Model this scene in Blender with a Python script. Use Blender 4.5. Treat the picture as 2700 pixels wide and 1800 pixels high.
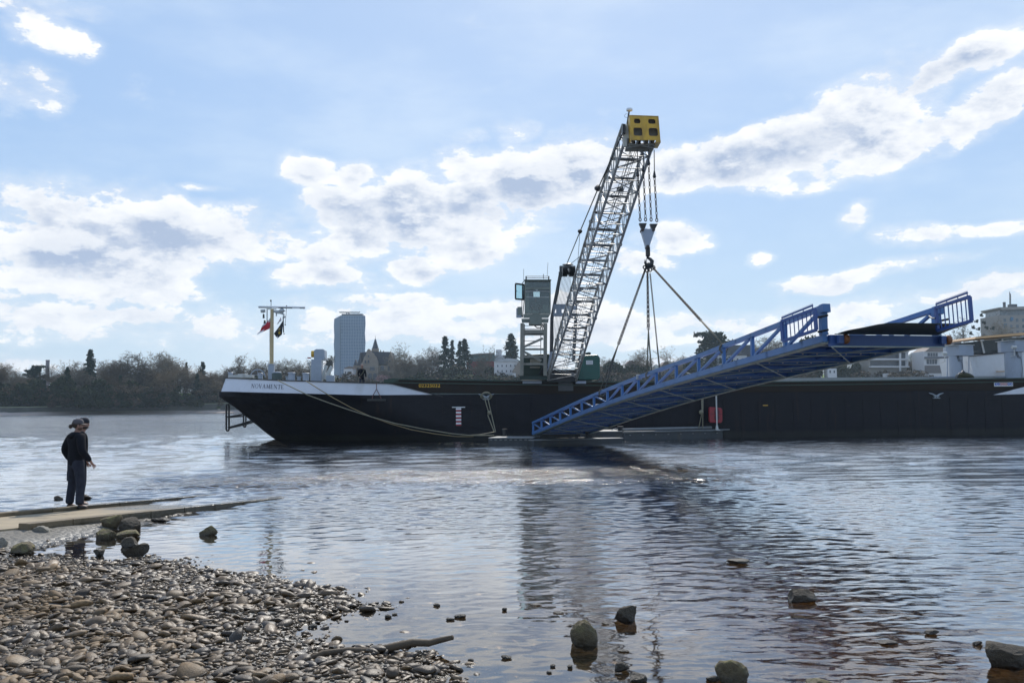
import bpy, bmesh, math, random
import numpy as np
from mathutils import Vector, Matrix, noise as mnoise
R = math.radians
for _o in list(bpy.data.objects): bpy.data.objects.remove(_o)
scene = bpy.context.scene
col = scene.collection

# ------------------------------------------------------------ camera
F_PX = 2400.0
PITCH = math.atan(169/F_PX); ROLL = R(0.5); CAM = Vector((0, 0, 2.1))
FW = Vector((0, math.cos(PITCH), math.sin(PITCH)))
_R0 = Vector((1, 0, 0)); _U0 = Vector((0, -math.sin(PITCH), math.cos(PITCH)))
RT = _R0*math.cos(ROLL) - _U0*math.sin(ROLL)
UP = _R0*math.sin(ROLL) + _U0*math.cos(ROLL)
cam_d = bpy.data.cameras.new("camera"); cam = bpy.data.objects.new("camera", cam_d)
col.objects.link(cam)
m = Matrix.Identity(4)
for i in range(3):
    m[i][0] = RT[i]; m[i][1] = UP[i]; m[i][2] = -FW[i]; m[i][3] = CAM[i]
cam.matrix_world = m
cam_d.sensor_width = 36; cam_d.lens = 36*F_PX/2700; cam_d.clip_start = 0.1; cam_d.clip_end = 12000
scene.camera = cam

def ray(px, py): return FW + RT*((px-1350)/F_PX) + UP*((900-py)/F_PX)
def P(px, py, Y):                     # point at world depth Y seen at photo pixel (px,py)
    d = ray(px, py); return CAM + d*(Y/d.y)
def G(px, py, z=0.0):                 # point on the level z
    d = ray(px, py); return CAM + d*((z-CAM.z)/d.z)

# ------------------------------------------------------------ sun, sky, exposure
SUN_EL, SUN_AZ = R(43), R(7)          # azimuth measured from +Y towards +X
sd = Vector((math.sin(SUN_AZ)*math.cos(SUN_EL), math.cos(SUN_AZ)*math.cos(SUN_EL), math.sin(SUN_EL)))
sl = bpy.data.lights.new("sun", 'SUN'); sl.energy = 3.6; sl.angle = R(0.55); sl.color = (1, .95, .87)
so = bpy.data.objects.new("sun", sl); col.objects.link(so)
so.rotation_euler = sd.to_track_quat('Z', 'Y').to_euler(); so.location = (0, 0, 60)
scene.view_settings.view_transform = 'Standard'; scene.view_settings.look = 'None'
scene.view_settings.gamma = 1; scene.view_settings.exposure = 0.12
scene.view_settings.use_curve_mapping = False
scene.cycles.max_bounces = 8; scene.cycles.transparent_max_bounces = 12
scene.cycles.volume_bounces = 0; scene.cycles.caustics_reflective = True; scene.cycles.blur_glossy = 1.0; scene.cycles.caustics_refractive = False
scene.cycles.sample_clamp_indirect = 3; scene.cycles.sample_clamp_direct = 60

class NT:
    """tiny node-graph helper"""
    def __init__(s, tree): s.t = tree; s.n = tree.nodes; s.l = tree.links
    def node(s, typ, **kw):
        n = s.n.new(typ)
        for k, v in kw.items(): setattr(n, k, v)
        return n
    def put(s, sock, v):
        if v is None: return
        if isinstance(v, bpy.types.NodeSocket): s.l.new(v, sock)
        else: sock.default_value = v
    def m(s, op, a, b=None, c=None, clamp=False):
        n = s.node('ShaderNodeMath', operation=op, use_clamp=clamp)
        s.put(n.inputs[0], a); s.put(n.inputs[1], b); s.put(n.inputs[2], c)
        return n.outputs[0]
    def v(s, op, a, b=None):
        n = s.node('ShaderNodeVectorMath', operation=op)
        s.put(n.inputs[0], a); s.put(n.inputs[1], b)
        return n.outputs['Value'] if op in ('LENGTH', 'DOT_PRODUCT') else n.outputs[0]
    def mix(s, f, a, b, mode='MIX'):
        n = s.node('ShaderNodeMix', data_type='RGBA', blend_type=mode)
        s.put(n.inputs[0], f); s.put(n.inputs[6], a); s.put(n.inputs[7], b)
        return n.outputs[2]
    def ss(s, x, a, b, lo=0.0, hi=1.0, kind='SMOOTHSTEP'):
        n = s.node('ShaderNodeMapRange', interpolation_type=kind)
        s.put(n.inputs[0], x); n.inputs[1].default_value = a; n.inputs[2].default_value = b
        n.inputs[3].default_value = lo; n.inputs[4].default_value = hi
        return n.outputs[0]
    def noise(s, vec, scale, detail=4, rough=.5, dist=0.0, out=0):
        n = s.node('ShaderNodeTexNoise'); s.put(n.inputs['Vector'], vec)
        n.inputs['Scale'].default_value = scale; n.inputs['Detail'].default_value = detail
        n.inputs['Roughness'].default_value = rough; n.inputs['Distortion'].default_value = dist
        return n.outputs[out]
    def comb(s, x, y, z):
        n = s.node('ShaderNodeCombineXYZ'); s.put(n.inputs[0], x); s.put(n.inputs[1], y); s.put(n.inputs[2], z)
        return n.outputs[0]
    def sep(s, v):
        n = s.node('ShaderNodeSeparateXYZ'); s.put(n.inputs[0], v); return n.outputs

SKY_K = 0.085
world = bpy.data.worlds.new("World"); scene.world = world; world.use_nodes = True
def build_sky():
    t = NT(world.node_tree); t.n.clear()
    sky = t.node('ShaderNodeTexSky', sky_type='NISHITA', sun_disc=False)
    sky.sun_elevation = SUN_EL; sky.sun_rotation = SUN_AZ; sky.altitude = 60
    sky.air_density = 1.0; sky.dust_density = 0.6; sky.ozone_density = 1.6
    d = t.node('ShaderNodeTexCoord').outputs['Generated']
    x, y, z = t.sep(d)
    az = t.m('ARCTAN2', x, y); el = t.m('ARCSINE', z)
    c = t.comb(az, el, 0.0)
    dv = t.v('MULTIPLY', d, (1.0, 1.0, 1.9))
    n1 = t.noise(dv, 9.0, 10, .6)
    n2 = t.noise(t.v('ADD', dv, (3.1, 1.7, .4)), 24.0, 8, .62)
    # small warp of the layout
    w = t.noise(dv, 5.0, 3, .5, out=1)
    wv = t.v('MULTIPLY', t.v('SUBTRACT', w, (.5, .5, .5)), (.09, .06, 0))
    cw = t.v('ADD', c, wv)
    blobs = [ # display-pixel centre, radii, rotation in degrees, amplitude
     (190,560,225,108,0,1.15),(110,475,100,60,0,.9),(255,500,95,60,0,.9),(370,560,100,80,0,1),(130,655,250,26,0,.62),
     (510,545,95,62,0,.9),(610,570,115,55,0,.9),(480,600,120,26,0,.5),
     (820,530,130,85,0,1),(950,500,140,85,0,1.1),(1070,400,100,55,0,.85),(1080,500,130,85,0,1.1),(1200,440,125,85,0,1.05),
     (1310,395,120,65,0,1),(1410,390,110,65,0,.95),(1050,575,110,45,0,.8),(750,600,80,50,0,.8),
     (1560,380,130,48,0,.9),(1680,370,140,50,0,.95),(1850,340,150,65,-8,1.05),(1890,395,90,40,-10,.8),
     (2010,280,150,78,-22,1.15),(2140,190,230,34,-19,.9),(2260,260,150,38,-22,.85),(2110,320,160,36,-12,.85),(2350,110,120,20,-25,.6),
     (675,378,68,30,12,.8),(800,405,55,28,5,.7),(955,625,62,36,0,.95),(760,648,140,30,2,.8),(1545,540,70,34,0,.72),
     (1180,320,60,24,0,.55),(1080,330,50,18,0,.6),
     (2090,548,72,24,4,.75),(1955,510,34,22,-30,.6),(2320,524,75,15,0,.6),(1735,588,30,12,0,.5),(2190,535,30,14,0,.45),(1990,628,150,18,-4,.6),(1450,600,60,26,0,.6),
     (25,215,85,38,5,.8),(50,50,80,34,25,.5),(90,15,70,18,0,.5),(465,438,45,9,0,.6),
     (620,745,800,34,0,.52),(1000,715,420,26,0,.62),(1750,725,620,32,-1,.56),(180,715,330,22,0,.55),(2250,690,380,18,-3,.6),
     (1700,830,1500,18,0,.42),(1300,770,900,16,0,.45)]
    f = None
    for (bx, by, rx, ry, rot, amp) in blobs:
        dr = ray(bx*2700/2352, by*2700/2352).normalized()
        ca, ce = math.atan2(dr.x, dr.y), math.asin(dr.z)
        e = t.v('SUBTRACT', cw, (ca, ce, 0))
        k = 2700/2352/F_PX
        if rot:
            rn = t.node('ShaderNodeVectorRotate', rotation_type='Z_AXIS'); t.put(rn.inputs[0], e); rn.inputs['Angle'].default_value = R(rot)
            e = rn.outputs[0]
        e = t.v('MULTIPLY', e, (1/(rx*k*1.04), 1/(ry*k*1.06), 0))
        q = t.m('MULTIPLY_ADD', t.v('DOT_PRODUCT', e, e), -amp*.62, amp*.95)
        f = q if f is None else t.m('MAXIMUM', f, q)
    f = t.m('MAXIMUM', f, -.6)
    # free fair-weather clouds everywhere outside the photographed window
    out = t.ss(t.m('MAXIMUM', t.m('DIVIDE', t.m('ABSOLUTE', az), .62), t.m('DIVIDE', el, .50)), 1.0, 1.35)
    g = t.ss(t.noise(dv, 2.6, 3, .5), .50, .72, -.6, .8)
    f = t.m('MAXIMUM', f, t.m('SUBTRACT', t.m('MULTIPLY', g, out), t.m('MULTIPLY', t.m('SUBTRACT', 1.0, out), .6)))
    nn = t.m('ADD', t.m('MULTIPLY', t.m('SUBTRACT', n1, .5), 3.3), t.m('MULTIPLY', t.m('SUBTRACT', n2, .5), 1.7))
    fld = t.m('ADD', f, nn)
    wisp = t.ss(t.m('ADD', f, t.m('MULTIPLY', nn, .8)), -.3, .8, 0, .6)
    mask = t.m('MAXIMUM', t.ss(fld, .19, .46), wisp)
    body = t.ss(t.m('ADD', t.m('MULTIPLY', f, .95), t.m('MULTIPLY', nn, .55)), .42, 1.25)
    # lit rim: brighter towards the sun side (up), from a shifted copy of the same noise
    n3 = t.noise(t.v('ADD', dv, (.004, 0, .022)), 9.0, 7, .6)
    lit = t.ss(t.m('SUBTRACT', n1, n3), -.11, .11)
    shade = t.m('MULTIPLY', t.m('ADD', body, .06), t.ss(lit, 0, 1, 1.15, .35))
    K = 1/SKY_K
    white = (.98*K, .99*K, 1.0*K, 1); grey = (.41*K, .50*K, .67*K, 1)
    shade = t.m('ADD', shade, t.m('MULTIPLY', t.m('SUBTRACT', 1.0, lit), .22), clamp=True)
    cc = t.mix(shade, white, grey)
    # base blue with a thin veil
    cr = t.node('ShaderNodeValToRGB'); t.put(cr.inputs[0], t.m('DIVIDE', el, 1.57))
    e = cr.color_ramp.elements
    e[0].position = 0; e[0].color = (.58, .72, .85, 1); e[1].position = 1; e[1].color = (.13, .27, .62, 1)
    for q, c_ in ((.06, (.49, .67, .87, 1)), (.14, (.38, .58, .88, 1)), (.22, (.35, .55, .88, 1)), (.5, (.22, .40, .76, 1))):
        x_ = e.new(q); x_.color = c_
    gs = t.node('ShaderNodeVectorMath', operation='SCALE'); t.l.new(cr.outputs[0], gs.inputs[0]); gs.inputs['Scale'].default_value = 1/SKY_K
    skyc = t.mix(.80, sky.outputs[0], gs.outputs[0])
    veil = t.ss(t.noise(t.v('MULTIPLY', d, (1, 1, 3.0)), 3.2, 5, .6), .40, .78, .05, .42)
    skyc = t.mix(veil, skyc, (.80*K, .90*K, .99*K, 1))
    glow = t.m('MULTIPLY', t.m('POWER', t.m('MAXIMUM', t.v('DOT_PRODUCT', d, tuple(sd)), 0.0), 11.0), .34)
    skyc = t.mix(glow, skyc, (.93*K, .96*K, 1.0*K, 1))
    fin = t.mix(mask, skyc, cc)
    bg = t.node('ShaderNodeBackground'); t.l.new(fin, bg.inputs[0]); bg.inputs[1].default_value = SKY_K
    o = t.node('ShaderNodeOutputWorld'); t.l.new(bg.outputs[0], o.inputs[0])
SKY_TINT = (1.0, 1.0, 1.0, 1)
build_sky()

# ------------------------------------------------------------ helpers
def tag(o, label=None, cat=None, group=None, kind=None):
    if label: o["label"] = label
    if cat: o["category"] = cat
    if group: o["group"] = group
    if kind: o["kind"] = kind
    return o
def empty(name, loc, label=None, cat=None, group=None, rz=0.0):
    o = bpy.data.objects.new(name, None); col.objects.link(o); o.location = loc; o.rotation_euler = (0, 0, rz)
    o.empty_display_size = .2
    return tag(o, label, cat, group)
class MB:
    def __init__(s): s.v = []; s.f = []
    def add(s, vs, fs):
        b = len(s.v); s.v += [tuple(p) for p in vs]; s.f += [tuple(i+b for i in f) for f in fs]; return s
    def box(s, c, sz, M=None):
        x, y, z = sz[0]/2, sz[1]/2, sz[2]/2; c = Vector(c)
        ps = [Vector((i*x, j*y, k*z)) for k in (-1, 1) for j in (-1, 1) for i in (-1, 1)]
        if M is not None: ps = [M @ p for p in ps]
        return s.hexa([c+p for p in ps])
    def hexa(s, p):      # 8 points: index bits x,y,z
        return s.add(p, [(0, 2, 3, 1), (4, 5, 7, 6), (0, 1, 5, 4), (2, 6, 7, 3), (0, 4, 6, 2), (1, 3, 7, 5)])
    def beam(s, p, q, w, h, up=(0, 0, 1)):
        p = Vector(p); q = Vector(q); d = (q-p).normalized(); u = Vector(up)
        r = d.cross(u)
        if r.length < 1e-4: r = d.cross(Vector((1, 0, 0)))
        r.normalize(); u = r.cross(d)
        ps = [b + r*(i*w/2) + u*(k*h/2) for k in (-1, 1) for b in (p, q) for i in (-1, 1)]
        return s.hexa(ps)
    def tube(s, p, q, r, n=8, r2=None, cap=True):
        return s.path([p, q], [r, r if r2 is None else r2], n, cap)
    def path(s, pts, r, n=8, cap=True):
        pts = [Vector(p) for p in pts]; k = len(pts)
        rs = r if isinstance(r, (list, tuple)) else [r]*k
        b = len(s.v); prev = None
        for i, p in enumerate(pts):
            d = (pts[min(i+1, k-1)]-pts[max(i-1, 0)])
            d = d.normalized() if d.length > 1e-9 else Vector((0, 0, 1))
            if prev is None:
                a = d.orthogonal().normalized()
            else:
                a = prev - d*prev.dot(d)
                a = a.normalized() if a.length > 1e-6 else d.orthogonal().normalized()
            prev = a; c = d.cross(a)
            for j in range(n):
                an = 2*math.pi*(j+.5)/n
                s.v.append(tuple(p + a*(rs[i]*math.cos(an)) + c*(rs[i]*math.sin(an))))
        for i in range(k-1):
            for j in range(n):
                j2 = (j+1) % n
                s.f.append((b+i*n+j, b+i*n+j2, b+(i+1)*n+j2, b+(i+1)*n+j))
        if cap and n > 2:
            s.f.append(tuple(b+j for j in range(n))[::-1]); s.f.append(tuple(b+(k-1)*n+j for j in range(n)))
        return s
    def lathe(s, c, prof, n=16, axis=None):
        c = Vector(c); b = len(s.v); k = len(prof)
        M = Matrix.Identity(3) if axis is None else Vector(axis).to_track_quat('Z', 'Y').to_matrix()
        for (r, z) in prof:
            for j in range(n):
                an = 2*math.pi*j/n
                s.v.append(tuple(c + M @ Vector((r*math.cos(an), r*math.sin(an), z))))
        for i in range(k-1):
            for j in range(n):
                j2 = (j+1) % n
                s.f.append((b+i*n+j, b+i*n+j2, b+(i+1)*n+j2, b+(i+1)*n+j))
        s.f.append(tuple(b+j for j in range(n))[::-1]); s.f.append(tuple(b+(k-1)*n+j for j in range(n)))
        return s
    def prism(s, pts, ext):        # polygon points extruded by vector ext
        pts = [Vector(p) for p in pts]; e = Vector(ext); n = len(pts); b = len(s.v)
        s.v += [tuple(p) for p in pts] + [tuple(p+e) for p in pts]
        s.f.append(tuple(b+i for i in range(n))[::-1]); s.f.append(tuple(b+n+i for i in range(n)))
        for i in range(n):
            j = (i+1) % n; s.f.append((b+i, b+j, b+n+j, b+n+i))
        return s
    def ball(s, c, r, n=10, k=7, sc=(1, 1, 1)):
        prof = []
        b = len(s.v); c = Vector(c)
        for i in range(k+1):
            a = math.pi*i/k - math.pi/2
            for j in range(n):
                t = 2*math.pi*j/n
                s.v.append((c.x+r*sc[0]*math.cos(a)*math.cos(t), c.y+r*sc[1]*math.cos(a)*math.sin(t), c.z+r*sc[2]*math.sin(a)))
        for i in range(k):
            for j in range(n):
                j2 = (j+1) % n; s.f.append((b+i*n+j, b+i*n+j2, b+(i+1)*n+j2, b+(i+1)*n+j))
        return s
    def ring(s, c, R_, r, ax1, ax2, n=10, k=5, st=1.0):  # chain link / torus in plane ax1-ax2, stretched along ax1
        c = Vector(c); a1 = Vector(ax1).normalized(); a2 = Vector(ax2).normalized()
        pts = [c + a1*(R_*st*math.cos(2*math.pi*i/n)) + a2*(R_*math.sin(2*math.pi*i/n)) for i in range(n)]
        b = len(s.v); nn = a1.cross(a2)
        for i in range(n):
            o = (pts[i]-c).normalized()
            for j in range(k):
                an = 2*math.pi*j/k
                s.v.append(tuple(pts[i] + o*(r*math.cos(an)) + nn*(r*math.sin(an))))
        for i in range(n):
            i2 = (i+1) % n
            for j in range(k):
                j2 = (j+1) % k; s.f.append((b+i*k+j, b+i2*k+j, b+i2*k+j2, b+i*k+j2))
        return s
    def build(s, name, m, parent=None, smooth=False, bevel=0.0, loc=None):
        me = bpy.data.meshes.new(name)
        vs = s.v
        o = bpy.data.objects.new(name, me); col.objects.link(o)
        off = Vector((0, 0, 0))
        if parent is not None:
            o.parent = parent; off = parent_world(parent)
        elif loc is not None:
            o.location = loc; off = Vector(loc)
        if parent is None and loc is None and vs:
            a = np.array(vs); lo, hi = a.min(0), a.max(0)
            off = Vector(((lo[0]+hi[0])/2, (lo[1]+hi[1])/2, lo[2])); o.location = off
        vs = [(p[0]-off.x, p[1]-off.y, p[2]-off.z) for p in vs]
        me.from_pydata(vs, [], s.f); me.update()
        bm = bmesh.new(); bm.from_mesh(me); bmesh.ops.recalc_face_normals(bm, faces=bm.faces)
        if bevel: 
            bmesh.ops.bevel(bm, geom=[e for e in bm.edges if len(e.link_faces) == 2 and e.calc_face_angle(0) > .6], offset=bevel, segments=2, affect='EDGES', profile=.5, clamp_overlap=True)
        bm.to_mesh(me); bm.free()
        me.materials.append(m)
        if smooth:
            for p in me.polygons: p.use_smooth = True
            if smooth != 'all': me.set_sharp_from_angle(angle=R(40))
        return o
def parent_world(o):
    v = Vector((0, 0, 0))
    while o is not None: v += o.location; o = o.parent
    return v
def copy_tree(o, parent=None):
    c = o.copy(); col.objects.link(c); c.parent = parent
    for ch in list(o.children): copy_tree(ch, c)
    return c
_mats = {}
def mat(name, c, rough=.6, metal=0.0, var=.12, scale=3.0, bump=0.0, bscale=20.0, spec=.5, wetz=None, dirt=None, dscale=1.5, island=0.0, coat=0.0):
    if name in _mats: return _mats[name]
    m = bpy.data.materials.new(name); m.use_nodes = True; _mats[name] = m
    t = NT(m.node_tree); bs = t.n['Principled BSDF']
    pos = t.node('ShaderNodeNewGeometry').outputs['Position']
    n = t.noise(pos, scale, 5, .6)
    f = t.ss(n, .25, .75, 1-var, 1+var, 'LINEAR')
    if island:
        ri = t.node('ShaderNodeNewGeometry').outputs['Random Per Island']
        f = t.m('MULTIPLY', f, t.ss(ri, 0, 1, 1-island, 1+island, 'LINEAR'))
    cc = t.v('SCALE', (c[0], c[1], c[2])); 
    sc = t.node('ShaderNodeVectorMath', operation='SCALE'); sc.inputs[0].default_value = c[:3]; t.put(sc.inputs['Scale'], f)
    cc = sc.outputs[0]
    if dirt:
        dn = t.noise(t.v('MULTIPLY', pos, (1, 1, .35)), dscale, 7, .65)
        cc = t.mix(t.ss(dn, .52, .72, 0, .8), cc, (*dirt, 1))
    ro = t.ss(n, .3, .7, max(rough-.08, .02), min(rough+.08, 1), 'LINEAR')
    if wetz is not None:
        w = t.ss(t.m('ADD', t.sep(pos)[2], t.m('MULTIPLY', t.m('SUBTRACT', t.noise(pos, 1.6, 5, .6), .5), .10)), wetz-.03, wetz+.03, 1, 0)
        cc = t.mix(w, cc, t.mix(.62, cc, (.015, .014, .008, 1))); ro = t.m('SUBTRACT', ro, t.m('MULTIPLY', w, .5))
    t.put(bs.inputs['Base Color'], cc); t.put(bs.inputs['Roughness'], ro)
    bs.inputs['Metallic'].default_value = metal; bs.inputs['Specular IOR Level'].default_value = spec
    bs.inputs['Coat Weight'].default_value = coat
    if bump:
        b = t.node('ShaderNodeBump'); b.inputs['Strength'].default_value = 1; b.inputs['Distance'].default_value = bump
        t.put(b.inputs['Height'], t.noise(pos, bscale, 5, .6)); t.put(bs.inputs['Normal'], b.outputs[0])
    return m

# ------------------------------------------------------------ shore, river bed, water
rng = np.random.default_rng(7); random.seed(7)
K2 = 2700/2352
def seg_sd(X, Y, poly):
    """signed distance to closed polygon, positive inside"""
    d = np.full(X.shape, 1e9); ins = np.zeros(X.shape, bool)
    n = len(poly)
    for i in range(n):
        ax, ay = poly[i]; bx, by = poly[(i+1) % n]
        ex, ey = bx-ax, by-ay
        tt = np.clip(((X-ax)*ex+(Y-ay)*ey)/(ex*ex+ey*ey+1e-12), 0, 1)
        d = np.minimum(d, np.hypot(X-ax-tt*ex, Y-ay-tt*ey))
        c = ((ay > Y) != (by > Y)) & (X < (bx-ax)*(Y-ay)/(by-ay+1e-12)+ax)
        ins ^= c
    return np.where(ins, d, -d)
def gp(x, y, z=0.0): p = G(x*K2, y*K2, z); return (p.x, p.y)
shore_px = [(-260,1290),(0,1288),(110,1284),(230,1296),(330,1290),(420,1300),(500,1306),(560,1316),(640,1322),(720,1338),(800,1362),(825,1392),(760,1412),(690,1440),(660,1475),(730,1500),(900,1496),(1000,1490),(1050,1520),(1075,1568)]
SHORE = [gp(*p) for p in shore_px] + [(-.2, 4.5), (1.5, 1.0), (6, -6), (-40, -6), (-40, 11.3)]
def vnoise(X, Y, sc, seed=0, oct=3):
    """cheap smooth pseudo-noise from sines"""
    r = np.random.default_rng(seed); out = np.zeros_like(X); amp = 1.0; tot = 0
    for o in range(oct):
        for k in range(5):
            a = r.uniform(0, 2*math.pi); fq = sc*(2**o)*r.uniform(.7, 1.4); ph = r.uniform(0, 6.28)
            out += amp*np.sin((X*math.cos(a)+Y*math.sin(a))*fq+ph)
        tot += amp*2.2; amp *= .55
    return out/tot
# slipway frame
RA = G(60, 1375, .27); RB = G(800, 1300, .0)
RDIR = Vector((RB.x-RA.x, RB.y-RA.y, 0)).normalized(); RNOR = Vector((-RDIR.y, RDIR.x, 0))  # towards the far kerb
RLEN = (Vector((RB.x, RB.y, 0))-Vector((RA.x, RA.y, 0))).length
def ramp_z(s): return .17 - .035*s
REEF = [gp(1180,1100),(gp(1500,1180)),(gp(1900,1300)),(gp(2150,1380)),(gp(2330,1480)),(gp(2300,1600)),(gp(1800,1600)),(gp(1600,1450)),(gp(1250,1360)),(gp(1180,1250))]
def bed(X, Y):
    X = np.asarray(X, float); Y = np.asarray(Y, float)
    sdist = seg_sd(X, Y, SHORE)
    z = np.where(sdist > 0, .012+.032*np.minimum(sdist, 6), .05*sdist)
    z = np.maximum(z, -.16+.10*np.minimum(sdist+3, 0))
    z = np.maximum(z, -3.2)
    z += .028*vnoise(X, Y, 1.5, 3) + .012*vnoise(X, Y, 6, 4)
    # bank under and beside the slipway
    s = (X-RA.x)*RDIR.x+(Y-RA.y)*RDIR.y; n = (X-RA.x)*RNOR.x+(Y-RA.y)*RNOR.y
    rz = .17-.035*s-.03
    side = np.where(n < -.1, (n+.1)*.15, np.where(n > 2.1, -(n-2.1)*.5, 0))
    rz = rz+side + np.where(n < -.1, .03*vnoise(X, Y, 4, 9), 0)
    rz = np.where(s > 11, -1.0, rz)
    z = np.maximum(z, rz)
    rf = seg_sd(X, Y, REEF)
    z = np.where(sdist < -.5, np.maximum(z, np.clip(-.34+.14*np.clip(rf, -2, 1.4)+.05*vnoise(X, Y, 3, 12), -9, -.07)), z)
    return z
def grid_mesh(name, X, Y, Z, m, smooth=True):
    nr, nc = X.shape
    co = np.stack([X, Y, Z], -1).reshape(-1, 3).astype(np.float32)
    idx = np.arange(nr*nc).reshape(nr, nc)
    q = np.stack([idx[:-1, :-1], idx[1:, :-1], idx[1:, 1:], idx[:-1, 1:]], -1).reshape(-1, 4)
    return raw_mesh(name, co, q, m, smooth)
def raw_mesh(name, co, faces, m, smooth=True):
    me = bpy.data.meshes.new(name); nf, k = faces.shape
    me.vertices.add(len(co)); me.vertices.foreach_set('co', np.asarray(co, np.float32).ravel())
    me.loops.add(nf*k); me.loops.foreach_set('vertex_index', faces.astype(np.int32).ravel())
    me.polygons.add(nf); me.polygons.foreach_set('loop_start', np.arange(0, nf*k, k, dtype=np.int32))
    me.polygons.foreach_set('loop_total', np.full(nf, k, np.int32))
    me.polygons.foreach_set('use_smooth', np.full(nf, smooth))
    me.update(calc_edges=True); me.validate()
    me.materials.append(m)
    o = bpy.data.objects.new(name, me); col.objects.link(o); return o

def mat_bed():
    m = bpy.data.materials.new('river_bed'); m.use_nodes = True; t = NT(m.node_tree); bs = t.n['Principled BSDF']
    pos = t.node('ShaderNodeNewGeometry').outputs['Position']; z = t.sep(pos)[2]
    vo = t.node('ShaderNodeTexVoronoi'); vo.inputs['Scale'].default_value = 11; t.put(vo.inputs['Vector'], pos)
    vd = vo.outputs['Distance']
    c = t.mix(t.sep(vo.outputs['Color'])[0], (.022, .017, .010, 1), (.095, .065, .032, 1))
    c = t.mix(t.ss(t.noise(pos, 2.2, 5), .4, .65), c, (.045, .024, .009, 1))
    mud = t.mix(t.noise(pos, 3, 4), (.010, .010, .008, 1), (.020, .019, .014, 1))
    wd = t.node('ShaderNodeAttribute', attribute_name='reef').outputs['Fac']
    silt = t.mix(t.noise(pos, 2.5, 5, .6), (.012, .011, .008, 1), (.040, .030, .018, 1))
    c = t.mix(wd, silt, t.mix(1.0, c, (1.7, 1.45, 1.1, 1), 'MULTIPLY'))
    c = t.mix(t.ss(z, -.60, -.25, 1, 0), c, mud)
    c2 = t.mix(t.noise(pos, 30, 4), (.10, .09, .075, 1), (.22, .20, .165, 1))
    c = t.mix(t.ss(z, .0, .04), c, c2)
    t.put(bs.inputs['Base Color'], c)
    t.put(bs.inputs['Roughness'], t.ss(t.m('ADD', z, t.m('MULTIPLY', t.noise(pos, 1.3, 3), .1)), .05, .16, .3, .8))
    t.put(bs.inputs['Specular IOR Level'], t.ss(z, -.02, .02, .02, .4))
    b = t.node('ShaderNodeBump'); b.inputs['Distance'].default_value = .03
    h = t.m('ADD', t.m('MULTIPLY', vd, -1.0), t.m('MULTIPLY', t.noise(pos, 40, 5), .35))
    t.put(b.inputs['Height'], h); t.put(bs.inputs['Normal'], b.outputs[0]); return m
def mat_water():
    m = bpy.data.materials.new('river_water'); m.use_nodes = True; t = NT(m.node_tree); t.n.clear()
    pos = t.node('ShaderNodeNewGeometry').outputs['Position']
    dist = t.v('LENGTH', pos)
    a = t.noise(t.v('MULTIPLY', pos, (1.0, 1.9, 1)), 5.0, 4, .55, .4)
    b_ = t.noise(t.v('MULTIPLY', pos, (1.0, 2.2, 1)), 1.1, 3, .5, .3)
    c_ = t.noise(t.v('MULTIPLY', pos, (.6, 1.6, 1)), .22, 3, .5, .2)
    far = t.ss(dist, 18, 90)
    at = t.node('ShaderNodeAttribute', attribute_name='ruffle')
    calm = t.m('MULTIPLY', t.ss(t.noise(pos, .05, 3, .5), .35, .65, .7, 1.15), at.outputs['Fac'])
    h = t.m('ADD', t.m('MULTIPLY', a, t.ss(dist, 11, 45, .0028, .013)), t.m('MULTIPLY', t.m('MULTIPLY', b_, .11), far))
    h = t.m('MULTIPLY', t.m('ADD', h, t.m('MULTIPLY', t.m('MULTIPLY', c_, .40), t.ss(dist, 80, 250))), calm)
    h = t.m('ADD', h, t.m('MULTIPLY', t.m('MULTIPLY', a, .022), t.m('MAXIMUM', t.m('SUBTRACT', at.outputs['Fac'], 1.6), 0.0)))
    bp = t.node('ShaderNodeBump'); bp.inputs['Strength'].default_value = 1.0; bp.inputs['Distance'].default_value = 1.0
    t.put(bp.inputs['Height'], h)
    fr = t.node('ShaderNodeFresnel'); bf = t.node('ShaderNodeNewGeometry').outputs['Backfacing']; t.put(fr.inputs[0], t.ss(bf, 0, 1, 1.34, 1/1.34, 'LINEAR')); t.put(fr.inputs[1], bp.outputs[0])
    gl = t.node('ShaderNodeBsdfGlossy'); gl.inputs['Color'].default_value = (.97, .98, 1, 1); t.put(gl.inputs['Normal'], bp.outputs[0])
    t.put(gl.inputs['Roughness'], t.m('ADD', t.ss(dist, 20, 260, .02, .11), t.ss(at.outputs['Fac'], 1.5, 4.8, 0, .115, 'LINEAR')))
    tr = t.node('ShaderNodeBsdfTransparent'); tr.inputs[0].default_value = (.66, .56, .42, 1)
    mx = t.node('ShaderNodeMixShader'); t.put(mx.inputs[0], t.m('MULTIPLY', fr.outputs[0], 1.6, clamp=True)); t.put(mx.inputs[1], tr.outputs[0]); t.put(mx.inputs[2], gl.outputs[0])
    o = t.node('ShaderNodeOutputMaterial'); t.put(o.inputs[0], mx.outputs[0]); return m
M_BED = mat_bed(); M_WATER = mat_water()

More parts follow.
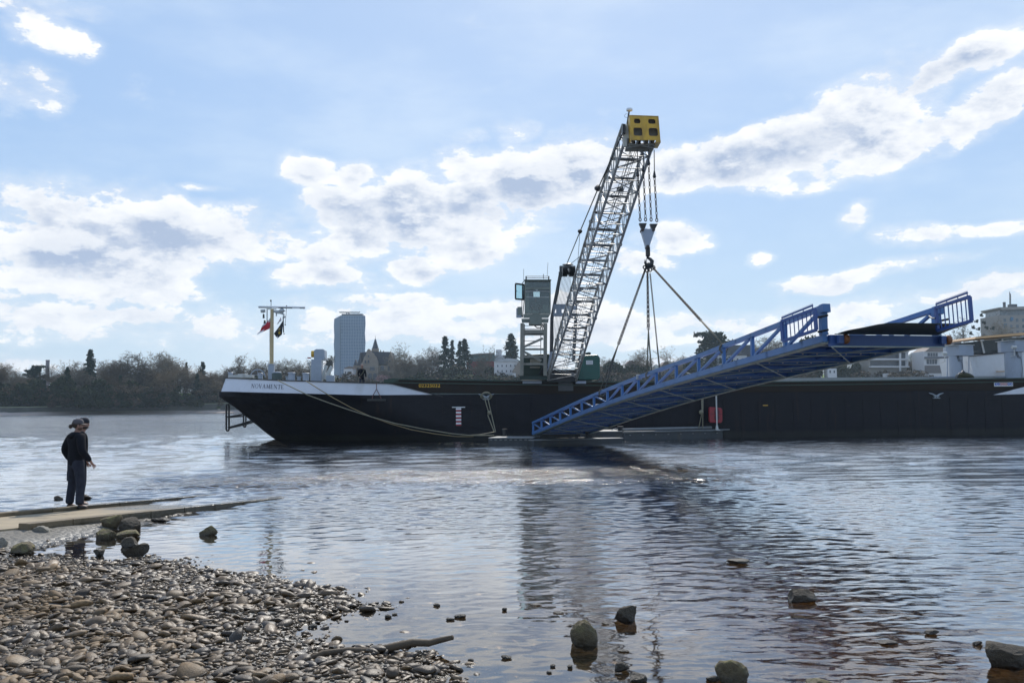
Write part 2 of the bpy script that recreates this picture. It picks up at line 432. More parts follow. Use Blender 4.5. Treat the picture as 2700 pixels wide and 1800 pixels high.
def polar(r, th):
    rr, tt = np.meshgrid(r, th, indexing='ij'); return rr*np.sin(tt), rr*np.cos(tt), rr
def build_water():
    r1 = np.concatenate([np.exp(np.arange(math.log(1.2), math.log(3.58), .012)), np.exp(np.arange(math.log(3.6), math.log(26), .0027)), np.exp(np.arange(math.log(26), math.log(80), .006))]); r2 = np.exp(np.linspace(math.log(82), math.log(1500), 70))
    X, Y, rr = polar(np.concatenate([r1, r2]), np.concatenate([np.linspace(R(-84), R(-37.5), 70), np.linspace(R(-37), R(37), 900), np.linspace(R(37.5), R(84), 70)]))
    spacing = np.where(rr < 26, np.where(rr < 3.6, rr*.012, rr*.0027), rr*.006)*np.where(np.abs(X) > .76*np.abs(Y), 4.5, 1.0); Z = np.zeros_like(X)
    r = np.random.default_rng(11)
    sd_ = seg_sd(X, Y, SHORE)
    dep = np.clip(-sd_, 0, 30)
    rf = seg_sd(X, Y, REEF)
    calm = .10 + .90*np.clip((dep-.6)/5.0, 0, 1)**1.3
    calm = np.maximum(calm, .95*np.clip((rf+.7)/1.3, 0, 1))
    gust = 1+.35*vnoise(X, Y, .25, 21)
    ruf = 5.0*np.exp(-((Y-27.5-.12*X)/3.2)**2)*np.clip((X+12)/4, 0, 1)*np.clip((9-X)/4, 0, 1)*(.75+.4*vnoise(X, Y, .8, 77)) + .5*np.clip((Y-34)/6, 0, 1)*np.clip((60-Y)/8, 0, 1)*np.clip((X+14)/6, 0, 1)
    gust = gust+np.clip(ruf, 0, 5)
    for i in range(64):
        lam = math.exp(r.uniform(math.log(.10), math.log(.9))); k = 2*math.pi/lam
        th = r.normal(R(-6), R(24)); ph = r.uniform(0, 6.28)
        sl_ = .0205*(1.0 if lam < .45 else .65)
        fade = np.clip((lam/spacing-2.2)/3, 0, 1)
        arg = k*(X*math.sin(th)+Y*math.cos(th))+ph + .8*vnoise(X, Y, .4, 30+i, 1)
        Z += fade*(sl_/k)*np.sin(arg)
    for i in range(34):
        lam = math.exp(r.uniform(math.log(.55), math.log(2.6))); k = 2*math.pi/lam; th = r.normal(R(-6), R(24)); ph = r.uniform(0, 6.28)
        Z += np.clip((lam/spacing-2.2)/3, 0, 1)*np.clip((rr-16)/22, 0, 1)*(.017/k)*np.sin(k*(X*math.sin(th)+Y*math.cos(th))+ph+.8*vnoise(X, Y, .3, 130+i, 1))
    Z *= .36+.64*np.clip((rr-9)/13, 0, 1)
    # ring ripples that spread from the rocks
    Z *= calm*gust
    # edge lapping: very small
    Z += .0012*vnoise(X, Y, 9, 5)
    o = grid_mesh('river_water', X, Y, Z, M_WATER)
    at = o.data.attributes.new('ruffle', 'FLOAT', 'POINT'); at.data.foreach_set('value', (calm*gust).astype(np.float32).ravel())
    tag(o, 'rippling blue-grey river water with sun glitter between the gravel bank and the far shore', None, kind='structure'); return o
def build_bed():
    r1 = np.exp(np.arange(math.log(1.2), math.log(40), .012)); r2 = np.exp(np.linspace(math.log(42), math.log(9000), 60))
    X, Y, rr = polar(np.concatenate([r1, r2]), np.linspace(R(-88), R(88), 620))
    Z = bed(X, Y)
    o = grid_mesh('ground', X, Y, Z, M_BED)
    rfa = np.clip((seg_sd(X, Y, REEF)+.8)/1.6+.25*vnoise(X, Y, 2.5, 61), 0, 1); at = o.data.attributes.new('reef', 'FLOAT', 'POINT'); at.data.foreach_set('value', rfa.astype(np.float32).ravel())
    tag(o, 'brown stony river bed and wet gravel shore', None, kind='structure')
build_water(); build_bed()

# ---- stones -------------------------------------------------------------
def ico(sub):
    bm = bmesh.new(); bmesh.ops.create_icosphere(bm, subdivisions=sub, radius=1)
    v = np.array([p.co[:] for p in bm.verts]); f = np.array([[q.index for q in p.verts] for p in bm.faces]); bm.free(); return v, f
def mat_stone(name, dry, dark, moss=None, wet_lo=.03, wet_hi=.20, pebble=True):
    m = bpy.data.materials.new(name); m.use_nodes = True; t = NT(m.node_tree); bs = t.n['Principled BSDF']
    g = t.node('ShaderNodeNewGeometry'); pos = g.outputs['Position']; z = t.sep(pos)[2]
    ri = g.outputs['Random Per Island']
    cr = t.node('ShaderNodeValToRGB'); t.put(cr.inputs[0], ri if pebble else t.noise(pos, 3, 4))
    e = cr.color_ramp.elements; e[0].color = (*dark, 1); e[1].color = (*dry, 1)
    x = e.new(.35); x.color = ((dry[0]+dark[0])*.5, (dry[1]+dark[1])*.48, (dry[2]+dark[2])*.42, 1)
    x = e.new(.7); x.color = (dry[0]*.8, dry[1]*.76, dry[2]*.66, 1); x = e.new(.9); x.color = (dry[0]*1.3, dry[1]*1.3, dry[2]*1.3, 1)
    c = t.mix(t.ss(t.noise(pos, 28, 5, .65), .3, .7, 0, .55), cr.outputs[0], (dark[0]*1.2, dark[1]*1.2, dark[2]*1.2, 1))
    if moss:
        up = t.sep(g.outputs['Normal'])[2]
        c = t.mix(t.m('MULTIPLY', t.ss(up, .1, .8), t.ss(t.noise(pos, 9, 4), .4, .6)), c, (*moss, 1))
    wet = t.ss(t.m('ADD', z, t.m('MULTIPLY', t.m('SUBTRACT', t.noise(pos, .9, 3), .5), .34 if pebble else .1)), wet_lo, wet_hi, 1, 0)
    c = t.mix(wet, c, t.mix(.45, (.02, .016, .012, 1), c))
    t.put(bs.inputs['Base Color'], c)
    t.put(bs.inputs['Roughness'], t.ss(wet, 0, 1, .82, .42, 'LINEAR'))
    b = t.node('ShaderNodeBump'); b.inputs['Distance'].default_value = .004 if pebble else .06
    t.put(b.inputs['Height'], t.noise(pos, 60 if pebble else 14, 8, .68)); t.put(bs.inputs['Normal'], b.outputs[0]); return m
M_PEB = mat_stone('pebble', (.31, .195, .088), (.036, .022, .010), wet_hi=.27)
M_ROCK = mat_stone('dark_rock', (.11, .09, .065), (.035, .028, .02), None, .0, .10, False)
M_ROCKW = mat_stone('pale_rock', (.42, .40, .37), (.20, .18, .15), None, -.05, .06, False)
M_ROCKM = mat_stone('mossy_rock', (.22, .175, .10), (.06, .048, .03), (.19, .16, .06), .0, .10, False)

def stone_shape(v, seed, rough=.22, angular=.0):
    r = np.random.default_rng(seed); o = v.copy()
    d = np.zeros(len(v))
    for k in range(7):
        a = r.normal(size=3); a /= np.linalg.norm(a); d += r.uniform(.4, 1)*np.sin(v@a*r.uniform(1.5, 4)+r.uniform(0, 6))
    o *= (1+rough*d/3)[:, None]
    for k in range(int(angular)):           # planar cuts
        a = r.normal(size=3); a /= np.linalg.norm(a); h = r.uniform(.45, .8)
        pr = o@a; ex = np.maximum(pr-h, 0); o -= ex[:, None]*a*.93
    return o
def gravel():
    V, F = ico(2); V1, F1 = ico(1)
    X = rng.uniform(-14, 2.6, 210000); Y = rng.uniform(5.2, 15.5, 210000)
    vis = (np.abs(X/Y) < .62); X = X[vis]; Y = Y[vis]
    sdist = seg_sd(X, Y, SHORE); B = bed(X, Y)
    s = (X-RA.x)*RDIR.x+(Y-RA.y)*RDIR.y; n = (X-RA.x)*RNOR.x+(Y-RA.y)*RNOR.y
    keep = (sdist > .02+.45*rng.random(len(X))**2*(1+vnoise(X, Y, 3.0, 91))) | (rng.random(len(X)) < .22*np.exp(sdist/.45)) 
    keep &= ~((n > -.9) & (s > -8)); keep &= (Y < 14.5)
    X, Y, B, sdist = X[keep], Y[keep], B[keep], sdist[keep]
    # size: denser small, some large
    size = np.clip(rng.lognormal(math.log(.0190), .55, len(X)), .011, .10)
    # thin out by packing
    order = np.argsort(-size); cell = .027; occ = {}
    out = []
    for i in order:
        key = (int(X[i]/cell), int(Y[i]/cell))
        if key in occ and size[i] < .045: continue
        rad = int(max(0, size[i]*.75/cell))
        for a in range(-rad, rad+1):
            for b in range(-rad, rad+1): occ[(key[0]+a, key[1]+b)] = 1
        out.append(i)
    out = np.array(out[:40000]); X, Y, B, size, sdist = X[out], Y[out], B[out], size[out], sdist[out]
    shapes = [stone_shape(V1, k, .25, 2 if k % 3 else 4) for k in range(10)]
    shapes2 = [stone_shape(V, 50+k, .28, 3 if k % 2 else 5) for k in range(10)]
    co = []; fa = []; base = 0
    for i in range(len(X)):
        big = size[i] > .042
        S, FF = (shapes2, F) if big else (shapes, F1)
        sh = S[rng.integers(10)]
        a = rng.uniform(0, 6.28); ca, sa = math.cos(a), math.sin(a)
        sx, sy, sz = size[i]*rng.uniform(.9, 1.5), size[i]*rng.uniform(.65, 1.0), size[i]*rng.uniform(.26, .55)
        p = sh*np.array([sx, sy, sz])
        tx, ty = rng.normal(0, .18, 2)
        zz = p[:, 2]+p[:, 0]*tx+p[:, 1]*ty
        q = np.stack([p[:, 0]*ca-p[:, 1]*sa+X[i], p[:, 0]*sa+p[:, 1]*ca+Y[i], zz+B[i]+sz*.45], 1)
        co.append(q); fa.append(FF+base); base += len(q)
    o = raw_mesh('gravel', np.concatenate(co), np.concatenate(fa), M_PEB)
    tag(o, 'wet brown and grey river gravel covering the near bank', 'gravel', kind='stuff')
gravel()
def rock(px, py, w, h, m, label, seed, name='rock', depth=.8, sink=.25, ang=5, z0=None, cat='rock', group=None, tilt=0.0, sub=4):
    """px,py = photo pixel of the middle of the rock's foot; w,h pixel size"""
    p = G(px, py, 0.0); 
    if z0 is None: z0 = max(float(bed(p.x, p.y)), 0.0)
    p = G(px, py, z0); sc = p.y/F_PX
    if px < 560 and py > 1350: w *= .86; h *= .84; ang += 3
    W, H = w*sc, h*sc
    V, F = ico(sub); S = stone_shape(V, seed, .24, ang+1)
    r = np.random.default_rng(seed+99)
    for k in range(5):
        a = r.normal(size=3)*r.uniform(6, 11); S *= (1+.02*np.sin(V@a+r.uniform(0, 6)))[:, None]
    lo, hi = S.min(0), S.max(0); S = (S-(lo+hi)/2)/(hi-lo)
    S[:, 2] += .5; S = S*np.array([W, W*depth, H*(1+sink)]); S[:, 2] -= H*sink
    if tilt: S[:, 2] += S[:, 0]*tilt
    o = raw_mesh(name, S, F, m, True); o.location = (p.x, p.y+W*depth*.4, z0); o.data.set_sharp_from_angle(angle=R(38))
    tag(o, label, cat, group); return o
K = K2
rock(90*K,1233*K,50*K,30*K, M_ROCKW, 'whitish rounded boulder below the slipway, farthest left of the pale rocks', 1, z0=.02)
rock(248*K,1213*K,56*K,36*K, M_ROCKM, 'pale lumpy rock touching the mud edge of the slipway', 2, z0=.02)
rock(293*K,1217*K,62*K,32*K, M_ROCK, 'black rounded rock leaning beside the pale lumpy one', 3, z0=.0)
rock(234*K,1239*K,58*K,28*K, M_ROCKM, 'flat-topped tan block in the shallow pool', 4, ang=8, z0=0)
rock(288*K,1236*K,60*K,20*K, M_ROCKM, 'low brown slab tilted behind the flat-topped tan block', 5, z0=0, tilt=.12)
rock(292*K,1256*K,46*K,26*K, M_ROCK, 'dark rock in the pool, between the slab and the large dark boulder', 6, z0=0)
rock(306*K,1282*K,66*K,38*K, M_ROCK, 'large dark boulder at the edge of the gravel with orange wet foot', 7, z0=0)
rock(222*K,1276*K,30*K,18*K, M_ROCK, 'small pointed wet stone left of the large dark boulder', 8, z0=0)
rock(42*K,1274*K,70*K,30*K, M_ROCKM, 'broad dark brown boulder in the pool at the left edge', 9, z0=0)
rock(4*K,1262*K,24*K,34*K, M_ROCKW, 'grey rock cut by the left edge of the picture', 10, z0=.02)
rock(477*K,1229*K,50*K,26*K, M_ROCKM, 'single squared rock standing alone in the calm water', 11, ang=8, z0=0)
rock(365*K,1196*K,56*K,8*K, M_ROCK, 'flat black slab just off the mud edge', 12, z0=0)
rock(1343*K,1484*K,64*K,56*K, M_ROCKM, 'tall rounded mossy rock rising from the water near the bottom', 13, z0=0, ang=2)
rock(1439*K,1428*K,54*K,34*K, M_ROCK, 'black jagged rock beyond the tall mossy one', 14, z0=0, ang=7)
rock(1686*K,1568*K,76*K,48*K, M_ROCKM, 'tan flat-topped rock at the bottom edge in the water', 15, z0=0, ang=5)
rock(2328*K,1536*K,104*K,52*K, M_ROCK, 'big angular brown boulder cut by the right edge', 16, z0=0, ang=4)
rock(1850*K,1384*K,62*K,28*K, M_ROCK, 'wet glistening peaked rock in the brown shallows', 17, z0=0, ang=7)
rock(1700*K,1296*K,52*K,9*K, M_ROCK, 'low wet stone barely breaking the surface beyond the peaked rock', 18, z0=0)
rock(2142*K,1456*K,34*K,8*K, M_ROCK, 'small wet stone in the shallows towards the right boulder', 19, z0=0)
rock(2045*K,1480*K,44*K,7*K, M_ROCK, 'flat wet stone left of the small one in the brown shallows', 20, z0=0)
rock(2250*K,1482*K,22*K,10*K, M_ROCK, 'narrow black stone nearest the right boulder', 21, z0=0)
rock(1430*K,1542*K,34*K,20*K, M_ROCK, 'dark stone below the tall mossy rock', 22, z0=0)
rock(1468*K,1566*K,40*K,16*K, M_ROCK, 'wet stone at the bottom edge below the tall mossy rock', 23, z0=0)
rock(1885*K,1584*K,60*K,20*K, M_ROCKM, 'low mossy stone at the bottom edge right of the tan rock', 24, z0=0)
rock(1640*K,1566*K,32*K,14*K, M_ROCK, 'small wet stone touching the tan flat-topped rock', 25, z0=0)
rr_ = random.Random(5)
for k in range(24):
    x, y = rr_.uniform(640, 1480), rr_.uniform(1380, 1560)
    if x < 840 and y < 1440: x += 240
    rock(x*K, y*K, rr_.uniform(12, 28)*K, rr_.uniform(3, 8)*K, M_ROCK, 'small wet stone poking through the shallow water beside the gravel', 100+k, name='stone', z0=0, ang=2, cat='stone', group='small wet stones in the shallows', sub=3)
def branch():
    pts = [(705,1512),(740,1503),(800,1492),(850,1494),(905,1492),(945,1486),(985,1481),(1010,1477),(1040,1481)]
    w = [G(x*K, y*K, .05) for x, y in pts]
    w = [Vector((p.x, p.y, .035+.02*math.sin(i*1.7)+.008*i)) for i, p in enumerate(w)]
    b = MB(); b.path(w, [.018, .026, .03, .037, .034, .032, .03, .026, .02], 10)
    tag(b.build('driftwood', mat('driftwood', (.085, .06, .036), .8, var=.3, scale=12, bump=.004, bscale=40), smooth='all'), 'long crooked driftwood branch lying at the water edge', 'driftwood')
branch()
# ---- slipway ------------------------------------------------------------
def slipway():
    e = empty('slipway', (RA.x, RA.y, 0), 'concrete slipway running down into the river at the left', 'slipway')
    M_C = mat('slip_concrete', (.33, .26, .165), .75, var=.25, scale=2, bump=.008, bscale=30, dirt=(.13, .10, .06), dscale=1.2, wetz=.05)
    M_K = mat('slip_kerb', (.17, .125, .07), .7, var=.25, scale=4, bump=.01, bscale=18, dirt=(.05, .045, .025), dscale=2.5, wetz=.13)
    def pt(s, n, z): q = RA + RDIR*s + RNOR*n; return Vector((q.x, q.y, z))
    b = MB(); ns = 24
    for i in range(ns):
        s0, s1 = -8+i*22/ns, -8+(i+1)*22/ns
        b.hexa([pt(s0, .1, ramp_z(s0)-.2), pt(s1, .1, ramp_z(s1)-.2), pt(s0, 2.05, ramp_z(s0)-.2), pt(s1, 2.05, ramp_z(s1)-.2),
                pt(s0, .1, ramp_z(s0)), pt(s1, .1, ramp_z(s1)), pt(s0, 2.05, ramp_z(s0)), pt(s1, 2.05, ramp_z(s1))])
    b.build('paving', M_C, e)
    for n0, n1, sa, sb in ((-.12, .1, 0.0, 9.2), (2.05, 2.27, -8, 9.4)):
        b = MB(); N = 10
        for i in range(N):
            s0, s1 = sa+(sb-sa)*i/N, sa+(sb-sa)*(i+1)/N-.012
            h = .075
            b.hexa([pt(s0, n0, ramp_z(s0)-.28), pt(s1, n0, ramp_z(s1)-.28), pt(s0, n1, ramp_z(s0)-.28), pt(s1, n1, ramp_z(s1)-.28),
                    pt(s0, n0, ramp_z(s0)+h), pt(s1, n0, ramp_z(s1)+h), pt(s0, n1, ramp_z(s0)+h), pt(s1, n1, ramp_z(s1)+h)])
        b.build('kerb', M_K, e, bevel=.012)
slipway()
for k, (x, y, w, h) in enumerate([(212, 1316, 30, 12), (150, 1318, 14, 10)]):
    rock(x*1.0, y*1.0, w*1.6, h*1.1, M_ROCK, ['low black rock behind the far kerb, right of the two men', 'low black rock behind the far kerb, left of the two men'][k], 200+k, z0=0)

# ------------------------------------------------------------ cargo barge
BA = G(950, 1163.5, 0); BB = G(2700, 1143, 0)
BU = Vector((BB.x-BA.x, BB.y-BA.y, 0)).normalized()      # towards the stern (right)
BV = Vector((-BU.y, BU.x, 0))                             # inward, away from the camera
BW = 11.0                                                 # beam
def S(px, py, off=0.0):
    """photo pixel -> (s along the barge, z) on a vertical plane 'off' metres behind the near side"""
    d = ray(px, py); o = BA + BV*off
    t = (o-CAM).dot(BV)/d.dot(BV); q = CAM + d*t
    return (q-BA).dot(BU), q.z
def B3(s, off, z): return BA + BU*s + BV*off + Vector((0, 0, z))
BROT = math.atan2(BU.y, BU.x)
BM3 = Matrix.Rotation(BROT, 3, 'Z')
def cpx(x, y): return (550+x/3.357, 750+y/3.357)
def mat_hull():
    m = bpy.data.materials.new('hull_black'); m.use_nodes = True; t = NT(m.node_tree); bs = t.n['Principled BSDF']
    pos = t.node('ShaderNodeNewGeometry').outputs['Position']; z = t.sep(pos)[2]
    n = t.noise(pos, .7, 6, .65); c = t.mix(t.ss(n, .3, .7), (.0045, .005, .009, 1), (.010, .010, .014, 1))
    st = t.ss(t.noise(t.v('MULTIPLY', pos, (1.6, 1.6, .12)), 1.4, 7, .7), .56, .74, 0, .7); c = t.mix(st, c, (.028, .017, .012, 1))
    sc = t.ss(t.noise(t.v('MULTIPLY', pos, (.5, .5, 5)), 3.0, 7, .75), .60, .72, 0, .6); c = t.mix(sc, c, (.035, .034, .036, 1))
    wl = t.ss(t.m('ADD', z, t.m('MULTIPLY', t.m('SUBTRACT', t.noise(pos, 2, 5), .5), .3)), .22, .5, .75, 0); c = t.mix(wl, c, (.022, .022, .018, 1))
    t.put(bs.inputs['Base Color'], c); t.put(bs.inputs['Roughness'], t.ss(n, .3, .7, .4, .6)); bs.inputs['Specular IOR Level'].default_value = .25
    b = t.node('ShaderNodeBump'); b.inputs['Distance'].default_value = .05; t.put(b.inputs['Height'], t.m('ADD', t.noise(pos, .8, 3, .5), t.m('MULTIPLY', t.noise(pos, 12, 4), .04))); t.put(bs.inputs['Normal'], b.outputs[0]); return m
M_HULL = mat_hull()
M_HULLB = mat('hull_brown', (.020, .012, .007), .5, var=.3, scale=.8, bump=.003, bscale=2, dirt=(.014, .012, .010), dscale=.6, spec=.25)
M_HWHITE = mat('hull_white', (.62, .63, .66), .35, var=.05, scale=1.5, dirt=(.50, .50, .50), dscale=.8)
M_RUST = mat('grey_antifoul', (.12, .115, .11), .5, var=.3, scale=1, dirt=(.07, .05, .04))
M_GREEN = mat('dark_green_paint', (.015, .045, .032), .35, var=.2, scale=1.5, dirt=(.03, .03, .02))
M_GREY = mat('ship_grey', (.30, .34, .40), .4, var=.08, scale=2, dirt=(.22, .24, .26), dscale=2)
M_DGREY = mat('dark_grey_steel', (.07, .075, .08), .45, var=.2, scale=3)
M_BLACK = mat('black_steel', (.012, .012, .013), .4, var=.2)
M_PALE = mat('pale_steel', (.50, .50, .47), .4, var=.12, scale=4, dirt=(.25, .22, .17), dscale=3)
M_YEL = mat('yellow_paint', (.58, .34, .03), .4, var=.1, dirt=(.30, .17, .03), dscale=2)
M_DECK = mat('deck_paint', (.10, .13, .12), .55, var=.2, dirt=(.07, .06, .05))
M_ROPE = mat('mooring_rope', (.24, .22, .15), .8, var=.25, scale=12, bump=.006, bscale=60)
M_RED = mat('red_plastic', (.27, .015, .025), .4, var=.1)
M_WHITE = mat('white_paint', (.72, .72, .72), .4, var=.05)
M_GLASS = mat('dark_glass', (.02, .03, .035), .08, var=.1)

E_B = empty('barge', tuple(BA), 'long black cargo barge with white bow bulwark moored across the river', 'barge')
# outline of bow in profile: z -> (s of stem)
prof = [(-.6, 640, 1361, 5.5), (0, 590, 1362, 5.5), (.0, 0, 0, 0)]
z_levels = []
def lv(cx, cy, off):
    s, z = S(*cpx(cx, cy), off); return s, z
L_wl = lv(588, 1362, 5.5); L_a = lv(520, 1318, 5.5); L_b = lv(390, 1213, 5.2); L_c = lv(240, 1090, 4.6); L_d = lv(97, 995, 3.8); L_e = lv(97, 948, 3.7); L_f = lv(152, 827, 3.9)
# rail and knuckle heights on the near side
def zline(pts, off):
    a = sorted(S(*p, off) for p in pts); return a
rail_px = [cpx(155,825), cpx(640,847), cpx(1100,864), cpx(1610,878)]
knuck_px = [cpx(97,947), cpx(640,960), cpx(1100,972), cpx(2075,998)]
RAIL = [S(p[0], p[1], o) for p, o in zip(rail_px, (3.0, .4, 0, 0))]
KN = [S(p[0], p[1], o) for p, o in zip(knuck_px, (3.2, .4, 0, 0))]
def interp(x, pts):
    pts = sorted(pts)
    if x <= pts[0][0]: return pts[0][1]
    for (a, b), (c, d) in zip(pts, pts[1:]):
        if x <= c: return b+(d-b)*(x-a)/(c-a)
    return pts[-1][1]
S_END = 52.0; S_RAIL_END = S(*cpx(1610, 878))[0]; S_WEDGE = S(*cpx(2075, 998))[0]
def deck_z(s):                     # knuckle / sheer line along the hull
    if s < S_WEDGE: return interp(s, KN)
    return interp(s, [(S_WEDGE, KN[-1][1]), (S(1600, 1049)[0], S(1600, 1049)[1]), (S(2170, 1049)[0], S(2170, 1049)[1]), (S(2430, 1046)[0], S(2430, 1046)[1]), (S(2700, 1039)[0], S(2700, 1039)[1]), (S_END, S(2700, 1039)[1]+.25)])
BLEND = 12.0
def hull_section(levels, name, m, ncol=26, close_bow=True, parent=E_B, thick=None):
    """levels: list of (s0, z or fn(s), y0, p) from bottom to top; near + far sides mirrored"""
    b = MB(); rows = []
    for (s0, zf, y0, p, sb) in levels:
        near = []
        for i in range(ncol+1):
            t = i/ncol; s = s0 + (sb-s0)*(t**1.3)
            y = y0*(1-t**1.3)**p
            near.append((s, y))
        near.append((S_END, 0.0))
        z = zf if callable(zf) else (lambda s, zz=zf: zz)
        far = [(s, BW-y) for s, y in near]
        rows.append([B3(s, y, z(s)) for s, y in reversed(near)] + [B3(s, y, z(s)) for s, y in far])
    n = len(rows[0])
    for r in rows: b.v += [tuple(p) for p in r]
    for k in range(len(rows)-1):
        for i in range(n-1):
            b.f.append((k*n+i, k*n+i+1, (k+1)*n+i+1, (k+1)*n+i))
        b.f.append((k*n+n-1, k*n, (k+1)*n, (k+1)*n+n-1))
    return b
s0 = BLEND
lo = [(L_wl[0]+1.6, -.9, 5.45, 1.7, 8.0), (L_wl[0], 0.0, 5.45, 1.8, 7.0), (L_a[0], L_a[1], 5.4, 1.8, 6.0), (L_b[0], L_b[1], 5.1, 1.9, 4.5), (L_c[0], L_c[1], 4.5, 2.0, 2.5), (L_d[0], L_d[1], 3.7, 2.1, 1.0),
      (L_e[0], lambda s: deck_z(s) if s > L_e[0]+2 else L_e[1]+(deck_z(s)-L_e[1])*max(0, (s-L_e[0])/2), 3.6, 2.1, .5)]
hb = hull_section(lo, 'hull', M_HULL)
hull = hb.build('hull', M_HULL, E_B, smooth=True)
# white bulwark band (slightly inside, 3 mm lip), leaning in
def bulwark():
    b = MB(); N = 44; rows = []
    s_top0 = L_f[0]; s_bot0 = L_e[0]+.12
    def yb(s, s0_): 
        t = max(0, min(1, (s-s0_)/(0.5-s0_))); return 3.6*(1-t)**2.1 if s < .5 else 0.0
    bot, top = [], []
    for i in range(N+1):
        t = (i/N)**1.25
        sb = s_bot0 + (S_WEDGE-s_bot0)*t; st = s_top0 + (S_WEDGE-s_top0)*t
        zt = interp(st, RAIL) if st < S_RAIL_END else interp(st, [(S_RAIL_END, RAIL[-1][1]), (S_WEDGE, KN[-1][1]+.02)])
        yy = .035 + .28*max(0, 1-(st-s_top0)/14)
        bot.append((sb, yb(sb, s_bot0)+.02, deck_z(sb)+.012)); top.append((st, yb(st, s_top0)+yy, zt))
    for side in (0, 1):
        f = (lambda y: y) if side == 0 else (lambda y: BW-y)
        for (s, y, z) in bot: b.v.append(tuple(B3(s, f(y), z)))
        for (s, y, z) in top: b.v.append(tuple(B3(s, f(y), z)))
        for (s, y, z) in top: b.v.append(tuple(B3(s+.02, f(y+.06), z)))
        o = side*3*(N+1)
        for i in range(N):
            b.f.append((o+i, o+i+1, o+N+1+i+1, o+N+1+i)); b.f.append((o+N+1+i, o+N+1+i+1, o+2*(N+1)+i+1, o+2*(N+1)+i))
    n1 = N+1
    b.f.append((0, n1, 3*n1+n1, 3*n1)); b.f.append((n1, 2*n1, 5*n1, 4*n1))
    o = b.build('bulwark', M_HWHITE, E_B, smooth=True)
    # black rail cap
    for side in (0, 1):
        f = (lambda y: y) if side == 0 else (lambda y: BW-y)
        c = MB(); pts = [B3(s, f(y-.01), z+.02) for (s, y, z) in top]
        for a, q in zip(pts, pts[1:]): c.beam(a, q, .10, .055)
        c.build('rail_cap', M_BLACK, E_B)
    c = MB(); c.beam(B3(top[0][0]-.02, top[0][1], top[0][2]+.02), B3(top[0][0]-.02, BW-top[0][1], top[0][2]+.02), .10, .055); c.build('rail_cap', M_BLACK, E_B)
    return top
TOP = bulwark()
# foredeck and side decks
def fore_deck():
    b = MB(); N = 20
    for i in range(N):
        s_a, s_b = L_f[0]+.4+(17-L_f[0])*i/N, L_f[0]+.4+(17-L_f[0])*(i+1)/N
        ya = 3.7*(1-max(0, min(1, (s_a-L_f[0])/(.5-L_f[0]))))**2.1+.4 if s_a < .5 else .3
        yb_ = 3.7*(1-max(0, min(1, (s_b-L_f[0])/(.5-L_f[0]))))**2.1+.4 if s_b < .5 else .3
        za, zb = deck_z(s_a)+.25, deck_z(s_b)+.25
        b.hexa([B3(s_a, ya, za-.1), B3(s_b, yb_, zb-.1), B3(s_a, BW-ya, za-.1), B3(s_b, BW-yb_, zb-.1), B3(s_a, ya, za), B3(s_b, yb_, zb), B3(s_a, BW-ya, za), B3(s_b, BW-yb_, zb)])
    b.build('foredeck', M_DECK, E_B)
fore_deck()
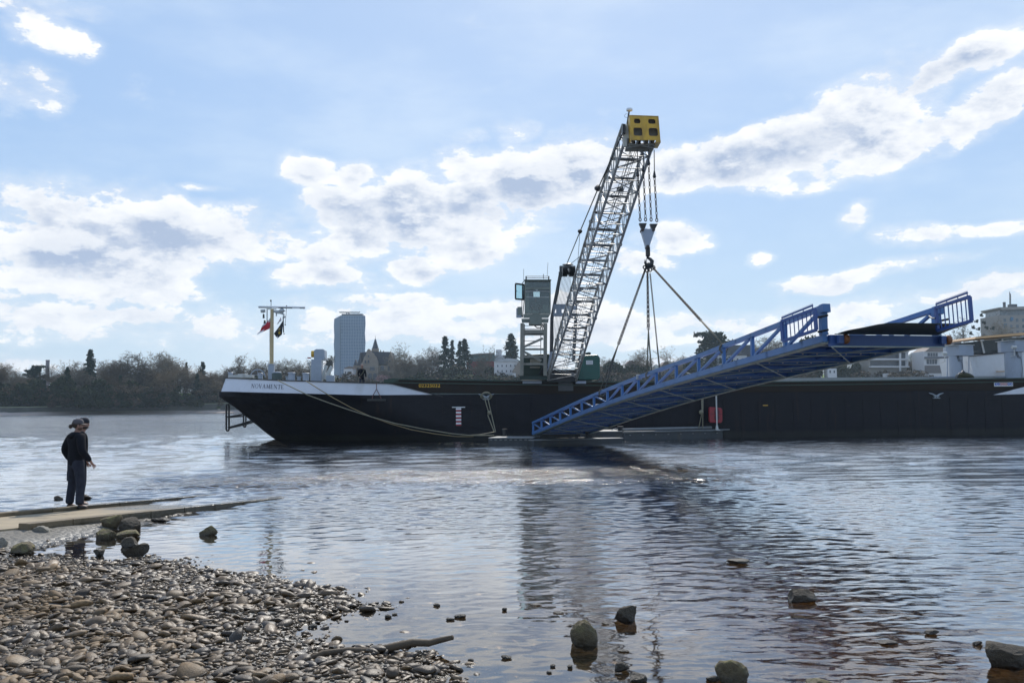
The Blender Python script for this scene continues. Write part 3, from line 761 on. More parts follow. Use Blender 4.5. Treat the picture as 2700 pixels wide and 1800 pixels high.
# hatch coaming (brown) with green lip
COAM = .75
c_top_px = [(1025,999.5),(1100,1001),(1250,1003),(1500,1007),(1800,1008.5),(2030,1007.5),(2300,1004),(2500,1001),(2700,997.5)]
CT = [S(x, y, COAM) for x, y in c_top_px]
CT0 = CT[0][0]
def coaming():
    bb = [MB(), MB()]; gg = [MB(), MB()]; g2 = MB(); N = 60; far = BW-COAM
    for i in range(N):
        s_a, s_b = CT0+(S_END-CT0)*i/N, CT0+(S_END-CT0)*(i+1)/N
        za, zb = interp(s_a, CT), interp(s_b, CT)
        for b, g, y0, y1 in ((bb[0], gg[0], COAM, COAM+.12), (bb[1], gg[1], far-.12, far)):
            b.hexa([B3(s_a, y0, deck_z(s_a)-.3), B3(s_b, y0, deck_z(s_b)-.3), B3(s_a, y1, deck_z(s_a)-.3), B3(s_b, y1, deck_z(s_b)-.3),
                    B3(s_a, y0, za-.02), B3(s_b, y0, zb-.02), B3(s_a, y1, za-.02), B3(s_b, y1, zb-.02)])
            g.hexa([B3(s_a, y0-.10, za-.02), B3(s_b, y0-.10, zb-.02), B3(s_a, y1+.06, za-.02), B3(s_b, y1+.06, zb-.02),
                    B3(s_a, y0-.10, za+.05), B3(s_b, y0-.10, zb+.05), B3(s_a, y1+.06, za+.05), B3(s_b, y1+.06, zb+.05)])
        g2.beam(B3(s_a, COAM-.05, za-.2), B3(s_b, COAM-.05, zb-.2), .06, .06)
        # walkway
    for b, g in zip(bb, gg): b.build('coaming', M_HULLB, E_B); g.build('coaming_lip', M_GREEN, E_B)
    g2.build('coaming_rib', M_GREEN, E_B)
    ws = [MB(), MB()]
    for i in range(N):
        s_a, s_b = S_RAIL_END+(S_END-S_RAIL_END)*i/N, S_RAIL_END+(S_END-S_RAIL_END)*(i+1)/N
        for w, y0, y1 in ((ws[0], .02, COAM), (ws[1], BW-COAM, BW-.02)):
            w.hexa([B3(s_a, y0, deck_z(s_a)-.12), B3(s_b, y0, deck_z(s_b)-.12), B3(s_a, y1, deck_z(s_a)-.12), B3(s_b, y1, deck_z(s_b)-.12),
                    B3(s_a, y0, deck_z(s_a)-.01), B3(s_b, y0, deck_z(s_b)-.01), B3(s_a, y1, deck_z(s_a)-.01), B3(s_b, y1, deck_z(s_b)-.01)])
    for w in ws: w.build('side_deck', M_HULLB, E_B)
    # front end plate with rounded green corner, hatch deck inside, end plate
    z = interp(CT0, CT)
    f = MB()
    pts = [(CT0-.35, deck_z(CT0)-.2), (CT0-.35, z-.35), (CT0-.22, z-.1), (CT0, z+.05), (CT0+.6, z+.05), (CT0+.6, z-.12), (CT0, z-.2), (CT0, deck_z(CT0)-.2)]
    f.prism([B3(s, COAM-.08, zz) for s, zz in pts], BV*.2)
    f.hexa([B3(CT0-.3, COAM, 2), B3(CT0-.1, COAM, 2), B3(CT0-.3, far, 2), B3(CT0-.1, far, 2), B3(CT0-.3, COAM, z), B3(CT0-.1, COAM, z), B3(CT0-.3, far, z), B3(CT0-.1, far, z)])
    f.build('coaming_end', M_GREEN, E_B)
    h = MB(); za = 3.05
    h.hexa([B3(CT0, COAM+.1, za-.1), B3(S_END-1, COAM+.1, za-.1), B3(CT0, far-.1, za-.1), B3(S_END-1, far-.1, za-.1), B3(CT0, COAM+.1, za), B3(S_END-1, COAM+.1, za), B3(CT0, far-.1, za), B3(S_END-1, far-.1, za)])
    h.build('hold_floor', M_DECK, E_B)
coaming()
# welded strakes and seams on the black side
def seams():
    b = MB(); N = 50
    for dz, w in ((-.03, .05), (-.42, .02), (-1.75, .03)):
        for i in range(N):
            s_a, s_b = S_WEDGE-.5+(S_END-S_WEDGE)*i/N, S_WEDGE-.5+(S_END-S_WEDGE)*(i+1)/N
            b.beam(B3(s_a, -.012, deck_z(s_a)+dz), B3(s_b, -.012, deck_z(s_b)+dz), .03, w)
    for px in range(1172, 2690, 46):
        s = S(px, 1100)[0]; b.beam(B3(s, -.008, .1), B3(s, -.008, deck_z(s)-.1), .024, .012, up=BU)
    b.build('rubbing_strake', M_HULL, E_B)
    g = MB()
    s0_, z0_ = S(1830, 1079)
    y = MB(); s1, z1 = S(2018, 1068); y.box(B3(s1, -.01, z1), (.32, .02, .07), BM3); y.build('yellow_mark', M_YEL, E_B)
seams()
# text helpers -------------------------------------------------------------
SERIF = {  # strokes on a 0..1 x 0..1 cell: (x0,y0,x1,y1,width)
 'N': (1.0, [(.14,0,.14,1,.05),(.14,1,.84,0,.13),(.84,0,.84,1,.05),(.03,0,.26,0,.035),(.0,1,.18,1,.035),(.72,1,.97,1,.035)]),
 'O': (1.0, None),
 'V': (.95, [(.1,1,.48,0,.13),(.48,0,.85,1,.05),(0,1,.24,1,.035),(.72,1,.97,1,.035)]),
 'A': (.95, [(.1,0,.46,1,.05),(.46,1,.84,0,.13),(.2,.36,.7,.36,.04),(0,0,.22,0,.035),(.7,0,.96,0,.035)]),
 'M': (1.2, [(.14,0,.18,1,.05),(.18,1,.5,.05,.12),(.5,.05,.82,1,.05),(.82,1,.86,0,.13),(.04,0,.24,0,.035),(.74,0,1,0,.035),(.08,1,.24,1,.035),(.78,1,.93,1,.035)]),
 'E': (.75, [(.2,0,.2,1,.13),(.06,0,.85,0,.04),(.06,1,.8,1,.04),(.2,.52,.62,.52,.04),(.85,0,.85,.2,.045),(.8,1,.8,.8,.045),(.62,.4,.62,.64,.04)]),
 'T': (.85, [(.5,0,.5,1,.13),(.04,1,.96,1,.04),(.3,0,.7,0,.035),(.04,1,.04,.78,.045),(.96,1,.96,.78,.045)])}
def serif_text(text, p0, xdir, ydir, H, nrm, Wd):
    b = MB(); tot = sum(SERIF[c][0] for c in text)+.12*(len(text)-1); k = Wd/tot; x = 0
    for c in text:
        w, st = SERIF[c]
        if st is None:
            N = 20; o = []; i_ = []
            for j in range(N):
                a = 2*math.pi*j/N
                o.append(p0 + xdir*((x+.5*w+.46*w*math.cos(a))*k) + ydir*((.5+.52*math.sin(a))*H))
                i_.append(p0 + xdir*((x+.5*w+.46*w*math.cos(a)*(.74))*k) + ydir*((.5+.52*math.sin(a)*.93)*H))
            base = len(b.v); b.v += [tuple(q+nrm*.006) for q in o] + [tuple(q+nrm*.006) for q in i_]
            for j in range(N):
                j2 = (j+1) % N; b.f.append((base+j, base+j2, base+N+j2, base+N+j))
        else:
            for (x0, y0, x1, y1, sw) in st:
                a = p0 + xdir*((x+x0*w)*k) + ydir*(y0*H); q = p0 + xdir*((x+x1*w)*k) + ydir*(y1*H)
                b.beam(a+nrm*.003, q+nrm*.003, sw*H, .008, up=nrm)
        x += w+.12
    return b
def font_mesh(text, name, m, parent, M, size, extr=.004, stretch=1.0, bold=0.0):
    cu = bpy.data.curves.new(name, 'FONT'); cu.body = text; cu.size = size; cu.extrude = extr; cu.offset = bold
    cu.align_x = 'LEFT'; cu.align_y = 'BOTTOM_BASELINE'
    o = bpy.data.objects.new(name+'_tmp', cu); col.objects.link(o)
    dg = bpy.context.evaluated_depsgraph_get(); dg.update()
    me = bpy.data.meshes.new_from_object(o.evaluated_get(dg)); bpy.data.objects.remove(o)
    off = parent_world(parent); me.transform(M); me.transform(Matrix.Translation(-off))
    me.materials.clear(); me.materials.append(m); me.name = name
    ob = bpy.data.objects.new(name, me); col.objects.link(ob); ob.parent = parent; return ob
M_INK = mat('black_lettering', (.015, .015, .03), .5, var=0)
def frame4(o, x, y, n):
    M = Matrix.Identity(4)
    for i in range(3): M[i][0] = x[i]; M[i][1] = y[i]; M[i][2] = n[i]; M[i][3] = o[i]
    return M
def name_board():
    a = S(*cpx(313, 908), .12); c = S(*cpx(640, 922), .12)
    p0 = B3(a[0], .0, a[1]); p1 = B3(c[0], .0, c[1])
    # project onto the leaning bulwark: keep just in front of it
    xd = (p1-p0).normalized(); yd = Vector((0, 0, 1))*.97 + BV*.10
    yoff = max(0, 0)
    nrm = -BV
    b = serif_text('NOVAMENTE', p0, xd, yd, .78*(S(*cpx(313, 868), .12)[1]-a[1])/.78, nrm, (p1-p0).length)
    # snap every vertex on to the bulwark surface
    from mathutils.bvhtree import BVHTree
    bw = [o for o in E_B.children if o.name.startswith('bulwark')][0]; off = Vector(E_B.location)
    tree = BVHTree.FromPolygons([v.co+off for v in bw.data.vertices], [tuple(p.vertices) for p in bw.data.polygons])
    out = []
    for v in b.v:
        v = Vector(v); h = tree.ray_cast(v - BV*4, BV, 12)
        dep = (v-p0).dot(-BV)
        out.append(tuple((h[0]-BV*(.012+max(0, dep)) if h[0] is not None else v)))
    b.v = out
    b.build('name_lettering', M_INK, E_B)
name_board()
def number_board():
    a = S(962*K2, 889.5*K2, COAM-.01); c = S(1011*K2, 890.5*K2, COAM-.01)
    p0 = B3(a[0], COAM-.012, a[1]); h = S(962*K2, 881*K2, COAM)[1]-a[1]
    o = font_mesh('02325032', 'number_lettering', mat('yellow_lettering', (.75, .42, .03), .5, var=.05), E_B, Matrix.Identity(4), 1.0, bold=.012)
    me = o.data; me.transform(Matrix.Translation(parent_world(E_B)))
    xs = [v.co.x for v in me.vertices]; ys = [v.co.y for v in me.vertices]
    L = (B3(c[0], COAM, c[1])-p0).length
    M = frame4(p0, BU, Vector((0, 0, 1)), -BV) @ Matrix.Diagonal((L/(max(xs)-min(xs)), h/(max(ys)-min(ys)), 1, 1)) @ Matrix.Translation((-min(xs), -min(ys), 0))
    me.transform(M); me.transform(Matrix.Translation(-parent_world(E_B)))
number_board()
def draft_marks():
    r = MB(); w = MB(); s, z0 = S(*cpx(2213, 1252)); z1 = S(*cpx(2213, 1092))[1]; N = 10
    for i in range(N):
        zz = z0+(z1-z0)*(i+.5)/N
        (r if i % 2 == 0 else w).box(B3(s, -.012, zz), (.32, .02, (z1-z0)/N*.98), BM3)
    w.box(B3(s, -.016, z1+.05), (.8, .025, .05), BM3)
    tag(r.build('draft_scale', mat('red_mark', (.30, .02, .03), .5, var=.05), E_B), 'red fields of the draft scale'); tag(w.build('draft_scale', M_WHITE, E_B), 'white fields of the draft scale')
draft_marks()
def stern_white():
    pts = [(2619,1041.5),(2700,1021),(2760,1007),(2760,1037),(2700,1039)]
    b = MB(); b.prism([B3(S(x, y, 0)[0], -.02, S(x, y, 0)[1]+.02) for x, y in pts], BV*.1); b.build('stern_bulwark', M_HWHITE, E_B)
    e = MB(); q = [(1040,1335),(1425,1235)]
    # pictogram board
    a = S(2621, 1006.5, COAM-.02); c = S(2671, 1018, COAM-.02)
    b = MB(); mid = B3((a[0]+c[0])/2, COAM-.02, (a[1]+c[1])/2); W, H = c[0]-a[0], a[1]-c[1]
    b.box(mid, (W, .02, H), BM3); bd = b.build('sign_board', M_WHITE, E_B)
    blue = mat('sign_blue', (.02, .10, .42), .5, var=0); red = mat('sign_red', (.5, .03, .04), .5, var=0)
    for k, colr in enumerate((0, 0, 1, 1, 1, 0, 0)):
        cc = mid + BU*((k-3)*W*.135) - BV*.014
        d = MB()
        if colr == 0:
            d.lathe(cc, [(H*.30, 0), (H*.30, .006)], 18, axis=-BV); d.build('sign_symbol', blue, E_B)
            d = MB()
            if k == 0: d.box(cc-BV*.009+BU*.02, (H*.12, .004, H*.3), BM3)
            elif k == 1: d.box(cc-BV*.009-Vector((0, 0, H*.08)), (H*.34, .004, H*.1), BM3)
            elif k == 5: d.box(cc-BV*.009, (H*.3, .004, H*.14), BM3)
            else: d.box(cc-BV*.009-Vector((0, 0, H*.04)), (H*.2, .004, H*.28), BM3)
            d.build('sign_symbol', M_WHITE, E_B)
        else:
            d.ring(cc, H*.27, H*.045, BU, (0, 0, 1), 18, 4); a2 = (BU+Vector((0, 0, -1))).normalized()*H*.24
            d.beam(cc-a2, cc+a2, H*.06, .008, up=BV); d.build('sign_symbol', red, E_B)
            d = MB(); d.box(cc-BV*.002, (H*.12, .003, H*.26), BM3); d.build('sign_symbol', M_INK, E_B)
stern_white()
def cleat(px, py, name='hull_cleat'):
    s, z = S(px, py); b = MB(); c = B3(s, -.08, z)
    for sg in (-1, 1):
        b.path([c+BU*(.08*sg)+Vector((0, 0, -.16)), c+BU*(.08*sg), c+BU*(.25*sg)+Vector((0, 0, .08)), c+BU*(.48*sg)+Vector((0, 0, .15))], [.045, .055, .045, .02], 8)
    b.box(c+Vector((0, 0, -.03)), (.32, .16, .09), BM3); b.box(c+Vector((0, 0, -.17)), (.42, .18, .05), BM3)
    b.build(name, mat('cleat_grey', (.26, .29, .31), .5), E_B, smooth=True); return c
CL1 = cleat(1282, 1045); CL2 = cleat(2467, 1042)
# bow fender frame hanging below the flare
def fender():
    off = 5.4; b = MB(); q = lambda x, y, o=off: B3(S(*cpx(x, y), o)[0], o, S(*cpx(x, y), o)[1])
    for o_ in (4.9, 5.9):
        dx = 0 if o_ < 5 else 22
        A, B_, C_ = q(158+dx*.9, 1068, off), q(158+dx*.9, 1290, off), q(180, 1170, off)
    def loop(x0, x1, y0, y1, r):
        pts = [q(x0, y0+10), q(x0, y1-12), q(x0+(x1-x0)*.25, y1), q(x0+(x1-x0)*.75, y1), q(x1, y1-12), q(x1, y0+10), q(x1-(x1-x0)*.25, y0), q(x0+(x1-x0)*.25, y0), q(x0, y0+10)]
        b.path(pts, r, 8)
    loop(157, 181, 1060, 1292, .065); loop(310, 330, 1150, 1260, .055)
    b.path([q(170, 1170), q(250, 1158), q(300, 1148), q(345, 1160)], .055, 8); b.path([q(170, 1175), q(310, 1164)], .05, 8)
    b.path([q(172, 1266), q(300, 1230), q(395, 1200)], .06, 8); b.path([q(175, 1272), q(310, 1240), q(398, 1216)], .055, 8)
    b.path([q(157, 1170), q(181, 1170)], .05, 8)
    b.build('bow_fender', M_BLACK, E_B, smooth=True)
fender()
# ladder-like fender hanging at the white bulwark
def hanger():
    b = MB(); q = lambda x, y: B3(S(*cpx(x, y))[0], -.08, S(*cpx(x, y))[1])
    b.path([q(1487, 872), q(1487, 925), q(1455, 985), q(1448, 1010)], .022, 6); b.path([q(1487, 925), q(1515, 980), q(1528, 1010)], .022, 6)
    e = tag(b.build('fender_line', mat('brown_line', (.12, .05, .04), .8)), 'thin brown line hanging in an inverted V over the white bulwark', 'line')
    c = MB(); c.beam(q(1405, 1020), q(1565, 1020), .14, .14); c.build('fender_beam', M_BLACK, e)
hanger()
def cyl_bollard(px, py_t, py_b, wpx, off, name, label, rope=False):
    s = S(px, py_t, off)[0]
    if s < .5: off = max(off, 3.6*(1-max(0, (s-L_e[0])/(.5-L_e[0])))**2.1+1.0)
    s, z1 = S(px, py_t, off); _, z0 = S(px, py_b, off); sc = B3(s, off, 0).y/F_PX; r = wpx*sc/2
    base = min(z0, deck_z(s)+.26)
    b = MB(); b.lathe(B3(s, off, base), [(r*1.0, 0), (r*.93, .05), (r*.93, z1-base-.08), (r*1.08, z1-base-.07), (r*1.08, z1-base-.02), (r*.9, z1-base)], 20)
    o = b.build('bollard', M_GREY, None, smooth=True); tag(o, label, 'bollard', 'bollards on the bow')
    if rope:
        c = MB()
        for k in range(5): c.ring(B3(s, off, z0+(z1-z0)*(.2+.14*k)), r*1.12, .045, BU, BV, 20, 6)
        tag(c.build('mooring_rope', mat('rope_coil', (.10, .13, .12), .8, bump=.004, bscale=80), smooth='all'), 'dark green rope wound round the widest bow bollard', 'rope')
    return B3(s, off, z0)
def cyl(cx, cyt, cyb, w, off, lab, rope=False):
    a = cpx(cx, cyt); c = cpx(cx, cyb); return cyl_bollard(a[0], a[1], c[1], w/3.357, off, 'bollard', lab, rope)
cyl(195, 776, 826, 42, 4.6, 'low grey bollard at the very tip of the bow, leftmost')
cyl(460, 783, 832, 40, 7.5, 'small grey bollard set back inside the hoop beside the mast')
BO1 = cyl(606, 771, 848, 72, 1.5, 'wide grey bollard wrapped in green rope beside the mast', True)
cyl(735, 777, 850, 64, 1.5, 'bare grey bollard in the middle of the row of three')
BO2 = cyl(861, 782, 853, 60, 1.5, 'bare grey bollard nearest the winch column')
# mast
def bow_mast():
    off = 5.5; q = lambda x, y, o=off: B3(S(*cpx(x, y), o)[0], o, S(*cpx(x, y), o)[1])
    base = q(556, 836); base.z = deck_z(0)+.2
    e = empty('signal_mast', tuple(base), 'yellow signal mast on the bow with a long radar bar on top', 'mast')
    sc = base.y/F_PX/3.357
    M_MY = mat('mast_yellow', (.48, .37, .20), .45, var=.1); M_MG = mat('mast_grey', (.42, .44, .44), .4)
    b = MB(); z7 = q(556, 706).z; b.box(Vector((base.x, base.y, (base.z+z7)/2)), (50*sc, 50*sc, z7-base.z), BM3); b.box(Vector((base.x, base.y, z7)), (62*sc, 62*sc, .05), BM3); b.build('mast_base', M_GREY, e, bevel=.02)
    t = q(556, 216); b = MB(); b.path([(base.x, base.y, z7), (base.x, base.y, t.z)], [18*sc, 15*sc], 14); b.build('pole', M_MY, e, smooth=True)
    b = MB(); b.path([q(560, 706), q(560, 350)], 3*sc, 6); b.path([q(541, 620), q(541, 300)], 2*sc, 6); b.build('cable_duct', M_MG, e)
    b = MB(); b.beam(q(441, 198), q(855, 205), .18, 16*sc); b.build('radar_bar', M_WHITE, e, bevel=.02)
    b = MB(); b.beam(q(443, 204), q(560, 206), .20, 5*sc); b.beam(q(808, 210), q(852, 211), .20, 5*sc); b.beam(q(620, 206), q(742, 208), .20, 7*sc); b.build('radar_band', M_DGREY, e)
    b = MB(); b.path([q(553, 200), q(553, 150)], 2.5*sc, 6); b.build('top_pole', M_BLACK, e); b = MB(); b.lathe(q(551, 152), [(5*sc, 0), (7*sc, 8*sc), (7*sc, 14*sc), (3*sc, 18*sc)], 10); b.build('top_lamp', M_BLACK, e)
    b = MB(); b.path([q(518, 222), q(518, 330)], 5*sc, 8); b.beam(q(513, 217), q(600, 219), 8*sc, 8*sc); b.beam(q(556, 232), q(680, 234), 10*sc, 8*sc)
    b.path([q(575, 236), q(600, 246), q(640, 250), q(672, 268)], [8*sc, 12*sc, 12*sc, 6*sc], 8); b.build('crossarm', M_MG, e, smooth=True)
    b = MB(); b.ball(q(648, 232), 24*sc, 12, 8, (1, 1, .9)); b.ball(q(668, 285), 13*sc, 10, 6); b.build('radar_housing', M_MG, e, smooth='all')
    b = MB(); b.path([q(462, 236), q(502, 232)], 14*sc, 12); b.path([q(482, 246), q(486, 262)], 2*sc, 6); b.build('horn', M_MG, e, smooth=True)
    for (x, y, w, h) in ((487, 280, 20, 36), (497, 330, 22, 30), (600, 268, 14, 22)):
        b = MB(); b.lathe(q(x, y+h/2), [(w*.4*sc, 0), (w*.5*sc, h*.2*sc), (w*.35*sc, h*.5*sc), (w*.5*sc, h*.8*sc), (w*.2*sc, h*sc)], 10); b.build('signal_lamp', M_BLACK if x != 600 else M_MG, e, smooth=True)
    b = MB(); b.path([q(482, 344), q(512, 342)], 2*sc, 6); b.path([q(690, 186), q(688, 240), q(678, 350)], 2*sc, 6); b.path([q(660, 290), q(664, 425)], 5*sc, 6); b.build('halyard', M_DGREY, e)
    for x, y in ((690, 190), (678, 356), (668, 436)):
        b = MB(); b.ball(q(x, y), 6*sc, 8, 6); b.build('ball_marker', M_BLACK, e, smooth='all')
    return e, q, sc
E_M, QM, MSC = bow_mast()
def cloth(pts_rows, name, mats, label, cat='flag', fn=None):
    """pts_rows: rows of 3-D points; mats by column band"""
    me = bpy.data.meshes.new(name); nr, nc = len(pts_rows), len(pts_rows[0])
    org = Vector(pts_rows[0][0]); vs = [tuple(Vector(p)-org) for r_ in pts_rows for p in r_]; fs = [(i*nc+j, i*nc+j+1, (i+1)*nc+j+1, (i+1)*nc+j) for i in range(nr-1) for j in range(nc-1)]
    me.from_pydata(vs, [], fs); me.update()
    for m_ in mats: me.materials.append(m_)
    k = 0
    for i in range(nr-1):
        for j in range(nc-1):
            me.polygons[k].material_index = fn(i/(nr-1), j/(nc-1)) if fn else 0; me.polygons[k].use_smooth = True; k += 1
    o = bpy.data.objects.new(name, me); col.objects.link(o); o.location = org
    so_ = o.modifiers.new('thick', 'SOLIDIFY'); so_.thickness = .012
    return tag(o, label, cat)
def flags():
    q = QM; mr = mat('flag_red', (.50, .03, .05), .8, var=.15); mw = mat('flag_white', (.60, .60, .62), .8, var=.1); mk = mat('flag_black', (.02, .025, .03), .8); my = mat('flag_gold', (.45, .30, .04), .8)
    def quad(c4, n, m_, amp):
        A, B_, C_, D = [q(*p) for p in c4]; rows = []
        for i in range(n+1):
            v = i/n; row = []
            for j in range(m_+1):
                u = j/m_; p = A.lerp(B_, u).lerp(D.lerp(C_, u), v)
                p = p + BV*(amp*math.sin(u*7+v*4)*(.3+v)) + Vector((0, 0, -1))*(amp*.4*math.sin(u*9+v*3)); row.append(p)
            rows.append(row)
        return rows
    def f1(v, u): return 0 if (.32 < u < .62 or .30 < v < .5) else (1 if u < .32 else 1 if (u > .62 and v > .5) else 0)
    cloth(quad([(553, 290), (553, 382), (430, 448), (482, 358)], 16, 12, .07), 'flag', [mr, mw], 'red and white tattered flag blowing left from the bow mast', fn=f1)
    cloth(quad([(664, 308), (650, 440), (612, 480), (578, 436)], 14, 14, .05), 'flag', [mk, my, mw], 'black and gold flag hanging right of the bow mast', fn=lambda v, u: 1 if (.3 < v < .62 and .25 < u < .75 and math.sin(u*17+v*9) > -.25) else (2 if v > .8 and u > .5 else 0))
    cloth(quad([(640, 288), (646, 320), (625, 335), (604, 356)], 6, 5, .03), 'pennant', [mw, mr], 'small pale pennant beside the black and gold flag', fn=lambda v, u: 1 if u < .2 else 0)
flags()
# winch / anchor column on the bow
def bow_column():
    off = 4.8; q = lambda x, y, o=off: B3(S(*cpx(x, y), o)[0], o, S(*cpx(x, y), o)[1])
    base = q(950, 850); base.z = deck_z(8)+.2; sc = base.y/F_PX/3.357
    e = empty('winch_column', tuple(base), 'tall grey winch column with a yellow drum on the foredeck', 'winch')
    b = MB(); c = q(960, 760); b.box(Vector((c.x, c.y, (q(0, 668).z+base.z)/2)), (88*sc, .9, q(0, 668).z-base.z), BM3); b.build('column', M_GREY, e, bevel=.03)
    b = MB(); x0, x1 = q(930, 0).x, q(1027, 0).x; z0, z1 = q(0, 668).z, q(0, 572).z
    b.prism([q(932, 665), q(1014, 668), q(1027, 650), q(1027, 580), q(1014, 571), q(950, 571), q(932, 584)], BV*1.3); b.build('motor_box', M_GREY, e, bevel=.02)
    b = MB(); b.path([q(903, 612)+BV*.4, q(931, 612)+BV*.4], 30*sc, 18); b.build('drum', M_YEL, e, smooth=True)
    b = MB(); b.beam(q(876, 648), q(905, 650), .2, 10*sc); b.build('red_handle', M_RED, e)
    b = MB(); b.path([q(1010, 680), q(985, 710), q(985, 830)], 8*sc, 8); b.path([q(998, 690), q(975, 715), q(972, 830)], 4*sc, 6); b.build('pipe', M_PALE, e, smooth=True)
    b = MB(); b.path([q(880, 690), q(920, 770), q(985, 840)], 9*sc, 8); b.beam(q(1045, 715), q(1000, 842), .25, 26*sc); b.beam(q(1092, 724), q(1030, 838), .25, 28*sc); b.path([q(1050, 760), q(1105, 838)], 4*sc, 6); b.path([q(905, 760), q(905, 850)], 6*sc, 6)
    b.build('brace', M_PALE, e)
    b = MB(); z = deck_z(8)+.25; cc = q(1010, 850); b.lathe((cc.x, cc.y, z), [(1.6, 0), (1.3, .2), (.4, .32)], 20); b.build('pedestal', M_GREY, e, smooth=True)
    # deck clutter near the tip: hoop, vents, pipes
    off2 = 4; q2 = lambda x, y: B3(S(*cpx(x, y), off2)[0], off2, S(*cpx(x, y), off2)[1])
    b = MB(); pts = [q2(435+65*math.cos(a), 822+70*math.sin(a)*-1) for a in np.linspace(0, math.pi, 16)]; b.path(pts, .035, 6)
    b.path([q2(435, 752), q2(435, 830)], .015, 5); b.path([q2(380, 800), q2(490, 800)], .015, 5)
    h = tag(b.build('hoop_frame', M_GREY, smooth='all'), 'thin grey hoop standing on the foredeck left of the mast', 'hoop')
    b = MB(); b.box(q2(290, 812), (1.5, .8, .18), BM3); b.path([q2(220, 822), q2(275, 804), q2(350, 804)], .05, 6); b.path([q2(340, 798), q2(370, 826)], .06, 6); b.box(q2(300, 798), (.5, .4, .1), BM3)
    tag(b.build('anchor_windlass', M_PALE), 'low pale anchor gear lying near the tip of the bow', 'windlass')
    b = MB(); b.box(q2(1080, 825)-Vector((0, 0, .1)), (.5, .5, .5), BM3); tag(b.build('deck_box', M_GREY, bevel=.02), 'small grey box on the foredeck right of the winch braces', 'box')
    for x, lab in ((700, 'left of the bare middle bollard'), (800, 'between the bare middle bollard and the third one')):
        b = MB(); b.lathe(q2(x, 830), [(.12, -.4), (.12, .06), (.16, .08), (.16, .13)], 12)
        tag(b.build('deck_vent', M_GREY, smooth=True), 'small grey vent '+lab, 'vent')
bow_column()
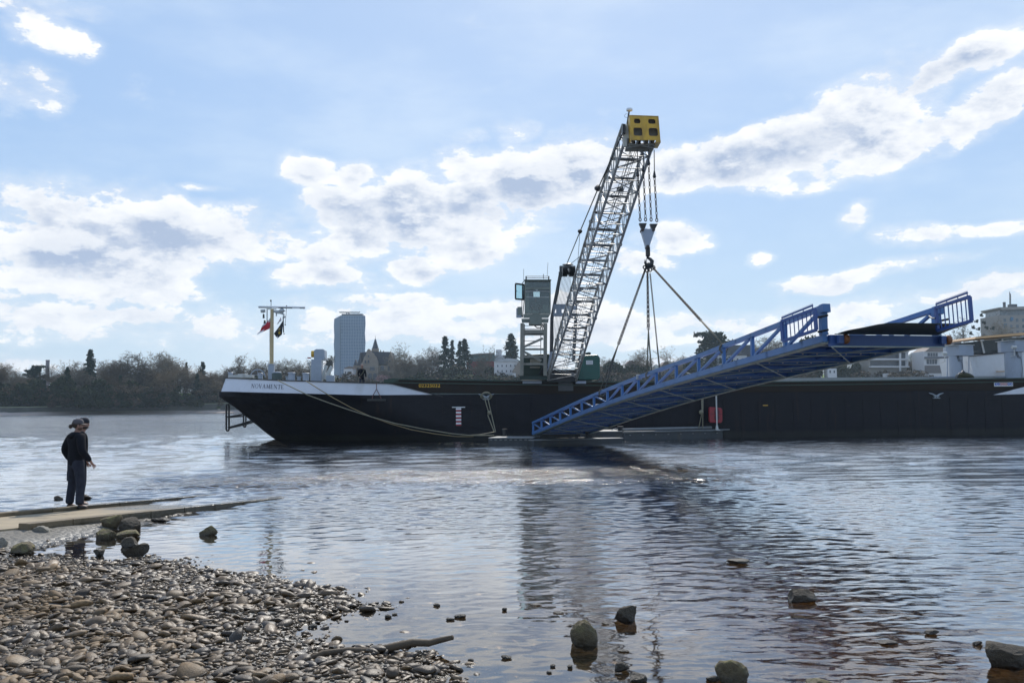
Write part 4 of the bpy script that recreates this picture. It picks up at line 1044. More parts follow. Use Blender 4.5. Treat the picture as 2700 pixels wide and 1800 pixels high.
# right-hand (stern) superstructure on the same vessel
def stern_things():
    def q(x, y, off): 
        s, z = S(2400+x/4.75, 760+y/4.75, off); return B3(s, off, z)
    for k, (bx0, bx1, by0, by1, px0, px1, pyb, off, lab) in enumerate([(455, 735, 722, 850, 488, 652, 1112, 4.0, 'grey round post with a square box head, left of the wheelhouse'),
                                          (1150, 1440, 668, 805, 1190, 1395, 1110, 2.2, 'larger grey post with a square box head in front of the wheelhouse')]):
        zb = q(0, pyb, off).z-.2; cx = q((px0+px1)/2, 900, off); sc = cx.y/F_PX/4.75
        e = empty('spud_post', (cx.x, cx.y, zb), lab, 'post', 'grey spud posts at the right')
        zt = q(0, by1, off).z; r = (px1-px0)*sc/2
        b = MB(); b.lathe((cx.x, cx.y, zb), [(r*1.3, 0), (r*1.3, .06), (r, .07), (r, zt-zb)], 24); b.build('post', M_GREY, e, smooth=True)
        z2 = q(0, by0, off).z; hc = q((bx0+bx1)/2, 800, off); w = (bx1-bx0)*sc
        b = MB(); b.prism([Vector((hc.x, hc.y, zt))+BU*(w*a)+BV*(w*d) for a, d in ((-.5, .1), (-.2, -.45), (.5, -.4), (.5, .4), (-.4, .5))], (0, 0, z2-zt)); b.build('head_box', M_GREY, e, bevel=.02)
        b = MB(); b.box((hc.x, hc.y, z2+.02), (w*1.05, w*.9, .035), BM3); b.build('head_lid', M_PALE, e)
        b = MB(); lx = q(bx0-25 if k == 0 else 1300, (by0+by1)/2+ (30 if k == 0 else 0), off-.9); b.path([lx-BU*.14, lx+BU*.14], .12, 12); b.path([lx-Vector((0, 0, .05)), lx-Vector((0, 0, .55)), lx-Vector((0, 0, .6))+BV*.4], .03, 6); b.build('floodlight', M_PALE, e, smooth=True)
        b = MB(); c0 = q((px0+px1)/2, by1, off)-BV*(r+.02)
        b.path([c0+BU*-.2+Vector((0, 0, .05)), c0+BU*-.1+Vector((0, 0, -.35)), c0+BU*.15+Vector((0, 0, -.4)), c0+BU*.2+Vector((0, 0, -1.1)), c0+BU*.1+Vector((0, 0, -2.1))], .018, 5)
        b.path([c0+BU*-.12+Vector((0, 0, .05)), c0+BU*-.02+Vector((0, 0, -.3)), c0+BU*.2+Vector((0, 0, -.3))], .018, 5); b.build('cable', M_BLACK, e)
    # wheelhouse
    off = 5.0; e = empty('wheelhouse', tuple(q(1100, 1105, off)), 'white wheelhouse with dark windows and an orange-tan roof at the right edge', 'wheelhouse')
    D = BV*4.0
    b = MB(); b.prism([q(x, y, off) for x, y in ((803, 1112), (738, 850), (1200, 800), (1560, 770), (1560, 1112))], D); b.build('wall', mat('wheelhouse_white', (.66, .66, .66), .4, var=.05, dirt=(.5, .48, .45), dscale=1), e)
    b = MB(); b.prism([q(x, y, off+.25) for x, y in ((935, 815), (893, 655), (1560, 605), (1560, 775))], D*.88); b.build('window', M_GLASS, e)
    for x0_, y0_, x1_, y1_ in ((890, 650, 928, 812), (1150, 630, 1178, 800), (1470, 600, 1500, 780)): b = MB(); b.beam(q(x0_, y0_, off+.1), q(x1_, y1_, off+.1), .09, .08); b.build('window_post', M_PALE, e)
    b = MB(); b.prism([q(x, y, off-.5) for x, y in ((808, 632), (825, 607), (1560, 540), (1560, 575))], D+BV*1.0); b.build('roof', mat('roof_tan', (.62, .38, .19), .5), e)
    b = MB(); b.box(q(900, 650, off-.3), (.25, .1, .06), BM3); b.box(q(1300, 612, off-.3), (.25, .1, .06), BM3); b.build('roof_lamp', M_WHITE, e)
    b = MB(); b.beam(q(738, 850, off-.05), q(1560, 768, off-.05), .08, .05); b.beam(q(780, 815, off-.1), q(800, 800, off-.1), .1, .06); b.box(q(1150, 778, off-.1), (.6, .1, .08), BM3); b.build('rail', M_DGREY, e)
    b = MB(); b.box(q(1155, 1040, off-.3), (.8, .3, .06), BM3); b.build('step', mat('roof_tan', (.62, .38, .19), .5), e)
    # person seen dimly inside: red jacket
    # life-net heap
    b = MB(); c = q(668, 1100, 1.6); V, F = ico(3); Sx = stone_shape(V, 77, .25, 3); Sx = Sx*np.array([1.0, .7, .62]); Sx[:, 2] = np.maximum(Sx[:, 2], -.15)
    sc = c.y/F_PX/4.75; Sx = Sx*105*sc; z0 = q(668, 1135, 1.6).z
    o = raw_mesh('net_heap', Sx+np.array([0, 0, .1]), F, mat('net', (.045, .045, .02), .9, var=.5, scale=8, bump=.05, bscale=9)); o.location = (c.x, c.y, z0+.05); tag(o, 'dark olive heap of netting on the deck between the grey posts', 'net')
    b = MB(); b.path([q(565, 1135, 1.3), q(600, 1080, 1.4), q(620, 1060, 1.5)], .05, 6); b.path([q(640, 1060, 1.4), q(660, 1030, 1.5), q(690, 1060, 1.4)], .05, 6); b.build('net_rope', M_DGREY, o).location = (0, 0, 0)
    for (x, y, w, lab) in ((450, 1112, 100, 'at the foot of the left grey post'), (1250, 1108, 90, 'at the foot of the right grey post')):
        b = MB(); b.box(q(x, y, 2.5), (w*.02, .5, .08), BM3); tag(b.build('deck_plate', M_GREY), 'flat grey plate on the deck '+lab, 'plate')
    for (x, y0, y1, o_, lab) in ((465, 1105, 870, 2.5, 'just left of the left grey post'), (735, 1000, 760, 3.5, 'between the left grey post and the wheelhouse')):
        b = MB(); b.path([q(x, 1112, o_), q(x, y1, o_)], .035, 8); tag(b.build('stanchion', M_GREY, smooth=True), 'thin pale stanchion '+lab, 'stanchion')
    s_, z_ = S(2400+250/4.75, 760+1135/4.75, 3.0)
    b = MB(); b.hexa([B3(s_-14, 3.0, 3.0), B3(s_+8, 3.0, 3.0), B3(s_-14, 8.0, 3.0), B3(s_+8, 8.0, 3.0), B3(s_-14, 3.0, z_+.12), B3(s_+8, 3.0, z_+.18), B3(s_-14, 8, z_+.12), B3(s_+8, 8, z_+.18)]); b.build('aft_hatch_cover', mat('hatch_grey', (.30, .31, .30), .5), E_B)
stern_things()

# ------------------------------------------------------------ lattice crane on the barge
def r5(x, y): return (1500+x/3.137, 260+y/3.137)
def rc(x, y): return (1340+x/4.75, 690+y/4.75)
M_BOOM = mat('boom_grey', (.36, .35, .32), .4, metal=.0, var=.2, scale=4, dirt=(.10, .09, .08), dscale=4)
M_BOOMD = mat('boom_dark', (.12, .115, .10), .5, var=.3, scale=4)
M_CG = mat('crane_green', (.012, .085, .065), .35, var=.12, scale=2, dirt=(.02, .05, .04), dscale=2)
M_CGD = mat('crane_green_dark', (.012, .035, .028), .4, var=.2)
M_CAB = mat('cab_grey', (.17, .19, .16), .4, var=.12, scale=3, dirt=(.10, .10, .08), dscale=3)
M_TOWER = mat('tower_steel', (.22, .21, .17), .35, var=.2, scale=3, dirt=(.12, .10, .07), dscale=2)
ZC = 58.0                       # depth of the crane's slew centre
E_C = empty('crane', tuple(P(1480, 1000, ZC)), 'green lattice-boom crane standing on the barge with a yellow boom head', 'crane')
def lacing(b, A, B_, C_, D, n, r, kind=0):
    """face lattice between chord A->B and chord C->D"""
    for i in range(n):
        t0, t1 = i/n, (i+1)/n
        a0, a1, c0, c1 = A.lerp(B_, t0), A.lerp(B_, t1), C_.lerp(D, t0), C_.lerp(D, t1)
        if (i+kind) % 2 == 0: b.tube(a0, c1, r, 5, cap=False)
        else: b.tube(c0, a1, r, 5, cap=False)
        b.tube(a1, c1, r*.9, 5, cap=False)
def boom():
    foot = P(1482, 1003, 56.5); head = P(1684, 378, 35.5)
    ax = (head-foot).normalized(); side = Vector((1, 0, 0)); side = (side-ax*side.dot(ax)).normalized(); nup = side.cross(ax)
    if nup.z < 0: nup = -nup
    Lb = (head-foot).length
    # stations: t, half width, depth, depth offset
    st = [(0, .88, .25), (.16, .78, .95), (.36, .70, 1.22), (.68, .66, 1.22), (.93, .60, 1.0), (1.0, .58, .9)]
    def pt(t, sx, dz):
        for (a, w, d), (a2, w2, d2) in zip(st, st[1:]):
            if t <= a2+1e-9:
                f = (t-a)/(a2-a); w_, d_ = w+(w2-w)*f, d+(d2-d)*f; break
        return foot + ax*(Lb*t) + side*(sx*w_) + nup*(dz*d_)
    ch = MB(); la = MB(); ba = MB()
    ts = [s[0] for s in st]
    for sx in (-1, 1):
        for dz in (0, 1):
            ch.path([pt(t, sx, dz) for t in ts], .062, 8)
    for t in (.16, .36, .68): 
        for sx in (-1, 1):
            for dz in (0, 1): ch.ball(pt(t, sx, dz), .11, 8, 6)
    segs = [(0, .16, 4), (.16, .36, 6), (.36, .68, 10), (.68, .93, 7), (.93, 1.0, 2)]
    for (t0, t1, n) in segs:
        lacing(la, pt(t0, -1, 0), pt(t1, -1, 0), pt(t0, -1, 1), pt(t1, -1, 1), n, .024)
        lacing(la, pt(t0, 1, 0), pt(t1, 1, 0), pt(t0, 1, 1), pt(t1, 1, 1), n, .024, 1)
        lacing(la, pt(t0, -1, 0), pt(t1, -1, 0), pt(t0, 1, 0), pt(t1, 1, 0), n, .026)
        lacing(la, pt(t0, -1, 1), pt(t1, -1, 1), pt(t0, 1, 1), pt(t1, 1, 1), n, .024, 1)
    for k in range(15):
        t = .10+.86*k/14
        ba = MB(); ba.beam(pt(t, -1, 1)-side*.06, pt(t, 1, 1)+side*.06, .12, .06, up=nup); ba.build('boom_crossbar', M_BOOMD, E_C)
        if k % 3 == 0: la.tube(pt(t, -1, 0), pt(t, 1, 1), .02, 5)
    ch.build('boom_chord', M_BOOM, E_C, smooth=True); la.build('boom_lacing', M_BOOM, E_C)
    # ladder / inner hoist lines
    w = MB()
    for dx in (-.12, .0, .12, .2): w.path([pt(.02, dx, .9), pt(.5, dx*1.3, .55), pt(.98, dx*1.5, .5)], .012, 4)
    w.build('hoist_rope', M_BLACK, E_C)
    # ---- head
    zh = 35.5
    q = lambda x, y, z=zh: P(*r5(x, y), z)
    b = MB()
    b.hexa([q(462, 440, 36), q(690, 440, 36), q(462, 440, 35.2), q(690, 440, 35.2), q(470, 395, 36), q(712, 395, 36), q(470, 395, 35.2), q(712, 395, 35.2)])
    for x in (480, 520, 640, 690): b.beam(q(x, 420, 35.4), q(x+12, 330, 35.2), .06, .12)
    b.beam(q(470, 410, 35), q(710, 372, 35), .05, .05); b.beam(q(500, 372, 35), q(700, 412, 35), .05, .05); b.beam(q(490, 385, 35), q(712, 385, 35), .06, .06)
    b.build('head_frame', M_BOOMD, E_C)
    for x in (528, 575, 632, 680):
        s = MB(); c = q(x, 372, 35.6); s.lathe(c-side*.05, [(.05, 0), (.22, 0), (.18, .05), (.22, .10), (.05, .10)], 20, axis=side); s.build('sheave', M_BLACK, E_C, smooth=True)
    # yellow housing: box with 4 rounded openings facing the camera side
    yl = MB()
    corners = [(502, 145), (742, 153), (758, 345), (516, 343)]
    def pl(u, v, dz=0.0):
        a = q(*corners[0], 34.7).lerp(q(*corners[1], 34.7), u); c = q(*corners[3], 34.7).lerp(q(*corners[2], 34.7), u)
        return a.lerp(c, v)+Vector((0, dz, 0))
    holes = [(.14, .36, .10, .30), (.63, .88, .10, .30), (.10, .40, .48, .82), (.62, .93, .48, .82)]
    us = sorted({0, 1, *[h for H in holes for h in H[:2]]}); vs = sorted({0, 1, .10, .30, .48, .82})
    for u0, u1 in zip(us, us[1:]):
        for v0, v1 in zip(vs, vs[1:]):
            cu, cv = (u0+u1)/2, (v0+v1)/2
            if any(h[0] < cu < h[1] and h[2] < cv < h[3] for h in holes): continue
            yl.hexa([pl(u0, v1), pl(u1, v1), pl(u0, v1, .03), pl(u1, v1, .03), pl(u0, v0), pl(u1, v0), pl(u0, v0, .03), pl(u1, v0, .03)])
    for h in holes:     # rounded corners
        for (u, v, su, sv) in ((h[0], h[2], 1, 1), (h[1], h[2], -1, 1), (h[0], h[3], 1, -1), (h[1], h[3], -1, -1)):
            e = .045; a, b_, c = pl(u, v, .015), pl(u+su*e, v, .015), pl(u, v+sv*e*1.3, .015)
            yl.prism([a, b_, c], (0, .015, 0))
    yl.build('head_guard', M_YEL, E_C)
    b = MB()
    for (u, v) in ((0, 0), (1, 0)): pass
    b.hexa([pl(0, 1, .04), pl(.02, 1, .04), pl(0, 1, .9), pl(.02, 1, .9), pl(0, 0, .04), pl(.02, 0, .04), pl(0, 0, .9), pl(.02, 0, .9)])
    b.hexa([pl(.98, 1, .04), pl(1, 1, .04), pl(.98, 1, .9), pl(1, 1, .9), pl(.98, 0, .04), pl(1, 0, .04), pl(.98, 0, .9), pl(1, 0, .9)])
    b.hexa([pl(0, -.02, 0), pl(1, -.02, 0), pl(0, -.02, .9), pl(1, -.02, .9), pl(0, -.045, 0), pl(1, -.045, 0), pl(0, -.045, .9), pl(1, -.045, .9)])
    b.hexa([pl(.85, 1.1, -.02), pl(1, 1.1, -.02), pl(.85, 1.1, .8), pl(1, 1.1, .8), pl(.85, 1.0, -.02), pl(1, 1.0, -.02), pl(.85, 1.0, .8), pl(1, 1.0, .8)])
    b.build('head_guard_side', M_YEL, E_C)
    for (x, y, r_) in ((565, 280, .24), (700, 285, .24), (565, 188, .16), (690, 190, .16)):
        s = MB(); s.lathe(q(x, y, 35.0), [(.05, 0), (r_, 0), (r_*.85, .06), (r_, .12), (.05, .12)], 22, axis=(0, 1, 0)); s.build('sheave', M_BOOMD, E_C, smooth=True)
    b = MB(); b.prism([q(x, y, 35.3) for x, y in ((455, 400), (440, 340), (475, 210), (500, 150), (512, 330), (480, 400))], (0, .08, 0)); b.build('head_plate', M_PALE, E_C)
    b = MB(); b.beam(q(453, 220, 35.2), q(453, 292, 35.2), .3, 27/3.137*35.2/F_PX); b.build('camera_box', M_BLACK, E_C)
    b = MB(); b.path([q(482, 210, 35.3), q(498, 108, 35.3)], .035, 6); b.path([q(500, 130), q(470, 128), q(458, 145), q(470, 158), q(495, 155)], .008, 4); b.build('aerial_pole', M_DGREY, E_C)
    b = MB(); c = q(501, 108, 35.3); b.lathe(c, [(.05, 0), (.12, .03), (.13, .08), (.11, .12), (.05, .13)], 18); b.build('aerial_dome', M_WHITE, E_C, smooth=True)
    # pendant from head to the gantry
    gp_ = P(1494, 697, 57.2); hp = P(*r5(438, 300), 35.6)
    k1 = P(*r5(240, 748), 40.5); k2 = P(*r5(92, 1100), 46.5)
    b = MB(); b.path([hp, k1, k2, gp_], .03, 6); b.path([hp+Vector((.5, 0, -.1)), P(*r5(430, 745), 40.8), P(*r5(250, 1180), 47), P(1503, 697, 57.2)], .02, 5)
    b.path([k2, P(*r5(70, 1400), 48), P(*rc(850, 150), 49)], .012, 5); b.build('pendant', M_BLACK, E_C)
    b = MB(); b.lathe(k1-Vector((0, 0, .1)), [(.06, 0), (.16, .08), (.16, .18), (.05, .28)], 8); b.lathe(k2-Vector((0, 0, .1)), [(.05, 0), (.12, .08), (.12, .16), (.05, .22)], 8)
    b.lathe(P(*r5(424, 755), 40.8)-Vector((0, 0, .1)), [(.08, 0), (.16, .05), (.16, .2), (.05, .24)], 8); b.build('pendant_socket', M_BLACK, E_C, smooth=True)
boom()
def gantry():
    q = lambda x, y, z=58.0: P(*rc(x, y), z)
    b = MB()
    b.beam(q(655, 150), q(548, 700), .18, .22); b.beam(q(548, 700), q(540, 1200), .18, .22); b.beam(q(828, 150), q(845, 700), .18, .22); b.beam(q(845, 700), q(818, 1250), .18, .2)
    b.beam(q(645, 68), q(840, 68), .3, .14); b.beam(q(655, 60), q(655, 160), .2, .14); b.beam(q(828, 60), q(828, 160), .2, .14); b.beam(q(632, 145), q(850, 145), .3, .16)
    b.build('gantry_frame', M_DGREY, E_C)
    n = 0
    for x in (672, 688, 704, 720, 762, 778, 794, 808):
        s = MB(); s.lathe(q(x, 125, 57.6), [(.04, 0), (.34, 0), (.28, .04), (.34, .08), (.04, .08)], 18, axis=(1, .15, 0)); s.build('gantry_sheave', M_BLACK, E_C, smooth=True)
    b = MB()
    for i in range(9):
        x0 = 660+i*16; x1 = 575+i*17
        b.tube(q(x0, 190, 57.7), q(x1+38, 535, 57.6), .013, 4); b.tube(q(x1+15, 680, 57.6), q(x1-20, 1150, 57.4), .013, 4)
    b.build('luffing_rope', M_BLACK, E_C)
    # plate with holes: build from strips
    b = MB(); Z = 57.9
    for (x0, x1, y0, y1) in ((566, 850, 530, 596), (566, 580, 596, 640), (600, 670, 596, 640), (715, 850, 596, 640), (566, 850, 640, 685)):
        b.hexa([q(x0, y1, Z), q(x1, y1, Z), q(x0, y1, Z+.12), q(x1, y1, Z+.12), q(x0, y0, Z), q(x1, y0, Z), q(x0, y0, Z+.12), q(x1, y0, Z+.12)])
    b.build('gantry_plate', M_GREY, E_C)
    b = MB(); c = q(747, 30, 58); b.tube(q(745, 60), c, .03, 6); b.build('gantry_aerial_pole', M_DGREY, E_C)
    b = MB(); b.lathe(c-Vector((0, 0, .1)), [(.12, 0), (.35, .04), (.37, .08), (.28, .12), (.06, .15)], 22); b.build('gantry_aerial', M_WHITE, E_C, smooth=True)
    b = MB(); b.prism([q(x, y, 56.9) for x, y in ((525, 1130), (560, 1120), (590, 1180), (540, 1340), (480, 1380))], (0, .25, 0)); b.build('boom_hinge', M_GREY, E_C)
gantry()
def house():
    q = lambda x, y, z: P(*rc(x, y), z)
    # right machinery house
    b = MB(); pts = [(868, 1478), (920, 1170), (1120, 1162), (1150, 1200), (1150, 1440), (1125, 1478)]
    b.prism([q(x, y, 57.5) for x, y in pts], (0, 5.0, 0)); b.build('machinery_house', M_CG, E_C, bevel=.05)
    b = MB(); b.beam(q(1018, 1260, 57.45), q(1018, 1260, 57.45)+Vector((0, 0, .001)), .1, .1) if False else None
    a, c = q(976, 1285, 57.47), q(1060, 1235, 57.47); b.hexa([Vector((a.x, a.y, a.z)), Vector((c.x, a.y, a.z)), Vector((a.x, a.y+.02, a.z)), Vector((c.x, a.y+.02, a.z)), Vector((a.x, a.y, c.z)), Vector((c.x, a.y, c.z)), Vector((a.x, a.y+.02, c.z)), Vector((c.x, a.y+.02, c.z))]); pb = b.build('notice_board', M_WHITE, E_C)
    b = MB()
    for i in range(4):
        zz = c.z+(a.z-c.z)*(.2+.2*i); b.box(((a.x+c.x)/2, a.y-.004, zz), ((c.x-a.x)*.8, .006, .035))
    b.build('notice_text', mat('faint_grey', (.5, .5, .5), .6), pb)
    b = MB(); b.prism([q(x, y, 58.5) for x, y in ((965, 1162), (965, 1140), (1010, 1130), (1035, 1135), (1035, 1162))], (0, 1.5, 0)); b.build('exhaust', M_CGD, E_C)
    # lower left house behind the tower
    b = MB(); b.prism([q(x, y, 58.6) for x, y in ((165, 1470), (165, 1165), (510, 1150), (530, 1180), (530, 1470))], (0, 4.0, 0)); b.build('engine_house', M_CGD, E_C, bevel=.04)
    b = MB(); 
    for (y0) in (1225, 1245, 1265, 1285, 1320): b.beam(q(272, y0, 58.5), q(400, y0, 58.5), .06, .1)
    b.build('louvre', M_TOWER, E_C)
    b = MB(); b.hexa([q(140, 1475, 56.6), q(500, 1475, 56.6), q(140, 1475, 62), q(500, 1475, 62), q(148, 1428, 56.6), q(500, 1428, 56.6), q(148, 1428, 62), q(500, 1428, 62)]); b.build('platform', M_CGD, E_C)
    # slew base and sill beam
    b = MB(); b.hexa([q(500, 1500, 56.8), q(860, 1500, 56.8), q(500, 1500, 61), q(860, 1500, 61), q(500, 1350, 56.8), q(880, 1350, 56.8), q(500, 1350, 61), q(880, 1350, 61)]); b.build('slew_base', M_BLACK, E_C)
    b = MB(); c0 = q(670, 1490, 59.5); b.lathe((c0.x, c0.y, 3.0), [(2.0, 0), (2.0, c0.z-3.0)], 28); b.build('turntable', M_DGREY, E_C, smooth=True)
    b = MB()
    for (x0, x1) in ((180, 420), (845, 975)): b.hexa([q(x0, 1525, 57.2), q(x1, 1525, 57.2), q(x0, 1525, 60), q(x1, 1525, 60), q(x0, 1492, 57.2), q(x1, 1492, 57.2), q(x0, 1492, 60), q(x1, 1492, 60)])
    b.build('outrigger_pad', M_GREY, E_C)
    b = MB(); 
    for i in range(8):
        x = 400+i*9; b.path([q(440+i*4, 1180, 56.9), q(x+30, 1320, 56.8), q(x-10, 1400, 56.8), q(x, 1430, 56.8)], .022, 5)
    b.build('hose', M_BLACK, E_C)
house()
def cabin():
    Z = 55.6; q = lambda x, y, z=Z: P(*rc(x, y), z); D = 2.3
    b = MB()
    for (x0, x1) in ((165, 160), (455, 455)):
        for dz in (0, 1.9): b.beam(q(x0+10, 770, Z+dz), q(x1+8, 1425, Z+dz), .2 if dz == 0 else .14, .22)
    b.beam(q(480, 780, Z), q(470, 1380, Z), .1, .1)
    for y in (790, 1400):
        for x in (172, 460): b.beam(q(x, y, Z), q(x, y, Z+1.9), .1, .12)
    for y in (880, 910, 1095, 1190, 1280): 
        b.beam(q(175, y), q(455, y), .14, .12 if y != 880 else .28); b.beam(q(175, y, Z+1.9), q(455, y, Z+1.9), .1, .1)
    b.beam(q(185, 1070), q(435, 958), .1, .14); b.beam(q(185, 1120), q(415, 1240), .1, .14)
    b.build('cab_tower', M_TOWER, E_C)
    b = MB()
    for x in (195, 205, 408): b.tube(q(x, 780, Z+.9), q(x, 1180, Z+.9), .022, 6)
    for y in (800, 840, 990, 1055): b.tube(q(190, y, Z+.9), q(408, y, Z+.9), .018, 5)
    b.build('ladder', M_DGREY, E_C)
    # platform under the cab
    b = MB(); b.hexa([q(172, 765), q(500, 765), q(172, 765, Z+D), q(500, 765, Z+D), q(165, 712), q(508, 712), q(165, 712, Z+D), q(508, 712, Z+D)])
    b.hexa([q(258, 800), q(420, 800), q(258, 800, Z+1), q(420, 800, Z+1), q(258, 766), q(420, 766), q(258, 766, Z+1), q(420, 766, Z+1)]); b.box(q(343, 740, Z-.12), (.75, .2, .45)); b.build('cab_platform', M_CAB, E_C)
    b = MB(); b.path([q(330, 800), q(360, 825), q(410, 825), q(430, 790)], .035, 6); b.path([q(420, 770), q(440, 800), q(425, 840), q(450, 870)], .03, 6); b.path([q(440, 770), q(455, 800), q(445, 830)], .03, 6); b.build('hose', M_BLACK, E_C)
    # cab body: frames around glass
    x0, x1, yt, yb = 205, 533, 232, 655
    def slab(x0_, x1_, y0_, y1_, z0_, z1_, bb): bb.hexa([q(x0_, y1_, z0_), q(x1_, y1_, z0_), q(x0_, y1_, z1_), q(x1_, y1_, z1_), q(x0_, y0_, z0_), q(x1_, y0_, z0_), q(x0_, y0_, z1_), q(x1_, y0_, z1_)])
    b = MB()
    slab(x0, x0+16, yt, yb, Z-.02, Z+.12, b); slab(x1-16, x1, yt, yb, Z-.02, Z+.12, b)
    slab(x0+16, x1-16, yt, 250, Z-.02, Z+.12, b); slab(x0+16, x1-16, 318, 350, Z-.02, Z+.12, b); slab(x0+16, x1-16, 640, yb, Z-.02, Z+.12, b)
    slab(x0, x0+14, yt, yb, Z+D-.12, Z+D, b); slab(x1-14, x1, yt, yb, Z+D-.12, Z+D, b); slab(x0, x1, 640, yb, Z+D-.12, Z+D, b); slab(x0, x1, yt, 300, Z+D-.12, Z+D, b)
    slab(x0, x0+320, 600, yb, Z+D-.1, Z+D-.06, b)
    b.build('cab_frame', M_CAB, E_C)
    b = MB(); b.hexa([q(195, 238, Z-.15), q(540, 238, Z-.15), q(195, 238, Z+D+.1), q(540, 238, Z+D+.1), q(200, 222, Z-.15), q(540, 222, Z-.15), q(200, 222, Z+D+.1), q(540, 222, Z+D+.1)]); b.build('cab_roof', M_CGD, E_C)
    b = MB(); b.hexa([q(190, 705), q(500, 705), q(190, 705, Z+D), q(500, 705, Z+D), q(190, 656), q(528, 656), q(190, 656, Z+D), q(528, 656, Z+D)]); b.build('cab_floor', M_CAB, E_C)
    # glass
    gm = bpy.data.materials.new('cab_glass'); gm.use_nodes = True; t = NT(gm.node_tree); t.n.clear()
    fr = t.node('ShaderNodeFresnel'); fr.inputs[0].default_value = 1.5; gl = t.node('ShaderNodeBsdfGlossy'); gl.inputs['Roughness'].default_value = .03; tr = t.node('ShaderNodeBsdfTransparent'); tr.inputs[0].default_value = (.70, .78, .77, 1)
    mx = t.node('ShaderNodeMixShader'); t.put(mx.inputs[0], t.m('ADD', fr.outputs[0], .05, clamp=True)); t.put(mx.inputs[1], tr.outputs[0]); t.put(mx.inputs[2], gl.outputs[0]); o_ = t.node('ShaderNodeOutputMaterial'); t.put(o_.inputs[0], mx.outputs[0])
    gd = bpy.data.materials.new('door_glass'); gd.use_nodes = True; t = NT(gd.node_tree); t.n.clear()
    gl = t.node('ShaderNodeBsdfGlossy'); gl.inputs['Roughness'].default_value = .05; tr = t.node('ShaderNodeBsdfTransparent'); tr.inputs[0].default_value = (.76, .90, .92, 1); mx = t.node('ShaderNodeMixShader'); mx.inputs[0].default_value = .08; t.put(mx.inputs[1], tr.outputs[0]); t.put(mx.inputs[2], gl.outputs[0]); o_ = t.node('ShaderNodeOutputMaterial'); t.put(o_.inputs[0], mx.outputs[0])
    b = MB(); slab(x0+16, x1-16, 350, 640, Z+.04, Z+.06, b); b.build('front_window', gm, E_C)
    b = MB(); slab(x0+16, x1-16, 250, 318, Z+.04, Z+.06, b); b.build('upper_window', gm, E_C)
    b = MB(); slab(x1-8, x1-4, 245, 645, Z+.12, Z+D-.12, b); b.build('side_window', gm, E_C)
    b = MB()
    slab(x0+14, 316, 345, 600, Z+D-.06, Z+D-.04, b); slab(395, x1-14, 345, 600, Z+D-.06, Z+D-.04, b); slab(316, 395, 440, 600, Z+D-.06, Z+D-.04, b); slab(x0+14, x1-14, 300, 375, Z+D-.06, Z+D-.04, b)
    b.build('rear_panel', M_DGREY, E_C)
    b = MB(); slab(272, 384, 608, 640, Z+.3, Z+.8, b); slab(430, 500, 540, 636, Z+.4, Z+1.2, b); slab(x0+20, 260, 380, 630, Z+1.2, Z+1.9, b); b.build('control_desk', M_CAB, E_C)
    b = MB(); b.beam(q(215, 445, Z+.02), q(525, 445, Z+.02), .03, .03); b.beam(q(215, 372, Z-.06), q(520, 372, Z-.06), .03, .03); b.path([q(345, 352, Z-.1), q(370, 352, Z-.1), q(350, 372, Z-.1)], .025, 5); b.build('wiper_bar', M_PALE, E_C)
    b = MB()
    for x in (228, 512): b.tube(q(x, 224, Z+.1), q(x, 182, Z+.1), .022, 6); b.tube(q(x-8, 224, Z+1.8), q(x-8, 182, Z+1.8), .022, 6)
    for y in (182, 203): b.tube(q(224, y, Z+.1), q(515, y, Z+.1), .02, 6); b.tube(q(216, y, Z+1.8), q(507, y, Z+1.8), .02, 6)
    b.build('roof_railing', M_BLACK, E_C)
    b = MB(); b.tube(q(488, 180, Z+.5), q(498, 10, Z+.5), .012, 5); b.tube(q(441, 215, Z+.5), q(441, 155, Z+.5), .02, 5); b.tube(q(193, 235, Z+.5), q(194, 90, Z+.5), .012, 5); b.build('whip_aerial', M_DGREY, E_C)
    # open door on the left
    b = MB(); a, c, d, e = q(92, 275, Z+.1), q(200, 288, Z+.5), q(198, 474, Z+.5), q(92, 466, Z+.1)
    for p1, p2 in ((a, c), (c, d), (d, e), (e, a)): b.beam(p1, p2, .05, .10)
    b.beam(q(180, 290, Z+.45), q(180, 475, Z+.45), .05, .08); b.beam(q(98, 368, Z+.1), q(112, 368, Z+.1), .06, .04)
    dr = b.build('cab_door', M_BLACK, E_C); g = MB(); g.prism([a, c, d, e], (0, .01, 0)); g.build('pane', gd, dr)
    b = MB(); b.beam(q(165, 285), q(200, 240), .05, .05); b.beam(q(200, 475, Z+.5), q(180, 700, Z+.5), .05, .05); b.tube(q(172, 480, Z+.5), q(172, 690, Z+.5), .025, 5); b.build('door_stay', M_CAB, E_C)
    b = MB(); b.hexa([q(100, 702), q(165, 702), q(105, 702, Z+.8), q(170, 702, Z+.8), q(100, 578), q(165, 578), q(105, 578, Z+.8), q(170, 578, Z+.8)]); b.build('side_box', M_GREY, E_C, bevel=.03)
    b = MB(); b.box(q(145, 615, Z-.02), (.28, .03, .5)); b.build('side_box_vent', M_CAB, E_C)
    return q, Z
CABQ, CABZ = cabin()

